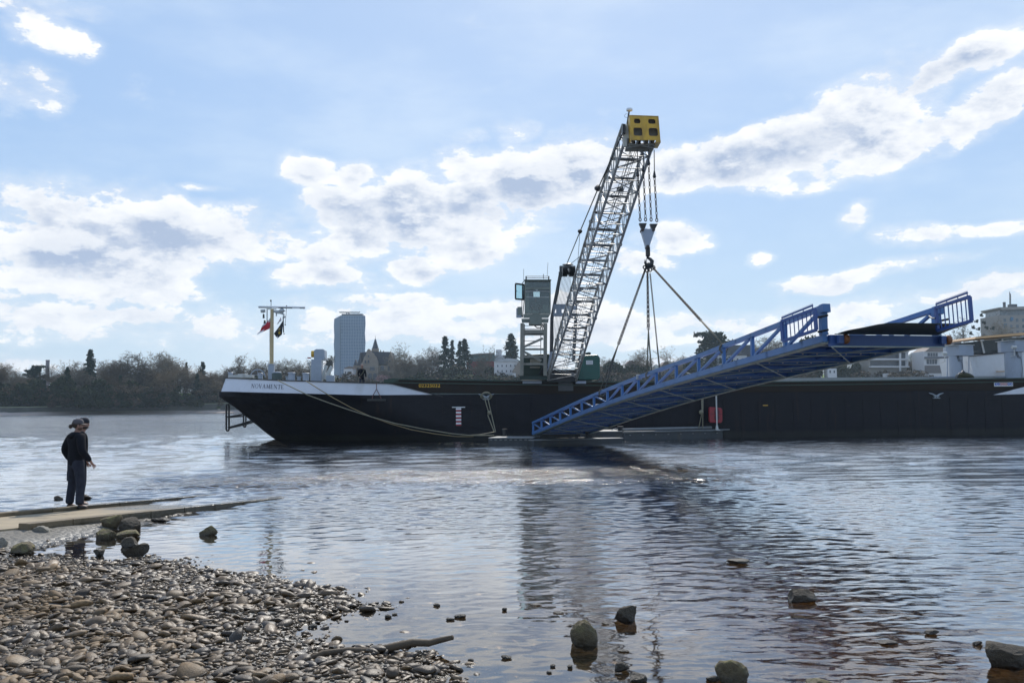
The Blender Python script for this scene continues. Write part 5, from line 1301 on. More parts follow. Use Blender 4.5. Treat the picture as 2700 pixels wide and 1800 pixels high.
# ------------------------------------------------------------ hoist chains, block, hook, slings
M_CHAIN = mat('chain_rust', (.05, .032, .024), .6, var=.4, scale=10)
M_STRAP = mat('sling_strap', (.13, .12, .09), .85, var=.2, scale=6)
ZH = 34.5
def chain(b, p, q, pitch, r, Rr):
    p, q = Vector(p), Vector(q); L = (q-p).length; n = max(2, int(L/pitch)); d = (q-p).normalized()
    a = d.orthogonal().normalized(); c = d.cross(a)
    for i in range(n):
        ctr = p.lerp(q, (i+.5)/n)
        ang = R(25)+ (R(90) if i % 2 else 0); sdv = a*math.cos(ang)+c*math.sin(ang)
        b.ring(ctr, Rr, r, d, sdv, 10, 4, st=(L/n*.5+r)/Rr)
    return b
def hoist():
    q = lambda x, y, z=ZH: P(*r5(x, y), z)
    for k, (x0, y0, x1, y1, lab) in enumerate([(570, 640, 589, 985, 'first'), (616, 600, 634, 985, 'second'), (660, 545, 680, 985, 'third'), (708, 650, 727, 990, 'fourth')]):
        b = MB(); chain(b, q(x0, y0), q(x1, y1), .13, .017, .036)
        e = tag(b.build('hoist_chain', M_CHAIN), '%s from the left of the four chains between boom head and hook block' % lab, 'chain', 'four hoist chains below the boom head')
        w = MB(); w.tube(q(x0-3-k*0, 425, 35), q(x0, y0), .018, 5); w.lathe(q(x0, y0+8), [(.035, 0), (.07, .05), (.02, .3)], 8); w.build('hoist_cable', M_BLACK, e)
        s = MB(); s.ring(q(x1, y1+15), .045, .022, (0, 0, 1), (1, .3, 0), 12, 6, st=1.5); s.build('end_shackle', M_CHAIN, e, smooth='all')
    e = empty('hook_block', tuple(q(655, 1150)), 'grey triangular hook block with black hook hanging under the four chains', 'hook block')
    for pts in (((583, 1030), (645, 1030), (628, 1078), (603, 1078)), ((672, 1035), (736, 1035), (712, 1080), (686, 1078))):
        b = MB(); b.prism([q(x, y, ZH-.1) for x, y in pts], (0, .2, 0)); b.build('link_plate', M_BLACK, e)
    b = MB(); b.prism([q(x, y, ZH-.16) for x, y in ((597, 1074), (716, 1077), (711, 1092), (670, 1212), (668, 1228), (637, 1226), (634, 1205), (601, 1092))], (0, .3, 0)); b.build('spreader_plate', M_GREY, e, bevel=.01)
    b = MB()
    for x, y in ((612, 1084), (702, 1084), (653, 1222)): b.lathe(q(x, y, ZH-.22), [(.06, 0), (.06, .42)], 12, axis=(0, 1, 0))
    b.build('pin', M_CHAIN, e)
    b = MB(); b.box(q(653, 1265), (.16, .18, .38)); b.build('swivel', M_BLACK, e, bevel=.03)
    b = MB(); pts = [(652, 1305), (655, 1318), (672, 1326), (688, 1345), (684, 1368), (664, 1382), (642, 1376), (630, 1356), (630, 1330)]
    b.path([q(x, y) for x, y in pts], [.04, .05, .06, .08, .085, .08, .06, .045, .01], 10); b.tube(q(645, 1305), q(640, 1365), .012, 5); b.build('hook', M_BLACK, e, smooth='all')
    rg = MB()
    for (x, y, a) in ((632, 1395, .2), (655, 1392, 1.2), (695, 1398, .6), (668, 1412, 2.0), (645, 1415, 2.8), (660, 1375, 0)):
        rg.ring(q(x, y), .075, .026, (math.cos(a), .3, math.sin(a)), (-math.sin(a), .2, math.cos(a)), 12, 6, st=1.2)
    rg.path([q(630, 1390), q(655, 1385), q(700, 1395)], .035, 8)
    tag(rg.build('shackle_cluster', M_BLACK, smooth='all'), 'cluster of black shackles hanging in the hook mouth', 'shackles')
hoist()

# ------------------------------------------------------------ blue gangway being lifted
M_BLUE = mat('gangway_blue', (.055, .145, .32), .38, var=.1, scale=2, dirt=(.055, .12, .30), dscale=2)
M_BLUED = mat('gangway_deck_blue', (.038, .125, .38), .45, var=.15, scale=1.5, dirt=(.03, .10, .29), dscale=1.2)
M_FLNG = mat('flange_grey', (.30, .37, .36), .5, var=.15, scale=4)
GA = P(1406, 1146, 50.0); GB = P(2172, 902, 22.0)
GH = Vector((GB.x-GA.x, GB.y-GA.y, 0)); GL = GH.length; GH.normalize()
GWD = Vector((-GH.y, GH.x, 0)) if Vector((-GH.y, GH.x, 0)).x > 0 else Vector((GH.y, -GH.x, 0))   # from near truss to far truss
GW_ = 3.15; NPAN = 16
def TH(s): return .60+.18*max(0, (s-12)/4) if s > 12 else .60
def GP(s, w, h=0.0):
    t = s/NPAN; return GA.lerp(GB, t) + GWD*w + Vector((0, 0, h + .26*math.sin(math.pi*min(max(t, 0), 1))**1.2*.9))
E_G = empty('gangway', tuple(GA), 'long blue steel truss gangway hanging at a slant from the crane', 'gangway')
def gangway():
    for side, w in ((0, 0.0), (1, GW_)):
        tc = MB(); bc = MB(); po = MB(); di = MB(); N = 32
        for i in range(N):
            a, c = i*NPAN/N, (i+1)*NPAN/N
            tc.beam(GP(a-.02, w, TH(a)+.06), GP(c+.02, w, TH(c)+.06), .12, .12); bc.beam(GP(a-.03, w, .085), GP(c+.03, w, .085), .12, .17)
        for s in range(NPAN+1):
            po = MB(); po.beam(GP(s, w, .17), GP(s, w, TH(s)), .09 if s < NPAN else .14, .09 if s < NPAN else .16, up=GWD); po.build('truss_post', M_BLUE, E_G)
        for s in range(NPAN):
            r = .052; di = MB()
            if s < 7: di.beam(GP(s+.08, w, TH(s)-.01), GP(s+.92, w, .17), r, r*1.1, up=GWD)
            else: di.beam(GP(s+.08, w, .18), GP(s+.92, w, TH(s+1)-.01), r*1.3, r*1.5, up=GWD)
            di.build('truss_diagonal', M_BLUE, E_G)
        tc.build('top_chord', M_BLUE, E_G); bc.build('bottom_chord', M_BLUE, E_G)
        fl = MB()
        for i in range(N):
            a, c = i*NPAN/N, (i+1)*NPAN/N; fl.beam(GP(a-.02, w+(.10 if side == 0 else -.02), -.012), GP(c+.02, w+(.10 if side == 0 else -.02), -.012), .22 if side == 0 else .14, .02)
        fl.build('chord_flange', M_FLNG, E_G)
        if side == 1: pass
    dk = MB(); N = 32
    for i in range(N):
        a, c = i*NPAN/N, (i+1)*NPAN/N
        dk.hexa([GP(a, .06, .13), GP(c, .06, .13), GP(a, GW_-.06, .13), GP(c, GW_-.06, .13), GP(a, .06, .16), GP(c, .06, .16), GP(a, GW_-.06, .16), GP(c, GW_-.06, .16)])
    dk.build('deck', M_BLUED, E_G)
    cb = MB(); fl = MB(); st = MB(); bo = MB(); br = MB()
    for k in range(NPAN*2+1):
        s = k/2
        d = .02 if k % 2 == 0 else .06
        cb = MB(); cb.beam(GP(s, .05, .06+d/2), GP(s, GW_-.05, .06+d/2), .035, .14-d)
        cb = cb.build('crossbeam', M_BLUED, E_G)
        fl = MB(); fl.beam(GP(s, .05, d-.005), GP(s, GW_-.05, d-.005), .09, .012); fl.build('crossbeam_flange', M_FLNG, cb)
    for w in np.linspace(.4, GW_-.4, 4):
        for i in range(N):
            a, c = i*NPAN/N, (i+1)*NPAN/N; st.beam(GP(a, w, .10), GP(c, w, .10), .02, .05)
    for s in range(0, NPAN, 2):
        br.beam(GP(s, .1, -.004), GP(s+2, GW_-.1, -.004), .018, .03); br.beam(GP(s+2, .1, -.02), GP(s, GW_-.1, -.02), .018, .03)
    r_ = random.Random(3)
    for s in range(1, NPAN):
        for w in np.linspace(.5, GW_-.5, 6): bo.box(GP(s+r_.uniform(-.02, .02), w, -.02), (.03, .03, .02))
    st.build('stringer', M_BLUED, E_G); br.build('wind_brace', M_FLNG, E_G); tag(bo.build('bolt', M_PALE, E_G), kind='stuff')
    # upper end: cross girder, rollers, flap
    e = MB(); e.beam(GP(16.05, .1, .02), GP(16.05, GW_+.1, .02), .12, .28); e.build('end_girder', mat('end_blue', (.03, .08, .24), .45), E_G)
    e = MB(); e.beam(GP(16.12, .1, -.14), GP(16.12, GW_, -.14), .16, .025); e.beam(GP(16.1, .2, .17), GP(16.1, GW_, .17), .05, .02); e.build('end_flange', M_FLNG, E_G)
    for w in (.42, GW_+.1):
        r = MB(); c = GP(16.15, w, .03); r.lathe(c-GWD*.06, [(.05, 0), (.10, .0), (.12, .03), (.12, .09), (.10, .12), (.05, .12)], 20, axis=GWD); r.build('roller', mat('rust_roller', (.20, .075, .025), .55, var=.4, scale=12), E_G, smooth=True)
        r = MB(); r.box(c-GWD*.14, (.1, .14, .2), Matrix.Rotation(math.atan2(GH.y, GH.x), 3, 'Z')); r.build('roller_bracket', mat('end_blue', (.03, .08, .24), .45), E_G)
    # flap plate, curved
    f = MB(); rows = []
    NS = 10
    for i in range(NS+1):
        u = i/NS; ext = 1.02*u; zz = .18+.17*u+.02*math.sin(u*3)
        wl = .25-.08*u; wr = GW_-.12+.02*u
        rows.append([GP(16.12, 0, 0)+GH*ext+GWD*(wl+(wr-wl)*j/12)+Vector((0, 0, zz-.14*u*(1-math.sin(min(1, j/4)*1.57)))) for j in range(13)])
    for r in rows: f.v += [tuple(p) for p in r]
    for i in range(NS):
        for j in range(12): f.f.append((i*13+j, i*13+j+1, (i+1)*13+j+1, (i+1)*13+j))
    o = f.build('flap_plate', mat('flap_steel', (.035, .05, .045), .5, var=.3, scale=2, dirt=(.05, .04, .03), dscale=1.5), E_G, smooth='all'); md = o.modifiers.new('thick', 'SOLIDIFY'); md.thickness = .02
    # gates
    g0 = mat('gate_blue', (.03, .075, .25), .4, var=.1)
    def gate(q4, n, spikes, depth):
        A, B_, C_, D = q4      # top-left, top-right, bottom-right, bottom-left
        b = MB(); up = (B_-A).cross(D-A).normalized()
        fx = lambda a, c, w: b.beam(a, c, w, .06, up=up)
        fx(A, B_, .07); fx(B_, C_, .08); fx(C_, D, .07); fx(D, A, .08)
        g = b.build('gate', g0, E_G)
        for i in range(1, n+1):
            b = MB(); t = i/(n+1); b.tube(A.lerp(B_, t), D.lerp(C_, t), .014, 6); b.build('gate_bar', g0, g)
        b = MB(); u = (A-D).normalized(); a, c = A.lerp(B_, .02)+u*.075, A.lerp(B_, .95)+u*.10
        b.beam(a, c, .035, .03)
        for i in range(spikes):
            p = a.lerp(c, i/(spikes-1)); b.path([p, p+u*.055], [.012, .001], 4)
        for t in (.0, .35, .7, .99): b.tube(a.lerp(c, t), a.lerp(c, t)-u*.06, .012, 5)
        b.build('spike_rail', g0, g)
    def r3(x, y, z): return P(1900+x/2.94, 750+y/2.94, z)
    gate([r3(472, 285, 22.8), r3(730, 190, 21.7), r3(742, 352, 21.7), r3(484, 438, 22.8)], 7, 44, 0)
    gate([r3(1668, 180, 21.4), r3(1930, 95, 20.0), r3(1946, 282, 20.0), r3(1684, 357, 21.4)], 7, 44, 0)
    for w in (0, GW_): b = MB(); b.beam(GP(16, w, TH(16)+.02), GP(16.1, w, TH(16)+.02), .2, .2); b.build('end_cap', M_BLUE, E_G)
    for w, hh in ((-.08, .25), (-.08, .6), (GW_+.12, .55)): h = MB(); h.path([GP(16.0, w-.06, hh), GP(16.15, w+.04, hh)], .03, 6); h.build('hinge', M_BLACK, E_G)
    h = MB(); h.path([r3(1615, 245, 21.9), r3(1640, 262, 21.7), r3(1665, 262, 21.4)], .02, 6); h.build('latch', M_BLACK, E_G); h = MB(); h.path([r3(800, 350, 22), r3(815, 378, 22), r3(835, 382, 22)], .03, 6); h.build('hinge', M_BLACK, E_G)
    # little white wrap on the chord
    b = MB(); b.box(GP(9.05, 0, TH(9)+.06), (.2, .22, .2)); b.build('padding', mat('padding', (.35, .36, .37), .9, bump=.02, bscale=20), E_G, bevel=.03)
    b = MB(); b.ball(GP(5.45, .5, .28), .16, 10, 6, (1.4, 1, .8)); b.build('bundle', mat('padding', (.35, .36, .37), .9), E_G)
gangway()
def slings():
    q = lambda x, y, z: P(*r5(x, y), z)
    r3c = lambda x, y, z: P(1600+x/3.92, 560+y/3.92, z)
    data = [ # top px in crop3, end of chain, chain depth end, strap end point, double
      ((398, 590), (125, 1362), GP(6.6, .0, TH(7)+.12), True, 'left-hand chain sling running down to the lower part of the gangway'),
      ((420, 610), (420, 1208), GP(9.62, .0, TH(9.6)+.10), True, 'straight-down chain sling in the middle of the gangway lift'),
      ((447, 630), (522, 1362), GP(6.0, GW_, TH(6)+.05), False, 'short inner chain sling passing behind the near truss'),
      ((480, 575), (872, 1200), GP(13.0, .0, TH(12.5)+.12), True, 'right-hand chain sling slanting to the upper part of the gangway')]
    for (a, c, end, dbl, lab) in data:
        top = r3c(a[0], a[1], ZH); 
        f = .66 if not dbl else .68
        # chain end depth: interpolate along the straight 3-D line so that it projects to its pixel
        dirp = ray(1600+c[0]/3.92, 560+c[1]/3.92)
        best = min(np.linspace(0, 1, 200), key=lambda u: ((lambda v: (v-dirp*(v.dot(dirp)/dirp.dot(dirp))).length)(top.lerp(end, float(u))-CAM)))
        mid = top.lerp(end, float(best)); d = (mid-top).normalized(); sd_ = d.cross(Vector((0, 1, 0))).normalized()
        b = MB()
        if dbl:
            sp = .03 if a[0] != 480 else .018
            chain(b, top-sd_*.01, mid-sd_*sp, .095, .014, .028); chain(b, top+sd_*.01, mid+sd_*sp, .095, .014, .028)
        else: chain(b, top, mid, .085, .013, .026)
        e = tag(b.build('chain_sling', M_CHAIN), lab, 'chain', 'chain slings from the hook to the gangway')
        s = MB(); 
        if dbl and a[0] != 480: s.path([mid, mid.lerp(end, .4)-sd_*.03, end-sd_*.07], [.022, .03, .022], 6); s.path([mid, mid.lerp(end, .4)+sd_*.03, end+sd_*.10], [.022, .03, .022], 6)
        else: s.path([mid, mid.lerp(end, .5), end], [.03, .04, .025], 6)
        s.ring(end-Vector((0, 0, .1)), .13, .03, (0, 0, 1), GWD, 10, 5); s.build('strap', M_STRAP, e, smooth='all')
slings()
# ------------------------------------------------------------ pontoon
M_PON = mat('pontoon_side', (.035, .04, .045), .5, var=.3, scale=2, dirt=(.06, .055, .04))
M_PTOP = mat('pontoon_top', (.17, .18, .18), .5, var=.2, scale=3, dirt=(.16, .15, .13), dscale=3)
def r6(x, y): return (1380+x/4.126, 980+y/4.126)
def pontoon():
    e = empty('pontoon', tuple(G(*r6(600, 780))), 'low dark floating pontoon under the lower end of the gangway', 'pontoon')
    def block(p0, p1, dep, z, name='float'):
        a = G(*r6(*p0)); c = G(*r6(*p1)); a.z = c.z = 0; u = (c-a).normalized(); v = Vector((-u.y, u.x, 0))*dep
        Z0, Z1 = Vector((0, 0, -.4)), Vector((0, 0, z))
        b = MB(); b.hexa([a+Z0, c+Z0, a+v+Z0, c+v+Z0, a+Z1, c+Z1, a+v+Z1, c+v+Z1]); b.build(name, M_PON, e, bevel=.02)
        b = MB(); T0, T1 = Vector((0, 0, z+.004)), Vector((0, 0, z+.05)); k = -v.normalized()*.05
        b.hexa([a+T0+k, c+T0+k, a+v+T0, c+v+T0, a+T1+k, c+T1+k, a+v+T1, c+v+T1]); b.build('deck_plate', M_PTOP, e)
        return a, c, v
    A = block((-380, 800), (108, 800), 2.2, .36); Bk = block((112, 806), (1085, 780), 2.0, .26); C_ = block((680, 776), (1080, 772), 3.2, .60)
    D = block((1090, 745), (2170, 715), 1.6, .42)
    # rail pipe on the long right part
    b = MB(); a, c, v = D; 
    b.tube(a+Vector((0, -.1, .5)), c+Vector((.4, -.1, .5)), .035, 6)
    b.tube(a+Vector((0, .5, .62)), c+Vector((-.6, .5, .62)), .09, 8)
    b.build('edge_pipe', M_PTOP, e, smooth=True)
    b = MB()
    for i in range(8):
        p = a.lerp(c, (i+.5)/8); b.box(p+Vector((0, -.06, .30)), (.1, .04, .05))
    for (bl, n) in ((A, 9), (C_, 5)):
        for i in range(n): b.box(bl[0].lerp(bl[1], (i+.5)/n)+Vector((0, -.03, .3)), (.14, .04, .05))
    tag(b.build('edge_cleat', M_PTOP, e), kind='stuff')
    for (x, y, r, h) in ((-203, 700, .11, .42), (1055, 690, .14, .5), (755, 680, .16, .3)):
        b = MB(); p = P(*r6(x, y), 51.0); b.lathe((p.x, p.y, .4), [(r, 0), (r, h*.8), (r*1.25, h*.82), (r*1.25, h)], 14); b.build('pontoon_bollard', M_BLACK, e, smooth=True)
    b = MB(); p = P(*r6(1005, 665), 51.5); b.path([p+Vector((.35*math.cos(a_), .1, .45*math.sin(a_)-.2)) for a_ in np.linspace(0, math.pi, 9)], .02, 6); b.build('ring_handle', M_PALE, e)
    # ramp plate at waterline
    b = MB(); p0 = G(*r6(110, 795)); b.box(G(*r6(430, 770))+Vector((0, -.02, .12)), (6.5, .08, .06)); b.build('lower_beam', M_PTOP, e)
    for (x, y, w, h, lab) in ((-135, 700, .36, .36, 'small brown box at the left end of the pontoon'), (1957, 622, .46, .36, 'pale wooden block near the right end of the pontoon'), (1768, 618, .5, .3, 'dim brown block behind the rope on the pontoon')):
        p = P(*r6(x, y), 50.8 if x < 0 else 57.0); m_ = mat('box_wood', (.16, .14, .09), .8, var=.3) if x != 1957 else mat('block_pale', (.30, .33, .24), .7, var=.2)
        b = MB(); b.box((0, 0, h/2+.004), (w, w*.8, h)); z0 = .42 if x < 0 else .48; o = b.build('block', m_, loc=(p.x, p.y, z0), bevel=.03); tag(o, lab, 'block')
    return e
E_P = pontoon()
def rescue_post():
    p = P(*r6(2107, 640), 56.6); e = empty('rescue_post', (p.x, p.y, .47), 'thin grey post with red rescue-ring case standing on the pontoon', 'rescue post')
    zt = P(*r6(2107, 255), 56.6).z
    b = MB(); b.tube((p.x, p.y, .47), (p.x, p.y, zt), .045, 10); b.lathe((p.x, p.y, .47), [(.2, 0), (.2, .04), (.1, .05), (.06, .3)], 14); b.build('pole', M_PALE, e, smooth=True)
    b = MB(); pts = [(2022, 400), (2030, 380), (2045, 383), (2150, 392), (2165, 410), (2166, 535), (2150, 556), (2035, 552), (2024, 535)]
    b.prism([P(*r6(x, y), 56.75) for x, y in pts], (0, .3, 0)); cs = b.build('case', M_RED, e, bevel=.03)
    md = mat('dark_red', (.10, .01, .02), .5)
    b = MB()
    for (x, y) in ((2105, 432), (2105, 495)): b.ball(P(*r6(x, y), 56.74), .24, 12, 6, (.7, .12, .9))
    b.beam(P(*r6(2030, 457), 56.73), P(*r6(2165, 460), 56.73), .02, .03); b.build('case_recess', md, cs)
rescue_post()
# ------------------------------------------------------------ ropes
def sag(p, q, s, n=24): 
    return [Vector(p).lerp(Vector(q), i/n) + Vector((0, 0, -s*4*(i/n)*(1-i/n))) for i in range(n+1)]
def ropes():
    def c1(x, y, off): s, z = S(*cpx(x, y), off); return B3(s, off, z)
    endp = P(1302, 1147, 51.5)
    # rope 1 follows measured points
    m1 = [(612, 848, .3), (740, 910, -.05), (880, 978, -.1), (1060, 1045, -.2), (1250, 1110, -.4), (1440, 1170, -.6), (1650, 1228, -.9), (1900, 1278, -1.2), (2150, 1318, -1.6), (2330, 1336, -1.9)]
    pts = [c1(*p) for p in m1]
    b = MB(); b.path(pts+[endp], .032, 6); tag(b.build('mooring_rope', M_ROPE, smooth='all'), 'pale mooring rope sagging from the rope-wrapped bollard to the pontoon, the upper long one', 'rope', 'mooring ropes from the bow')
    m2 = [(862, 852, .1), (985, 930, -.08), (1100, 1000, -.1), (1260, 1088, -.25), (1430, 1165, -.5), (1600, 1228, -.8), (1800, 1285, -1.0), (2000, 1320, -1.3), (2200, 1345, -1.7), (2345, 1344, -1.9)]
    pts = [c1(*p) for p in m2]
    b = MB(); b.path(pts, .028, 6); tag(b.build('mooring_rope', mat('rope_tan', (.26, .20, .10), .8, bump=.005, bscale=60), smooth='all'), 'tan mooring rope starting at the bollard nearest the winch column', 'rope', 'mooring ropes from the bow')
    b = MB(); e = P(1303, 1138, 53.5)
    b.path([CL1+Vector((-.1, -.2, -.1)), CL1+Vector((.15, -.3, -1.0)), CL1+Vector((.1, -.35, -1.15)), e], .03, 6)
    b.path([CL1+Vector((.1, -.2, -.1)), CL1+Vector((.3, -.3, -1.0)), e+Vector((.08, 0, 0))], .03, 6); b.ball(CL1+Vector((.2, -.3, -1.0)), .13, 8, 6)
    for k in range(3): b.ring(CL1+Vector((0, -.05, .02+.05*k)), .22-.03*k, .03, BU, (0, -.3, 1), 14, 5, st=1.6)
    b.path([e, P(1290, 1141, 52.5), P(1260, 1146, 52), P(1238, 1147, 52)], .03, 6)
    tag(b.build('mooring_rope', M_ROPE, smooth='all'), 'doubled rope knotted to the grey cleat on the hull and falling to the pontoon', 'rope')
    s, z = S(*r6(1938, 300), -.3)
    b = MB(); t = B3(s, -.35, z+.1); dn = P(*r6(1908, 610), 56.9); b.path([t, t+Vector((0, 0, -.9)), dn], .032, 6); b.path([t+BU*.08, t+Vector((.05, 0, -.9)), dn+BU*.25], .032, 6); b.ball(t+Vector((-.05, 0, -.9)), .15, 8, 6)
    tag(b.build('mooring_rope', M_ROPE, smooth='all'), 'knotted rope hanging on the hull left of the red rescue case', 'rope')
ropes()

# ------------------------------------------------------------ far bank
def bankY(x): return float(np.interp(x, [-900, -203, -138, 0, 400, 2000], [330, 362, 432, 440, 440, 470]))
def landz(x, o):        # o = metres behind the wall face
    rise = float(np.interp(x, [-900, -180, -60, 60, 400, 2000], [5, 6.5, 10, 9.5, 9, 9]))
    return 3.0 + rise*min(max((o-6)/55, 0), 1)**.9 + (max(o-61, 0)*.012)
M_LAND = None
def mat_land():
    m = bpy.data.materials.new('far_land'); m.use_nodes = True; t = NT(m.node_tree); bs = t.n['Principled BSDF']
    pos = t.node('ShaderNodeNewGeometry').outputs['Position']; z = t.sep(pos)[2]
    g = t.mix(t.noise(pos, .3, 4), (.05, .085, .018, 1), (.085, .075, .04, 1)); g = t.mix(t.ss(t.noise(pos, .06, 3), .45, .6), g, (.05, .04, .028, 1))
    s = t.mix(t.noise(pos, 1.5, 6, .7), (.24, .19, .16, 1), (.62, .52, .44, 1))
    t.put(bs.inputs['Base Color'], t.mix(t.ss(z, 1.5, 1.9), s, g)); bs.inputs['Roughness'].default_value = .9; return m
def far_bank():
    xs = np.concatenate([np.linspace(-1500, -260, 14), np.linspace(-250, 420, 90), np.linspace(440, 3000, 20)])
    offs = [-9, -6, -3, 0, 1.2, 1.3, 2.5, 6, 12, 20, 32, 45, 61, 90, 150, 300, 700, 1500, 3500]
    X = np.zeros((len(offs), len(xs))); Y = X.copy(); Z = X.copy()
    r = np.random.default_rng(2)
    for i, o in enumerate(offs):
        for j, x in enumerate(xs):
            X[i, j] = x; Y[i, j] = bankY(x)+o+6
            zz = {-9: -1.2, -6: -.1, -3: .45, 0: 1.1, 1.2: 1.3}.get(o)
            if zz is None: zz = landz(x, o-1.3)
            if o < 0: Y[i, j] += r.uniform(-.5, .5)
            Z[i, j] = zz+(r.uniform(-.15, .15) if o < 0 else 0)
    o = grid_mesh('far_bank', X, Y, Z, mat_land(), True); tag(o, 'far river bank with a stony foreshore and rising park land', None, kind='structure')
    # embankment wall
    b = MB(); c = MB()
    xs = list(np.linspace(-420, 420, 160))
    for a, d in zip(xs, xs[1:]):
        ya, yd = bankY(a)+6.6, bankY(d)+6.6; za = float(np.interp(a, [-420, -203, -138, 420], [2.6, 3.1, 4.3, 4.4])); zd = float(np.interp(d, [-420, -203, -138, 420], [2.6, 3.1, 4.3, 4.4]))
        b.hexa([(a, ya, .6), (d, yd, .6), (a, ya+1.6, .6), (d, yd+1.6, .6), (a, ya+.5, za), (d, yd+.5, zd), (a, ya+1.6, za), (d, yd+1.6, zd)])
        c.hexa([(a, ya+.35, za+.003), (d, yd+.35, zd+.003), (a, ya+1.7, za+.003), (d, yd+1.7, zd+.003), (a, ya+.35, za+.22), (d, yd+.35, zd+.22), (a, ya+1.7, za+.22), (d, yd+1.7, zd+.22)])
    w = tag(b.build('embankment_wall', mat('quay_stone', (.075, .075, .06), .85, var=.35, scale=.4, bump=.05, bscale=2)), 'long low stone embankment wall running along the far shore', 'wall')
    c.build('coping', mat('coping', (.34, .36, .22), .8, var=.3, scale=.5), w)
far_bank()
def gz(x, Y): return landz(x, Y-bankY(x)-7.3)
# ---- hills
def hills():
    xs = np.linspace(-1500, 4500, 160); rows = []
    X = np.zeros((12, 160)); Y = X.copy(); Z = X.copy(); r = np.random.default_rng(8)
    for j, x in enumerate(xs):
        h = float(np.interp(x, [-1500, -700, -200, 200, 500, 1000, 1700, 3000, 4500], [24, 30, 45, 80, 118, 122, 120, 110, 90]))
        h += 4*math.sin(x*.006)+2.5*math.sin(x*.019+1)
        for i in range(12):
            v = i/11; X[i, j] = x; Y[i, j] = 1900+v*700; Z[i, j] = 6+(h-6)*math.sin(v*math.pi/2)**1.2 + r.uniform(-3, 3)*v
    m = bpy.data.materials.new('forest_hill'); m.use_nodes = True; t = NT(m.node_tree); bs = t.n['Principled BSDF']; pos = t.node('ShaderNodeNewGeometry').outputs['Position']
    t.put(bs.inputs['Base Color'], t.mix(t.noise(pos, .03, 6, .7), (.035, .04, .02, 1), (.12, .10, .06, 1))); bs.inputs['Roughness'].default_value = 1
    tag(grid_mesh('hills', X, Y, Z, m, True), 'low wooded ridge far behind the town', None, kind='structure')
    V, F = ico(1); co = []; fa = []; b = 0; rg = np.random.default_rng(4)
    for k in range(900):
        x = rg.uniform(-300, 3500); j = int((x+1500)/6000*159); v = rg.uniform(.55, 1); i = int(v*11)
        s = rg.uniform(6, 13); p = V*np.array([s, s, s*rg.uniform(.7, 1.3)])+np.array([x, Y[i, j], Z[i, j]+2]); co.append(p); fa.append(F+b); b += len(V)
    tag(raw_mesh('hill_forest', np.concatenate(co), np.concatenate(fa), m, True), 'trees of the distant wooded ridge reading as one mass', 'forest', kind='stuff')
hills()

# ---- trees
M_BARK = mat('bark', (.085, .065, .048), .9, var=.3, scale=1, spec=.05)
M_TWIG = mat('twig', (.135, .10, .06), .9, var=.3, scale=.5, spec=.05)
M_TWIG2 = mat('twig_grey', (.17, .145, .105), .9, var=.3, scale=.5, spec=.05)
def leafmat(name, a, b_, isl=.45):
    m = bpy.data.materials.new(name); m.use_nodes = True; t = NT(m.node_tree); bs = t.n['Principled BSDF']
    g = t.node('ShaderNodeNewGeometry'); f = t.m('ADD', t.m('MULTIPLY', g.outputs['Random Per Island'], .6), t.m('MULTIPLY', t.noise(g.outputs['Position'], .35, 3), .5))
    t.put(bs.inputs['Base Color'], t.mix(f, (*a, 1), (*b_, 1))); bs.inputs['Roughness'].default_value = .9; bs.inputs['Specular IOR Level'].default_value = .08; return m
def vary(m, lo, hi):
    t = NT(m.node_tree); bs = t.n['Principled BSDF']; src = bs.inputs['Base Color'].links[0].from_socket; oi = t.node('ShaderNodeObjectInfo')
    sc = t.node('ShaderNodeVectorMath', operation='SCALE'); t.l.new(src, sc.inputs[0]); t.put(sc.inputs['Scale'], t.ss(oi.outputs['Random'], 0, 1, lo, hi, 'LINEAR')); t.l.new(sc.outputs[0], bs.inputs['Base Color'])
vary(M_TWIG, .4, 1.55); vary(M_TWIG2, .6, 1.45)
M_CON = leafmat('conifer_needles', (.008, .020, .012), (.022, .042, .02))
M_EVG = leafmat('evergreen_leaves', (.010, .018, .008), (.045, .055, .022))
M_SCRUB = leafmat('scrub_twigs', (.05, .038, .025), (.12, .09, .055))
M_YG = leafmat('spring_leaves', (.16, .20, .03), (.30, .34, .06))
M_PINK = leafmat('blossom', (.25, .13, .12), (.42, .27, .25))
class TB:      # fast tri/quad soup
    def __init__(s): s.v = []; s.f = []
    def seg(s, p, q, r0, r1):
        d = q-p; a = d.orthogonal().normalized(); c = d.normalized().cross(a); b = len(s.v)
        for (o, r) in ((p, r0), (q, r1)):
            for k in range(3):
                an = 2.094*k; s.v.append(o+a*(r*math.cos(an))+c*(r*math.sin(an)))
        for k in range(3): s.f.append((b+k, b+(k+1) % 3, b+3+(k+1) % 3, b+3+k))
    def leaf(s, p, sz, r):
        n = Vector((r.uniform(-1, 1), r.uniform(-1, 1), r.uniform(-1, 1))).normalized(); a = n.orthogonal()*sz; c = n.cross(a); b = len(s.v)
        s.v += [p-a*.6-c*.4, p+a*.6-c*.5, p+c*.8]; s.f.append((b, b+1, b+2))
    def mesh(s, name, m):
        me = bpy.data.meshes.new(name); nv = len(s.v); me.vertices.add(nv); me.vertices.foreach_set('co', np.array([tuple(v) for v in s.v], np.float32).ravel())
        lt = [len(f) for f in s.f]; li = [i for f in s.f for i in f]
        me.loops.add(len(li)); me.loops.foreach_set('vertex_index', np.array(li, np.int32)); me.polygons.add(len(lt))
        me.polygons.foreach_set('loop_start', np.concatenate([[0], np.cumsum(lt)[:-1]]).astype(np.int32)); me.polygons.foreach_set('loop_total', np.array(lt, np.int32))
        me.update(calc_edges=True); me.materials.append(m); return me
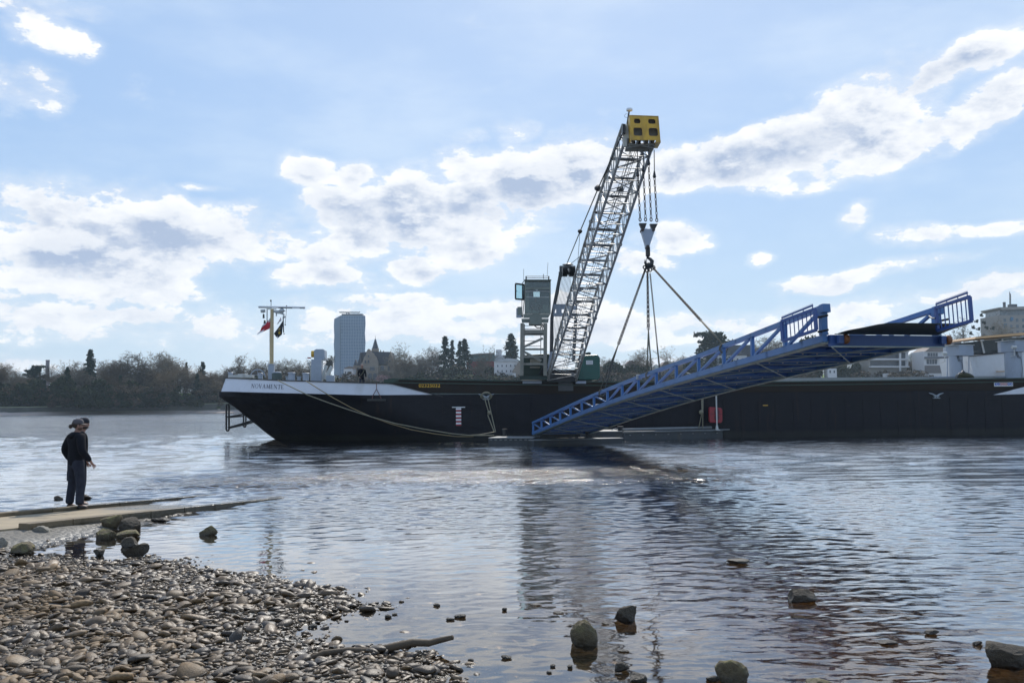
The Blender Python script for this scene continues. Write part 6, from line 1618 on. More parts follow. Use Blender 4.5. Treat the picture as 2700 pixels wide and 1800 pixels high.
def bare_tree(seed, spread=.55, up=.35, twigr=.036, m=M_TWIG, slim=1.0):
    """unit: 20 m tall"""
    r = random.Random(seed); tr, cr = TB(), TB(); H = 20
    def rnd(s): return Vector((r.gauss(0, s), r.gauss(0, s), r.gauss(0, s*.6)))
    def grow(p, d, L, rad, lvl):
        n = 3 if lvl < 3 else 2; q = p; tb = tr if lvl == 0 else cr
        for i in range(n):
            d = (d+rnd(.14)+Vector((0, 0, .05))).normalized(); e = q+d*(L/n); tb.seg(q, e, rad*(1-.25*i/n), rad*(1-.25*(i+1)/n)); q = e
            if lvl < 4 and (i > 0 or lvl > 0):
                for k in range(2 if lvl else 3):
                    a = (d*up+rnd(1).normalized()*spread*1.2+Vector((0, 0, .15))); a.x *= slim; a.y *= slim
                    grow(q, a.normalized(), L*r.uniform(.5, .72), rad*.5, lvl+1)
        if lvl == 4:
            for k in range(5):
                a = (d*.7+rnd(.7)).normalized(); cr.seg(q, q+a*r.uniform(.5, 1.2), twigr, twigr*.5)
    grow(Vector((0, 0, 0)), Vector((0, 0, 1)), H*.42, .42, 0)
    zs = max(v.z for v in cr.v); k = H/zs
    for tb in (tr, cr): tb.v = [Vector((v.x*k, v.y*k, v.z*k)) for v in tb.v]
    return tr.mesh('trunk', M_BARK), cr.mesh('crown', m)
def conifer(seed, w=.22, dense=2600, kind='spruce', m=M_CON):
    r = random.Random(seed); tr, cr = TB(), TB(); H = 20; tr.seg(Vector((0, 0, 0)), Vector((0, 0, H*.95)), .35, .05)
    if kind == 'cedar':
        for k in range(9):
            z = H*(.45+.55*k/9); rr = H*.34*(1-.5*k/9)*r.uniform(.7, 1.1); cx, cy = r.gauss(0, 1.5), r.gauss(0, 1.5)
            tr.seg(Vector((0, 0, z-2)), Vector((cx+rr*.6, cy, z)), .15, .05); tr.seg(Vector((0, 0, z-2)), Vector((cx-rr*.6, cy, z)), .15, .05)
            for i in range(420):
                a = r.uniform(0, 6.28); q = rr*math.sqrt(r.random()); cr.leaf(Vector((cx+q*math.cos(a), cy+q*math.sin(a), z+r.gauss(0, .35)+.06*q)), r.uniform(.3, .6), r)
    else:
        nb = 150 if kind == 'spruce' else 260
        for k in range(nb):
            f = (k/nb); z = H*(.10+.9*f); L = H*w*((1-f)**(.85 if kind == 'spruce' else .62))*r.uniform(.55, 1.15)+.15; a = r.uniform(0, 6.28)
            n = int(dense/nb)
            for i in range(n):
                u = r.random()**.7; droop = -.32*L*u*u+(.12*L*u); cr.leaf(Vector((math.cos(a)*L*u+r.gauss(0, .22), math.sin(a)*L*u+r.gauss(0, .22), z+droop+r.gauss(0, .16))), r.uniform(.22, .5), r)
    return tr.mesh('trunk', M_BARK), cr.mesh('crown', m)
def bushy(seed, m, n=2600, tall=1.0, lump=9, sz=(.25, .55)):
    """unit: 10 m tall"""
    r = random.Random(seed); tr, cr = TB(), TB(); H = 10; tr.seg(Vector((0, 0, 0)), Vector((0, 0, H*.6)), .25, .1)
    L = [(Vector((r.gauss(0, 2.0/tall), r.gauss(0, 2.0/tall), r.uniform(1.6, H-1.8))), r.uniform(1.3, 2.5)) for k in range(lump)]
    for c, q in L: tr.seg(Vector((0, 0, H*.25)), c, .1, .03)
    for i in range(n):
        c, q = r.choice(L); d = Vector((r.gauss(0, 1), r.gauss(0, 1), r.gauss(0, .8))).normalized()*(q*r.uniform(.6, 1.08)); p = c+d
        if p.z < 0: p.z = r.uniform(0, 1)
        cr.leaf(p, r.uniform(*sz), r)
    return tr.mesh('trunk', M_BARK), cr.mesh('crown', m)
PROTO = {'bare': [(bare_tree(s, .55, .4), 20) for s in (1, 2, 3, 4)], 'bareg': [(bare_tree(s, .75, .3, .04, M_TWIG2), 20) for s in (11, 12)], 'slim': [(bare_tree(21, .35, .9, .05, M_TWIG, .45), 20)],
         'spruce': [(conifer(s), 20) for s in (31, 32)], 'sequoia': [(conifer(33, .2, 5200, 'seq'), 20)], 'cedar': [(conifer(34, kind='cedar'), 20)],
         'evg': [(bushy(s, M_EVG, 3200, 1.0, 11), 10) for s in (41, 42, 43)], 'scrub': [(bushy(s, M_SCRUB, 2600, .8, 10, (.14, .4)), 10) for s in (51, 52, 53)],
         'yg': [(bushy(61, M_YG, 2600, 1.1), 10)], 'pink': [(bushy(62, M_PINK, 1500, .9, 8, (.15, .35)), 10)]}
_tk = 0
def tree(kind, px, py, Y, label, cat='tree', group=None, w=1.0, name=None, base=None):
    global _tk; _tk += 1
    (tm, cm), H0 = PROTO[kind][_tk % len(PROTO[kind])]
    top = P(px, py, Y); zb = gz(top.x, Y)-.3 if base is None else base; h = max(top.z-zb, 2); k = h/H0
    nm = name or {'bare': 'bare_tree', 'bareg': 'bare_tree', 'slim': 'poplar_tree', 'spruce': 'spruce_tree', 'sequoia': 'sequoia_tree', 'cedar': 'cedar_tree', 'evg': 'evergreen_tree', 'scrub': 'shrub', 'yg': 'willow_tree', 'pink': 'blossom_tree'}[kind]
    e = empty(nm, (top.x, Y, zb), label, cat, group, rz=(_tk*2.399) % 6.28); e.scale = (k*w, k*w, k)
    for nmx, me in (('trunk', tm), ('crown', cm)):
        o = bpy.data.objects.new(nmx, me); col.objects.link(o); o.parent = e
    return e
def L4(x, y): return x/3.357, 850+y/3.357
def L6(x, y): return 850+x/4.276, 780+y/4.276
def L2(x, y): return 1250+x/2.904, 650+y/2.904
def L3(x, y): return 1900+x/2.94, 750+y/2.94
def forest():
    T = [('bare', L4(50,340), 1.1, 'bare tree nearest the left edge of the picture'), ('cedar', L4(305,375), 1.0, 'flat-topped dark cedar left of the tall chimney'),
     ('bareg', L4(165,390), 1.0, 'rounded bare tree between the left edge and the cedar'), ('bare', L4(500,360), 1, 'bare tree just right of the tall chimney'), ('bareg', L4(610,318), .9, 'pale tall bare tree midway between chimney and pointed sequoia'),
     ('bareg', L4(690,320), .8, 'narrow bare tree touching the left side of the pointed sequoia'), ('sequoia', L4(803,243), .95, 'pointed dark sequoia, the only tall one at the far left'), ('bare', L4(915,325), .95, 'bare tree just right of the left sequoia'),
     ('bare', L4(1040,318), .8, 'bare tree between the left sequoia and the big plane trees'), ('bareg', L4(1190,238), 1.0, 'tall pale plane tree, first of the big bare group'), ('bareg', L4(1265,248), .9, 'second plane tree of the big bare group'),
     ('bareg', L4(1400,232), 1.0, 'highest plane tree in the middle of the big bare group'), ('bareg', L4(1480,240), .95, 'plane tree right of the highest in the big bare group'), ('bare', L4(1570,262), 1.0, 'broad plane tree at the right end of the big bare group'),
     ('spruce', L4(1650,355), .8, 'small dark conifer tip right of the big bare group'), ('bare', L4(1710,355), .9, 'bare tree left of the dark fir near the bow'), ('spruce', L4(1795,350), 1.3, 'dark fir halfway between the plane trees and the barge bow'),
     ('bare', L4(1950,380), 1, 'bare tree just left of the barge bow'), ('bare', L4(2060,385), 1, 'bare tree directly behind the tip of the bow'), ('bare', L4(2195,265), 1.0, 'high twiggy tree behind the foredeck hoop'), ('bare', L4(2310,325), .9, 'bare tree touching the signal mast on its left'),
     ('bareg', cpx(680,635), 1.1, 'bare tree right of the signal mast'), ('bare', cpx(760,660), 1.0, 'low bare tree left of the winch column'), ('bare', cpx(858,640), .8, 'bare tree behind the winch column'), ('slim', cpx(1068,622), 1.0, 'slender poplar left of the glass tower'), ('yg', cpx(1125,772), 1.2, 'yellow-green willow at the foot of the glass tower'),
     ('bareg', L6(825,598), .9, 'bare tree touching the right gable of the castle'), ('bareg', L6(915,598), .8, 'bare tree second to the right of the castle'), ('bareg', L6(1085,510), .9, 'tall round bare tree between castle and spruces'), ('bareg', L6(1195,540), .8, 'bare tree just left of the spruces'),
     ('spruce', L6(1385,458), 1.15, 'tallest ragged spruce, left of the spruce group'), ('spruce', L6(1462,502), .8, 'thin middle spruce of the spruce group'), ('spruce', L6(1550,515), .9, 'spruce tip behind the right-hand spruce'), ('spruce', L6(1603,488), 1.2, 'broad right-hand spruce of the group'),
     ('bareg', L6(1800,553), .9, 'round bare tree above the red building'), ('sequoia', L6(2128,432), 1.15, 'dense cone-shaped sequoia left of the crane cabin tower'), ('bare', L6(965,690), 1.0, 'low bare tree before the gap right of the castle'),
     ('evg', L6(1800,770), 1.2, 'large dark evergreen in front of the red building'), ('evg', L6(1580,740), 1.1, 'dark evergreen under the right-hand spruce'), ('evg', L6(1250,790), 1.3, 'dark evergreen below the gap left of the spruces'), ('scrub', L6(1420,760), 1.6, 'broad brown thicket under the spruces'),
     ('pink', L6(615,875), 1.4, 'pink blossoming magnolia in front of the castle'), ('pink', L6(1155,893), .8, 'small orange-pink blossom above the barge coaming'), ('scrub', L6(300,890), .9, 'bare shrub in front of the low white house'), ('scrub', L6(1960,870), 1.4, 'reddish shrub in front of the white villa'),
     ('bare', L2(1300,768), .7, 'bare tree behind the middle chain sling'), ('bareg', L2(1592,748), 1.0, 'round bare tree right of the chain slings'), ('cedar', L2(1832,652), 1.25, 'spreading dark cedar above the middle of the gangway'), ('evg', L2(1142,858), 1.2, 'dark evergreen between crane and chain slings'),
     ('bare', L2(1000,830), 1.2, 'bare tree beside the crane machinery house'), ('evg', L2(1290,880), 1.2, 'dark evergreen just left of the middle sling'), ('evg', L2(1760,850), 1.5, 'dark evergreen seen through the gangway truss'), ('bareg', L2(1230,820), 1.1, 'bare tree left of the middle sling'),
     ('bareg', L3(330,372), 1.3, 'wide bare tree seen through the upper truss'), ('evg', L3(625,368), .8, 'evergreen crown behind the near gate'), ('bare', L3(500,400), .9, 'bare tree behind the left side of the near gate'),
     ('evg', L3(955,560), .7, 'ivy-clad trunk on the lawn under the gangway'), ('evg', L3(1005,575), .6, 'second ivy-clad trunk on the lawn under the gangway'), ('bare', L3(1130,560), .9, 'bare tree between the ivy trunks and the flats'), ('scrub', L3(1485,578), 1.2, 'round reddish-brown tree right of the flats'),
     ('evg', L3(1520,590), .45, 'slim ivy column left of the brown-roofed house'), ('bare', L3(1515,490), .8, 'bare tree above the ivy column'), ('bareg', L3(2022,243), .8, 'mistletoe-laden tree left of the tall stone block'), ('bareg', L3(2105,248), .8, 'bare tree touching the tall stone block'),
     ('bare', L3(1960,420), .9, 'low bare tree behind the brown-roofed house'), ('scrub', L3(1880,560), 1.3, 'brown thicket between the two grey posts'), ('evg', L3(1635,660), 1.2, 'dark round bush in front of the brown-roofed house'), ('evg', L3(1700,672), 1.2, 'dark low bush left of the first grey post')]
    near = {'yg', 'pink', 'scrub', 'evg'}
    for k, (kind, (px, py), w, lab) in enumerate(T):
        x = P(px, py, 450).x; Y = bankY(x)+(24 if kind in near else 42)+(k*7 % 13)
        if 'plane' in lab: Y = bankY(x)+36+(k % 3)*4
        tree(kind, px, py, Y, lab, 'shrub' if kind == 'scrub' else 'tree', w=w)
    # mistletoe balls
    for k, (x, y) in enumerate([(2022,250),(1985,300),(2040,310),(1960,345),(2000,360),(2060,350),(1940,390),(2110,355)]):
        px, py = L3(x, y); p = P(px, py, 484); e = None
        o = bpy.data.objects.new('mistletoe', PROTO['evg'][k % 3][0][1]); col.objects.link(o); o.location = p; o.scale = (.22, .22, .22)
        tag(o, 'round dark mistletoe clump in the bare tree left of the stone block', 'mistletoe', 'mistletoe clumps in the tree')
    r = random.Random(12)
    # random fill of the wooded bank
    def skyline(px):
        return float(np.interp(px, [0, 60, 150, 300, 500, 620, 700, 800, 960, 1060, 1180, 1300, 1440, 1500, 1640, 1800, 1950, 2100, 2300, 2500, 2700], [962, 978, 980, 965, 950, 965, 975, 968, 975, 965, 965, 978, 985, 960, 955, 955, 965, 970, 965, 960, 970]))
    for k in range(46):
        px = -40+k*27+r.uniform(-9, 9); py = skyline(px)+r.uniform(-8, 26)
        if 880 < px < 1045: continue
        x = P(px, py, 470).x
        tree('bare' if k % 3 else 'bareg', px, py, bankY(x)+r.uniform(30, 62), 'bare brown tree among others in the wood along the far bank', 'tree', 'bare trees filling the wooded far bank', w=r.uniform(1.0, 1.5))
    for k in range(30):
        px = 1540+k*33+r.uniform(-9, 9); py = skyline(px)+r.uniform(10, 36)
        if 1890 < px < 2010 or 2290 < px < 2530 or px > 2560: continue
        x = P(px, py, 470).x
        tree('bare', px, py, bankY(x)+r.uniform(30, 62), 'bare brown tree among others on the far slope behind the gangway', 'tree', 'bare trees filling the slope behind the gangway', w=r.uniform(.9, 1.3))
    for k, (px, py, kd) in enumerate([(22, 1000, 'evg'), (72, 990, 'evg'), (118, 1002, 'spruce'), (205, 985, 'evg'), (262, 1003, 'evg'), (318, 990, 'spruce'), (345, 998, 'evg'), (398, 1006, 'evg'), (445, 996, 'evg'), (520, 985, 'spruce'), (560, 1000, 'evg'), (178, 968, 'spruce')]):
        x = P(px, py, 440).x; tree(kd, px, py, bankY(x)+20+k % 3, 'dark evergreen in the front row of the wooded far bank', 'tree', 'dark evergreens along the wooded far bank', w=1.25 if kd == 'evg' else 1.1)
    for k in range(58):
        px = -20+k*12.2+r.uniform(-6, 6); py = r.uniform(1002, 1034) if k % 3 else r.uniform(1020, 1048)
        if 455 < px < 500 and py < 1040: py = 1050
        x = P(px, py, 470).x
        tree('evg' if k % 5 in (0, 2, 3) else 'scrub', px, py, bankY(x)+r.uniform(20, 42), 'dark bush in the undergrowth at the foot of the far wood', 'shrub', 'bushes under the far wood', w=r.uniform(1.2, 2.0))
    for k in range(46):
        px = 690+k*17.5+r.uniform(-6, 6); py = r.uniform(975, 1000)
        if 900 < px < 1060: py = r.uniform(992, 1002)
        x = P(px, py, 470).x
        tree('scrub' if k % 2 else 'evg', px, py, bankY(x)+r.uniform(12, 26), 'bush behind the barge in front of the far buildings', 'shrub', 'bushes behind the barge', w=r.uniform(1.2, 2.2))
    for k in range(44):
        px = 1560+k*22+r.uniform(-6, 6); py = r.uniform(972, 992)
        if 2160 < px < 2300: py = r.uniform(992, 1000)
        if 2330 < px < 2560: py = r.uniform(985, 998)
        x = P(px, py, 470).x
        tree('scrub' if k % 3 else 'evg', px, py, bankY(x)+r.uniform(12, 26), 'hedge bush on the far slope at the right', 'shrub', 'bushes on the far slope at the right', w=r.uniform(1.2, 2.2))
forest()
# ---- buildings
M_STONE = mat('castle_stone', (.27, .22, .17), .85, var=.2, scale=.5); M_SLATE = mat('slate_roof', (.045, .05, .06), .6, var=.2, scale=.8)
M_BWHITE = mat('render_white', (.62, .60, .58), .8, var=.06, scale=.4); M_BRN = mat('roof_brown', (.22, .17, .14), .8, var=.2, scale=1)
M_WIN = mat('window_dark', (.05, .06, .075), .2, var=.3, scale=.5); M_CONC = mat('concrete_beige', (.30, .27, .235), .85, var=.1, scale=.4); M_BRED = mat('red_cladding', (.26, .055, .05), .7, var=.15)
def bld(name, fn, px0, px1, pyt, pyb, Y, depth, label, m, cat='building', rows=0, cols=0, win=(.5, .5), wy=(.1, .9), wx=(.06, .94), wm=None):
    """box building; returns (empty, q, scale)"""
    q = lambda x, y, dz=0.0: P(*fn(x, y), Y)+Vector((0, dz, 0))
    a, c = q(px0, pyb), q(px1, pyt); zb = min(gz((a.x+c.x)/2, Y)-.6, a.z-.2)
    e = empty(name, ((a.x+c.x)/2, Y, zb), label, cat)
    b = MB(); b.box(((a.x+c.x)/2, Y+depth/2, (zb+c.z)/2), (c.x-a.x, depth, c.z-zb)); b.build('wall', m, e)
    W, H = c.x-a.x, c.z-a.z
    for i in range(rows):
        for j in range(cols):
            u = wx[0]+(wx[1]-wx[0])*(j+.5)/cols; v = wy[0]+(wy[1]-wy[0])*(i+.5)/rows
            w_, h_ = W*(wx[1]-wx[0])/cols*win[0], H*(wy[1]-wy[0])/rows*win[1]
            b = MB(); b.box((a.x+W*u, Y-.03, c.z-H*v), (w_, .10, h_)); b.build('window', wm or M_WIN, e)
    return e, q, (a, c, zb)
def tower():
    Y = 1040; q = lambda x, y, d=0: P(*cpx(x, y), Y+d); zb = 10
    e = empty('office_tower', (q(1250, 700).x, Y, zb), 'tall pale blue glass office tower above the trees', 'tower')
    xs0 = [1117, 1114, 1118, 1114, 1118, 1115, 1118]; xs1 = [1385, 1388, 1382, 1388, 1383, 1387, 1387]; ys = [278, 350, 430, 510, 590, 670, 1000]
    def ring(i, inset=0):
        l, m_, rr = q(xs0[i], ys[i], 34), q(1166, ys[i]), q(xs1[i], ys[i] if i else 276, 4)
        if i == 0: m_ = q(1166, 272)
        z = q(1166, ys[i]).z
        return [Vector((l.x, l.y, z)), Vector((m_.x, m_.y, z)), Vector((rr.x, rr.y, z)), Vector((rr.x-9, rr.y+40, z)), Vector((l.x+20, l.y+30, z))]
    b = MB(); R_ = [ring(i) for i in range(7)]
    for r_ in R_: b.v += [tuple(p) for p in r_]
    for i in range(6):
        for j in range(5): b.f.append((i*5+j, i*5+(j+1) % 5, (i+1)*5+(j+1) % 5, (i+1)*5+j))
    b.f.append((0, 1, 2, 3, 4)); b.build('curtain_wall', mat('tower_glass', (.08, .15, .25), .35, var=.25, scale=.05), e)
    mu = MB(); sp = MB()
    for k in range(16):
        u = k/15
        for i in range(6):
            a = R_[i][1].lerp(R_[i][2], u)-Vector((0, .3, 0)); c = R_[i+1][1].lerp(R_[i+1][2], u)-Vector((0, .3, 0)); mu.beam(a, c, .55, .5, up=(0, 1, 0))
    for k in range(6):
        u = k/5
        for i in range(6): mu.beam(R_[i][0].lerp(R_[i][1], u)-Vector((.2, .3, 0)), R_[i+1][0].lerp(R_[i+1][1], u)-Vector((.2, .3, 0)), .9, .5, up=(0, 1, 0))
    zt, z0_ = R_[0][1].z, 14
    for k in range(27):
        z = zt-(zt-z0_)*k/26
        for i in range(6):
            if R_[i][1].z >= z >= R_[i+1][1].z:
                f = (R_[i][1].z-z)/(R_[i][1].z-R_[i+1][1].z); a, c, d = R_[i][1].lerp(R_[i+1][1], f), R_[i][2].lerp(R_[i+1][2], f), R_[i][0].lerp(R_[i+1][0], f)
                sp.beam(a-Vector((0, .2, 0)), c-Vector((0, .2, 0)), .4, 1.0); sp.beam(d-Vector((0, .2, 0)), a-Vector((0, .2, 0)), .4, .5); break
    tm = mat('tower_mullion', (.24, .32, .42), .6, var=.05); mu.build('mullion', tm, e); sp.build('spandrel', mat('tower_spandrel', (.18, .26, .35), .6, var=.05), e)
    b = MB(); b.beam(q(1160, 246, 20), q(1325, 247, 20), 5, .9); b.build('roof_wing', M_DGREY, e)
    b = MB(); b.beam(q(1215, 272, 20), q(1225, 250, 20), 1, 1); b.beam(q(1262, 268, 20), q(1235, 252, 20), 1, 1); b.box(q(1275, 270, 15), (24, 10, 2)); b.path([q(1325, 250, 15), q(1340, 242, 15)], .6, 4); b.build('roof_mast', M_DGREY, e)
tower()
def chimney():
    p0, p1 = P(*L4(405, 332), 560), P(*L4(437, 470), 560); e = MB(); h = p0.z-6
    e.lathe(((p0.x+p1.x)/2, 560, 6), [((p1.x-p0.x)*.52, 0), ((p1.x-p0.x)*.44, h*.97), ((p1.x-p0.x)*.48, h*.97), ((p1.x-p0.x)*.48, h)], 16)
    c = tag(e.build('chimney_stack', mat('chimney_grey', (.24, .20, .21), .8, var=.15), smooth=True), 'tall square-topped grey chimney rising above the trees at the far left', 'chimney')
chimney()
def castle():
    Y = 474; q = lambda x, y, d=0.0: P(*L6(x, y), Y+d)
    e, qq, (a, c, zb) = bld('castle', L6, 345, 808, 780, 960, Y, 16, 'old stone castle-like villa with stepped gables and a pointed spire', M_STONE, rows=0)
    # main gable block
    def poly(pts, d0, depth, nm, m_): b = MB(); b.prism([q(x, y, d0) for x, y in pts], (0, depth, 0)); return b.build(nm, m_, e)
    poly([(432, 800), (432, 770), (455, 740), (470, 690), (488, 668), (500, 625), (510, 602), (524, 595), (538, 606), (548, 628), (575, 645), (585, 670), (610, 690), (625, 740), (630, 800)], -1.5, 4, 'gable', M_STONE)
    poly([(430, 960), (430, 798), (632, 798), (632, 960)], -1.7, 4, 'bay', M_STONE)
    poly([(400, 770), (425, 640), (500, 628), (640, 628), (770, 630), (800, 770)], 1.5, 14, 'roof', M_SLATE)
    poly([(738, 790), (745, 700), (758, 655), (768, 620), (778, 655), (792, 700), (808, 790)], -.8, 2.5, 'gable', M_STONE)
    poly([(352, 780), (372, 715), (395, 770), (430, 640), (440, 780)], -.5, 3, 'turret_roof', M_SLATE)
    b = MB(); sc = Y/F_PX/4.276; t = q(597, 595, 5); b.box((t.x, Y+5, (t.z+q(0, 660).z)/2), (74*sc, 74*sc, t.z-q(0, 660).z)); tw = b.build('spire_tower', M_STONE, e)
    b = MB(); b.lathe((t.x, Y+5, t.z), [(44*sc, 0), (36*sc, 8*sc), (8*sc, 105*sc), (2*sc, 118*sc), (1.2*sc, 150*sc)], 8); b.build('spire', M_SLATE, e)
    b = MB()
    for x, y in ((657, 622), (690, 630)): p = q(x, y, 6); b.box((p.x, p.y, p.z), (10*sc, 10*sc, 26*sc))
    b.build('chimney', M_STONE, e)
    for (x, y, w, h) in ((485, 742, 18, 34), (520, 740, 18, 34), (520, 680, 14, 24), (760, 738, 12, 26), (562, 815, 52, 48), (675, 815, 40, 56), (748, 815, 24, 52), (362, 825, 20, 40), (400, 825, 18, 34), (365, 900, 22, 40), (690, 900, 30, 50), (760, 900, 24, 50)):
        b = MB(); p = q(x, y, -1.9 if 430 < x < 632 else -.9 if x > 735 and y < 790 else -.06); b.box(p, (w*sc, .25, h*sc)); b.build('window', M_WIN, e)
        b = MB(); b.box(p+Vector((0, -.1, -h*sc*.55)), (w*sc*1.3, .3, .25)); b.build('sill', M_CONC, e)
    for x in (538, 592):
        b = MB(); pts = [(x-22, 945), (x-22, 895)]+[(x+22*math.cos(t_), 895-24*math.sin(t_)) for t_ in np.linspace(math.pi, 0, 7)]+[(x+22, 945)]; b.prism([q(px, py, -1.95) for px, py in pts], (0, .3, 0)); b.build('arch', M_WIN, e)
    b = MB(); b.box(q(530, 798, -1.8), (204*sc, .5, .35)); b.box(q(530, 868, -1.8), (204*sc, .4, .25)); b.build('cornice', M_CONC, e)
castle()
def more():
    e, q, (a, c, zb) = bld('white_house', L6, 240, 342, 820, 960, 462, 10, 'low white house left of the castle', M_BWHITE, rows=2, cols=3, win=(.35, .4))
    b = MB(); b.prism([q(236, 822), q(345, 822), q(345, 800), q(300, 792), q(250, 812)], (0, 10, 0)); b.build('roof', M_BRN, e)
    e, q, _ = bld('red_hall', L6, 1628, 1935, 735, 960, 500, 20, 'red-clad modern hall with a glazed grey upper storey', M_BRED, rows=2, cols=8, win=(.4, .3), wy=(.25, .8))
    b = MB(); b.prism([q(1660, 735, 1), q(1660, 668, 1), (q(1900, 650, 1)), q(1940, 650, 1), q(1940, 735, 1)], (0, 12, 0)); b.build('upper_storey', mat('upper_glass', (.10, .20, .20), .3, var=.3), e)
    b = MB(); b.prism([q(1655, 668, -1), q(1655, 660, -1), q(1760, 648, -1), q(1940, 640, -1), q(1940, 654, -1)], (0, 15, 0)); b.build('roof', M_CONC, e)
    e, q, _ = bld('white_block', L6, 1935, 2062, 665, 960, 512, 14, 'plain white stair block right of the red hall', M_BWHITE, rows=0)
    b = MB(); b.box((q(1983, 0).x, 519, (q(0, 622).z+q(0, 700).z)/2), ((q(2013, 0)-q(1950, 0)).x, 10, (q(0, 622)-q(0, 705)).z)); b.build('stair_head', M_BWHITE, e); b = MB(); b.tube(q(1937, 640, 3), q(1937, 585, 3), .15, 5); b.build('aerial', M_DGREY, e)
    e, q, _ = bld('white_villa', L6, 1938, 2212, 735, 960, 464, 16, 'three-storey white villa left of the crane cabin tower', M_BWHITE, rows=3, cols=5, win=(.24, .38))
    b = MB(); b.prism([q(1932, 738, -.6), q(2216, 738, -.6), q(2190, 712, -.6), q(2090, 702, -.6), q(2000, 718, -.6)], (0, 17, 0)); b.build('roof', mat('roof_pale', (.45, .45, .44), .7), e)
    e, q, _ = bld('stone_house', L6, 2145, 2235, 850, 960, 456, 12, 'small steep-gabled stone house right of the white villa', M_STONE, rows=1, cols=2, win=(.25, .4))
    b = MB(); b.prism([q(2140, 852, -.1), q(2215, 735, -.1), q(2290, 852, -.1)], (0, 12, 0)); b.build('gable', M_STONE, e); b = MB(); p = q(2163, 915, -.2); b.box(p, (1.6, .3, 4)); b.build('door', M_BWHITE, e)
    # white house with dark mansard behind the upper truss
    e, q, _ = bld('mansard_house', L3, -20, 205, 545, 680, 474, 14, 'white villa with dark mansard roof seen through the truss', M_BWHITE, rows=1, cols=5, win=(.3, .6), wy=(.1, .6))
    b = MB(); b.prism([q(-30, 548, -.5), q(-10, 470, -.5), (q(225, 468, -.5)), q(255, 500, -.5), q(262, 548, -.5)], (0, 15, 0)); b.build('roof', M_SLATE, e)
    for x in (50, 150):
        b = MB(); b.prism([q(x-16, 535, -.9), q(x-16, 505, -.9), q(x, 488, -.9), q(x+16, 505, -.9), q(x+16, 535, -.9)], (0, 2, 0)); d = b.build('dormer', M_BWHITE, e); b = MB(); b.box(q(x, 518, -1.0), (2.6, .2, 3)); b.build('pane', M_WIN, d)
    # balcony flats
    e, q, (a, c, zb) = bld('apartment_block', L3, 1150, 1440, 525, 730, 466, 14, 'modern pale flats with long white balconies and dark glazing', M_CONC, rows=0)
    for (y0, y1) in ((528, 572), (592, 632)):
        b = MB(); b.prism([q(1160, y1, -.1), q(1160, y0, -.1), q(1440, y0, -.1), q(1440, y1, -.1)], (0, .3, 0)); b.build('window', M_WIN, e)
    for y in (520, 580, 638):
        b = MB(); b.prism([q(1150, y+6, -2.4), q(1150, y-6, -2.4), q(1448, y-6, -2.4), q(1448, y+6, -2.4)], (0, 2.6, 0)); b.build('balcony', M_BWHITE, e)
    b = MB(); b.prism([q(1370, 672, -2.5), q(1370, 520, -2.5), q(1384, 520, -2.5), q(1384, 672, -2.5)], (0, .6, 0)); b.prism([q(1430, 640, -.5), q(1430, 522, -.5), q(1452, 526, -.5), q(1452, 640, -.5)], (0, 5, 0)); b.build('pillar', M_BWHITE, e)
    # brown-roofed villa
    q5 = lambda x, y: (2400+x/4.75, 760+y/4.75)
    e, q, _ = bld('brown_roof_house', q5, 180, 460, 785, 1060, 452, 14, 'two-storey white house with a grey-brown hipped roof', M_BWHITE, rows=0)
    b = MB(); b.prism([q(176, 790, -.8), q(250, 735, -.8), q(350, 660, -.8), q(515, 655, -.8), q(580, 725, -.8), q(600, 795, -.8)], (0, 15, 0)); b.build('roof', M_BRN, e)
    b = MB(); b.prism([q(460, 1060, .5), q(460, 785, .5), q(640, 785, .5), q(640, 1060, .5)], (0, 12, 0)); b.build('wing', mat('wing_dark', (.16, .14, .13), .8), e)
    for (x0, x1, y0, y1) in ((217, 343, 808, 850), (205, 335, 890, 948), (410, 458, 885, 945)):
        b = MB(); b.prism([q(x0, y1, -.12), q(x0, y0, -.12), q(x1, y0, -.12), q(x1, y1, -.12)], (0, .2, 0)); w = b.build('window', M_WIN, e); b = MB()
        for k in range(1, 4): u = x0+(x1-x0)*k/4; b.beam(q(u, y0, -.16), q(u, y1, -.16), .12, .12)
        b.build('glazing_bar', M_BWHITE, w)
    b = MB(); b.prism([q(175, 878, -1.6), q(175, 858, -1.6), q(460, 858, -1.6), q(460, 878, -1.6)], (0, 1.7, 0)); b.build('balcony', mat('balcony_dark', (.10, .10, .11), .7), e); b = MB(); b.prism([q(180, 1062, -.3), q(180, 965, -.3), q(460, 965, -.3), q(460, 1062, -.3)], (0, .25, 0)); b.build('basement_wall', mat('wing_dark', (.16, .14, .13), .8), e)
    b = MB(); b.box(q(638, 700, 4), (3.2, 2, 4)); b.build('chimney', M_DGREY, e)
    # stone tower block far right
    e, q, (a, c, zb) = bld('stone_block', q5, 1118, 1800, 330, 700, 520, 20, 'tall beige office block with a recessed glazed top floor at the right edge', M_CONC, rows=6, cols=8, win=(.42, .52), wy=(.07, 1.35), wm=mat('window_grey', (.10, .12, .14), .3, var=.4, scale=.2))
    b = MB(); b.prism([q(1140, 330, 1.5), q(1140, 275, 1.5), q(1800, 255, 1.5), q(1800, 330, 1.5)], (0, 16, 0)); b.build('top_floor', mat('top_glass', (.18, .20, .21), .3, var=.3, scale=.5), e)
    b = MB(); b.prism([q(1105, 252, -1), q(1105, 240, -1), q(1800, 215, -1), q(1800, 245, -1), q(1150, 275, -1)], (0, 21, 0)); b.build('roof', M_CONC, e)
    for k, (x, y) in enumerate(((1272, 382), (1190, 462))): b = MB(); b.box(q(x, y, -.15), (34*520/F_PX/4.75, .2, 42*520/F_PX/4.75)); b.build('window', mat('window_blue', (.05, .16, .26), .3), e)
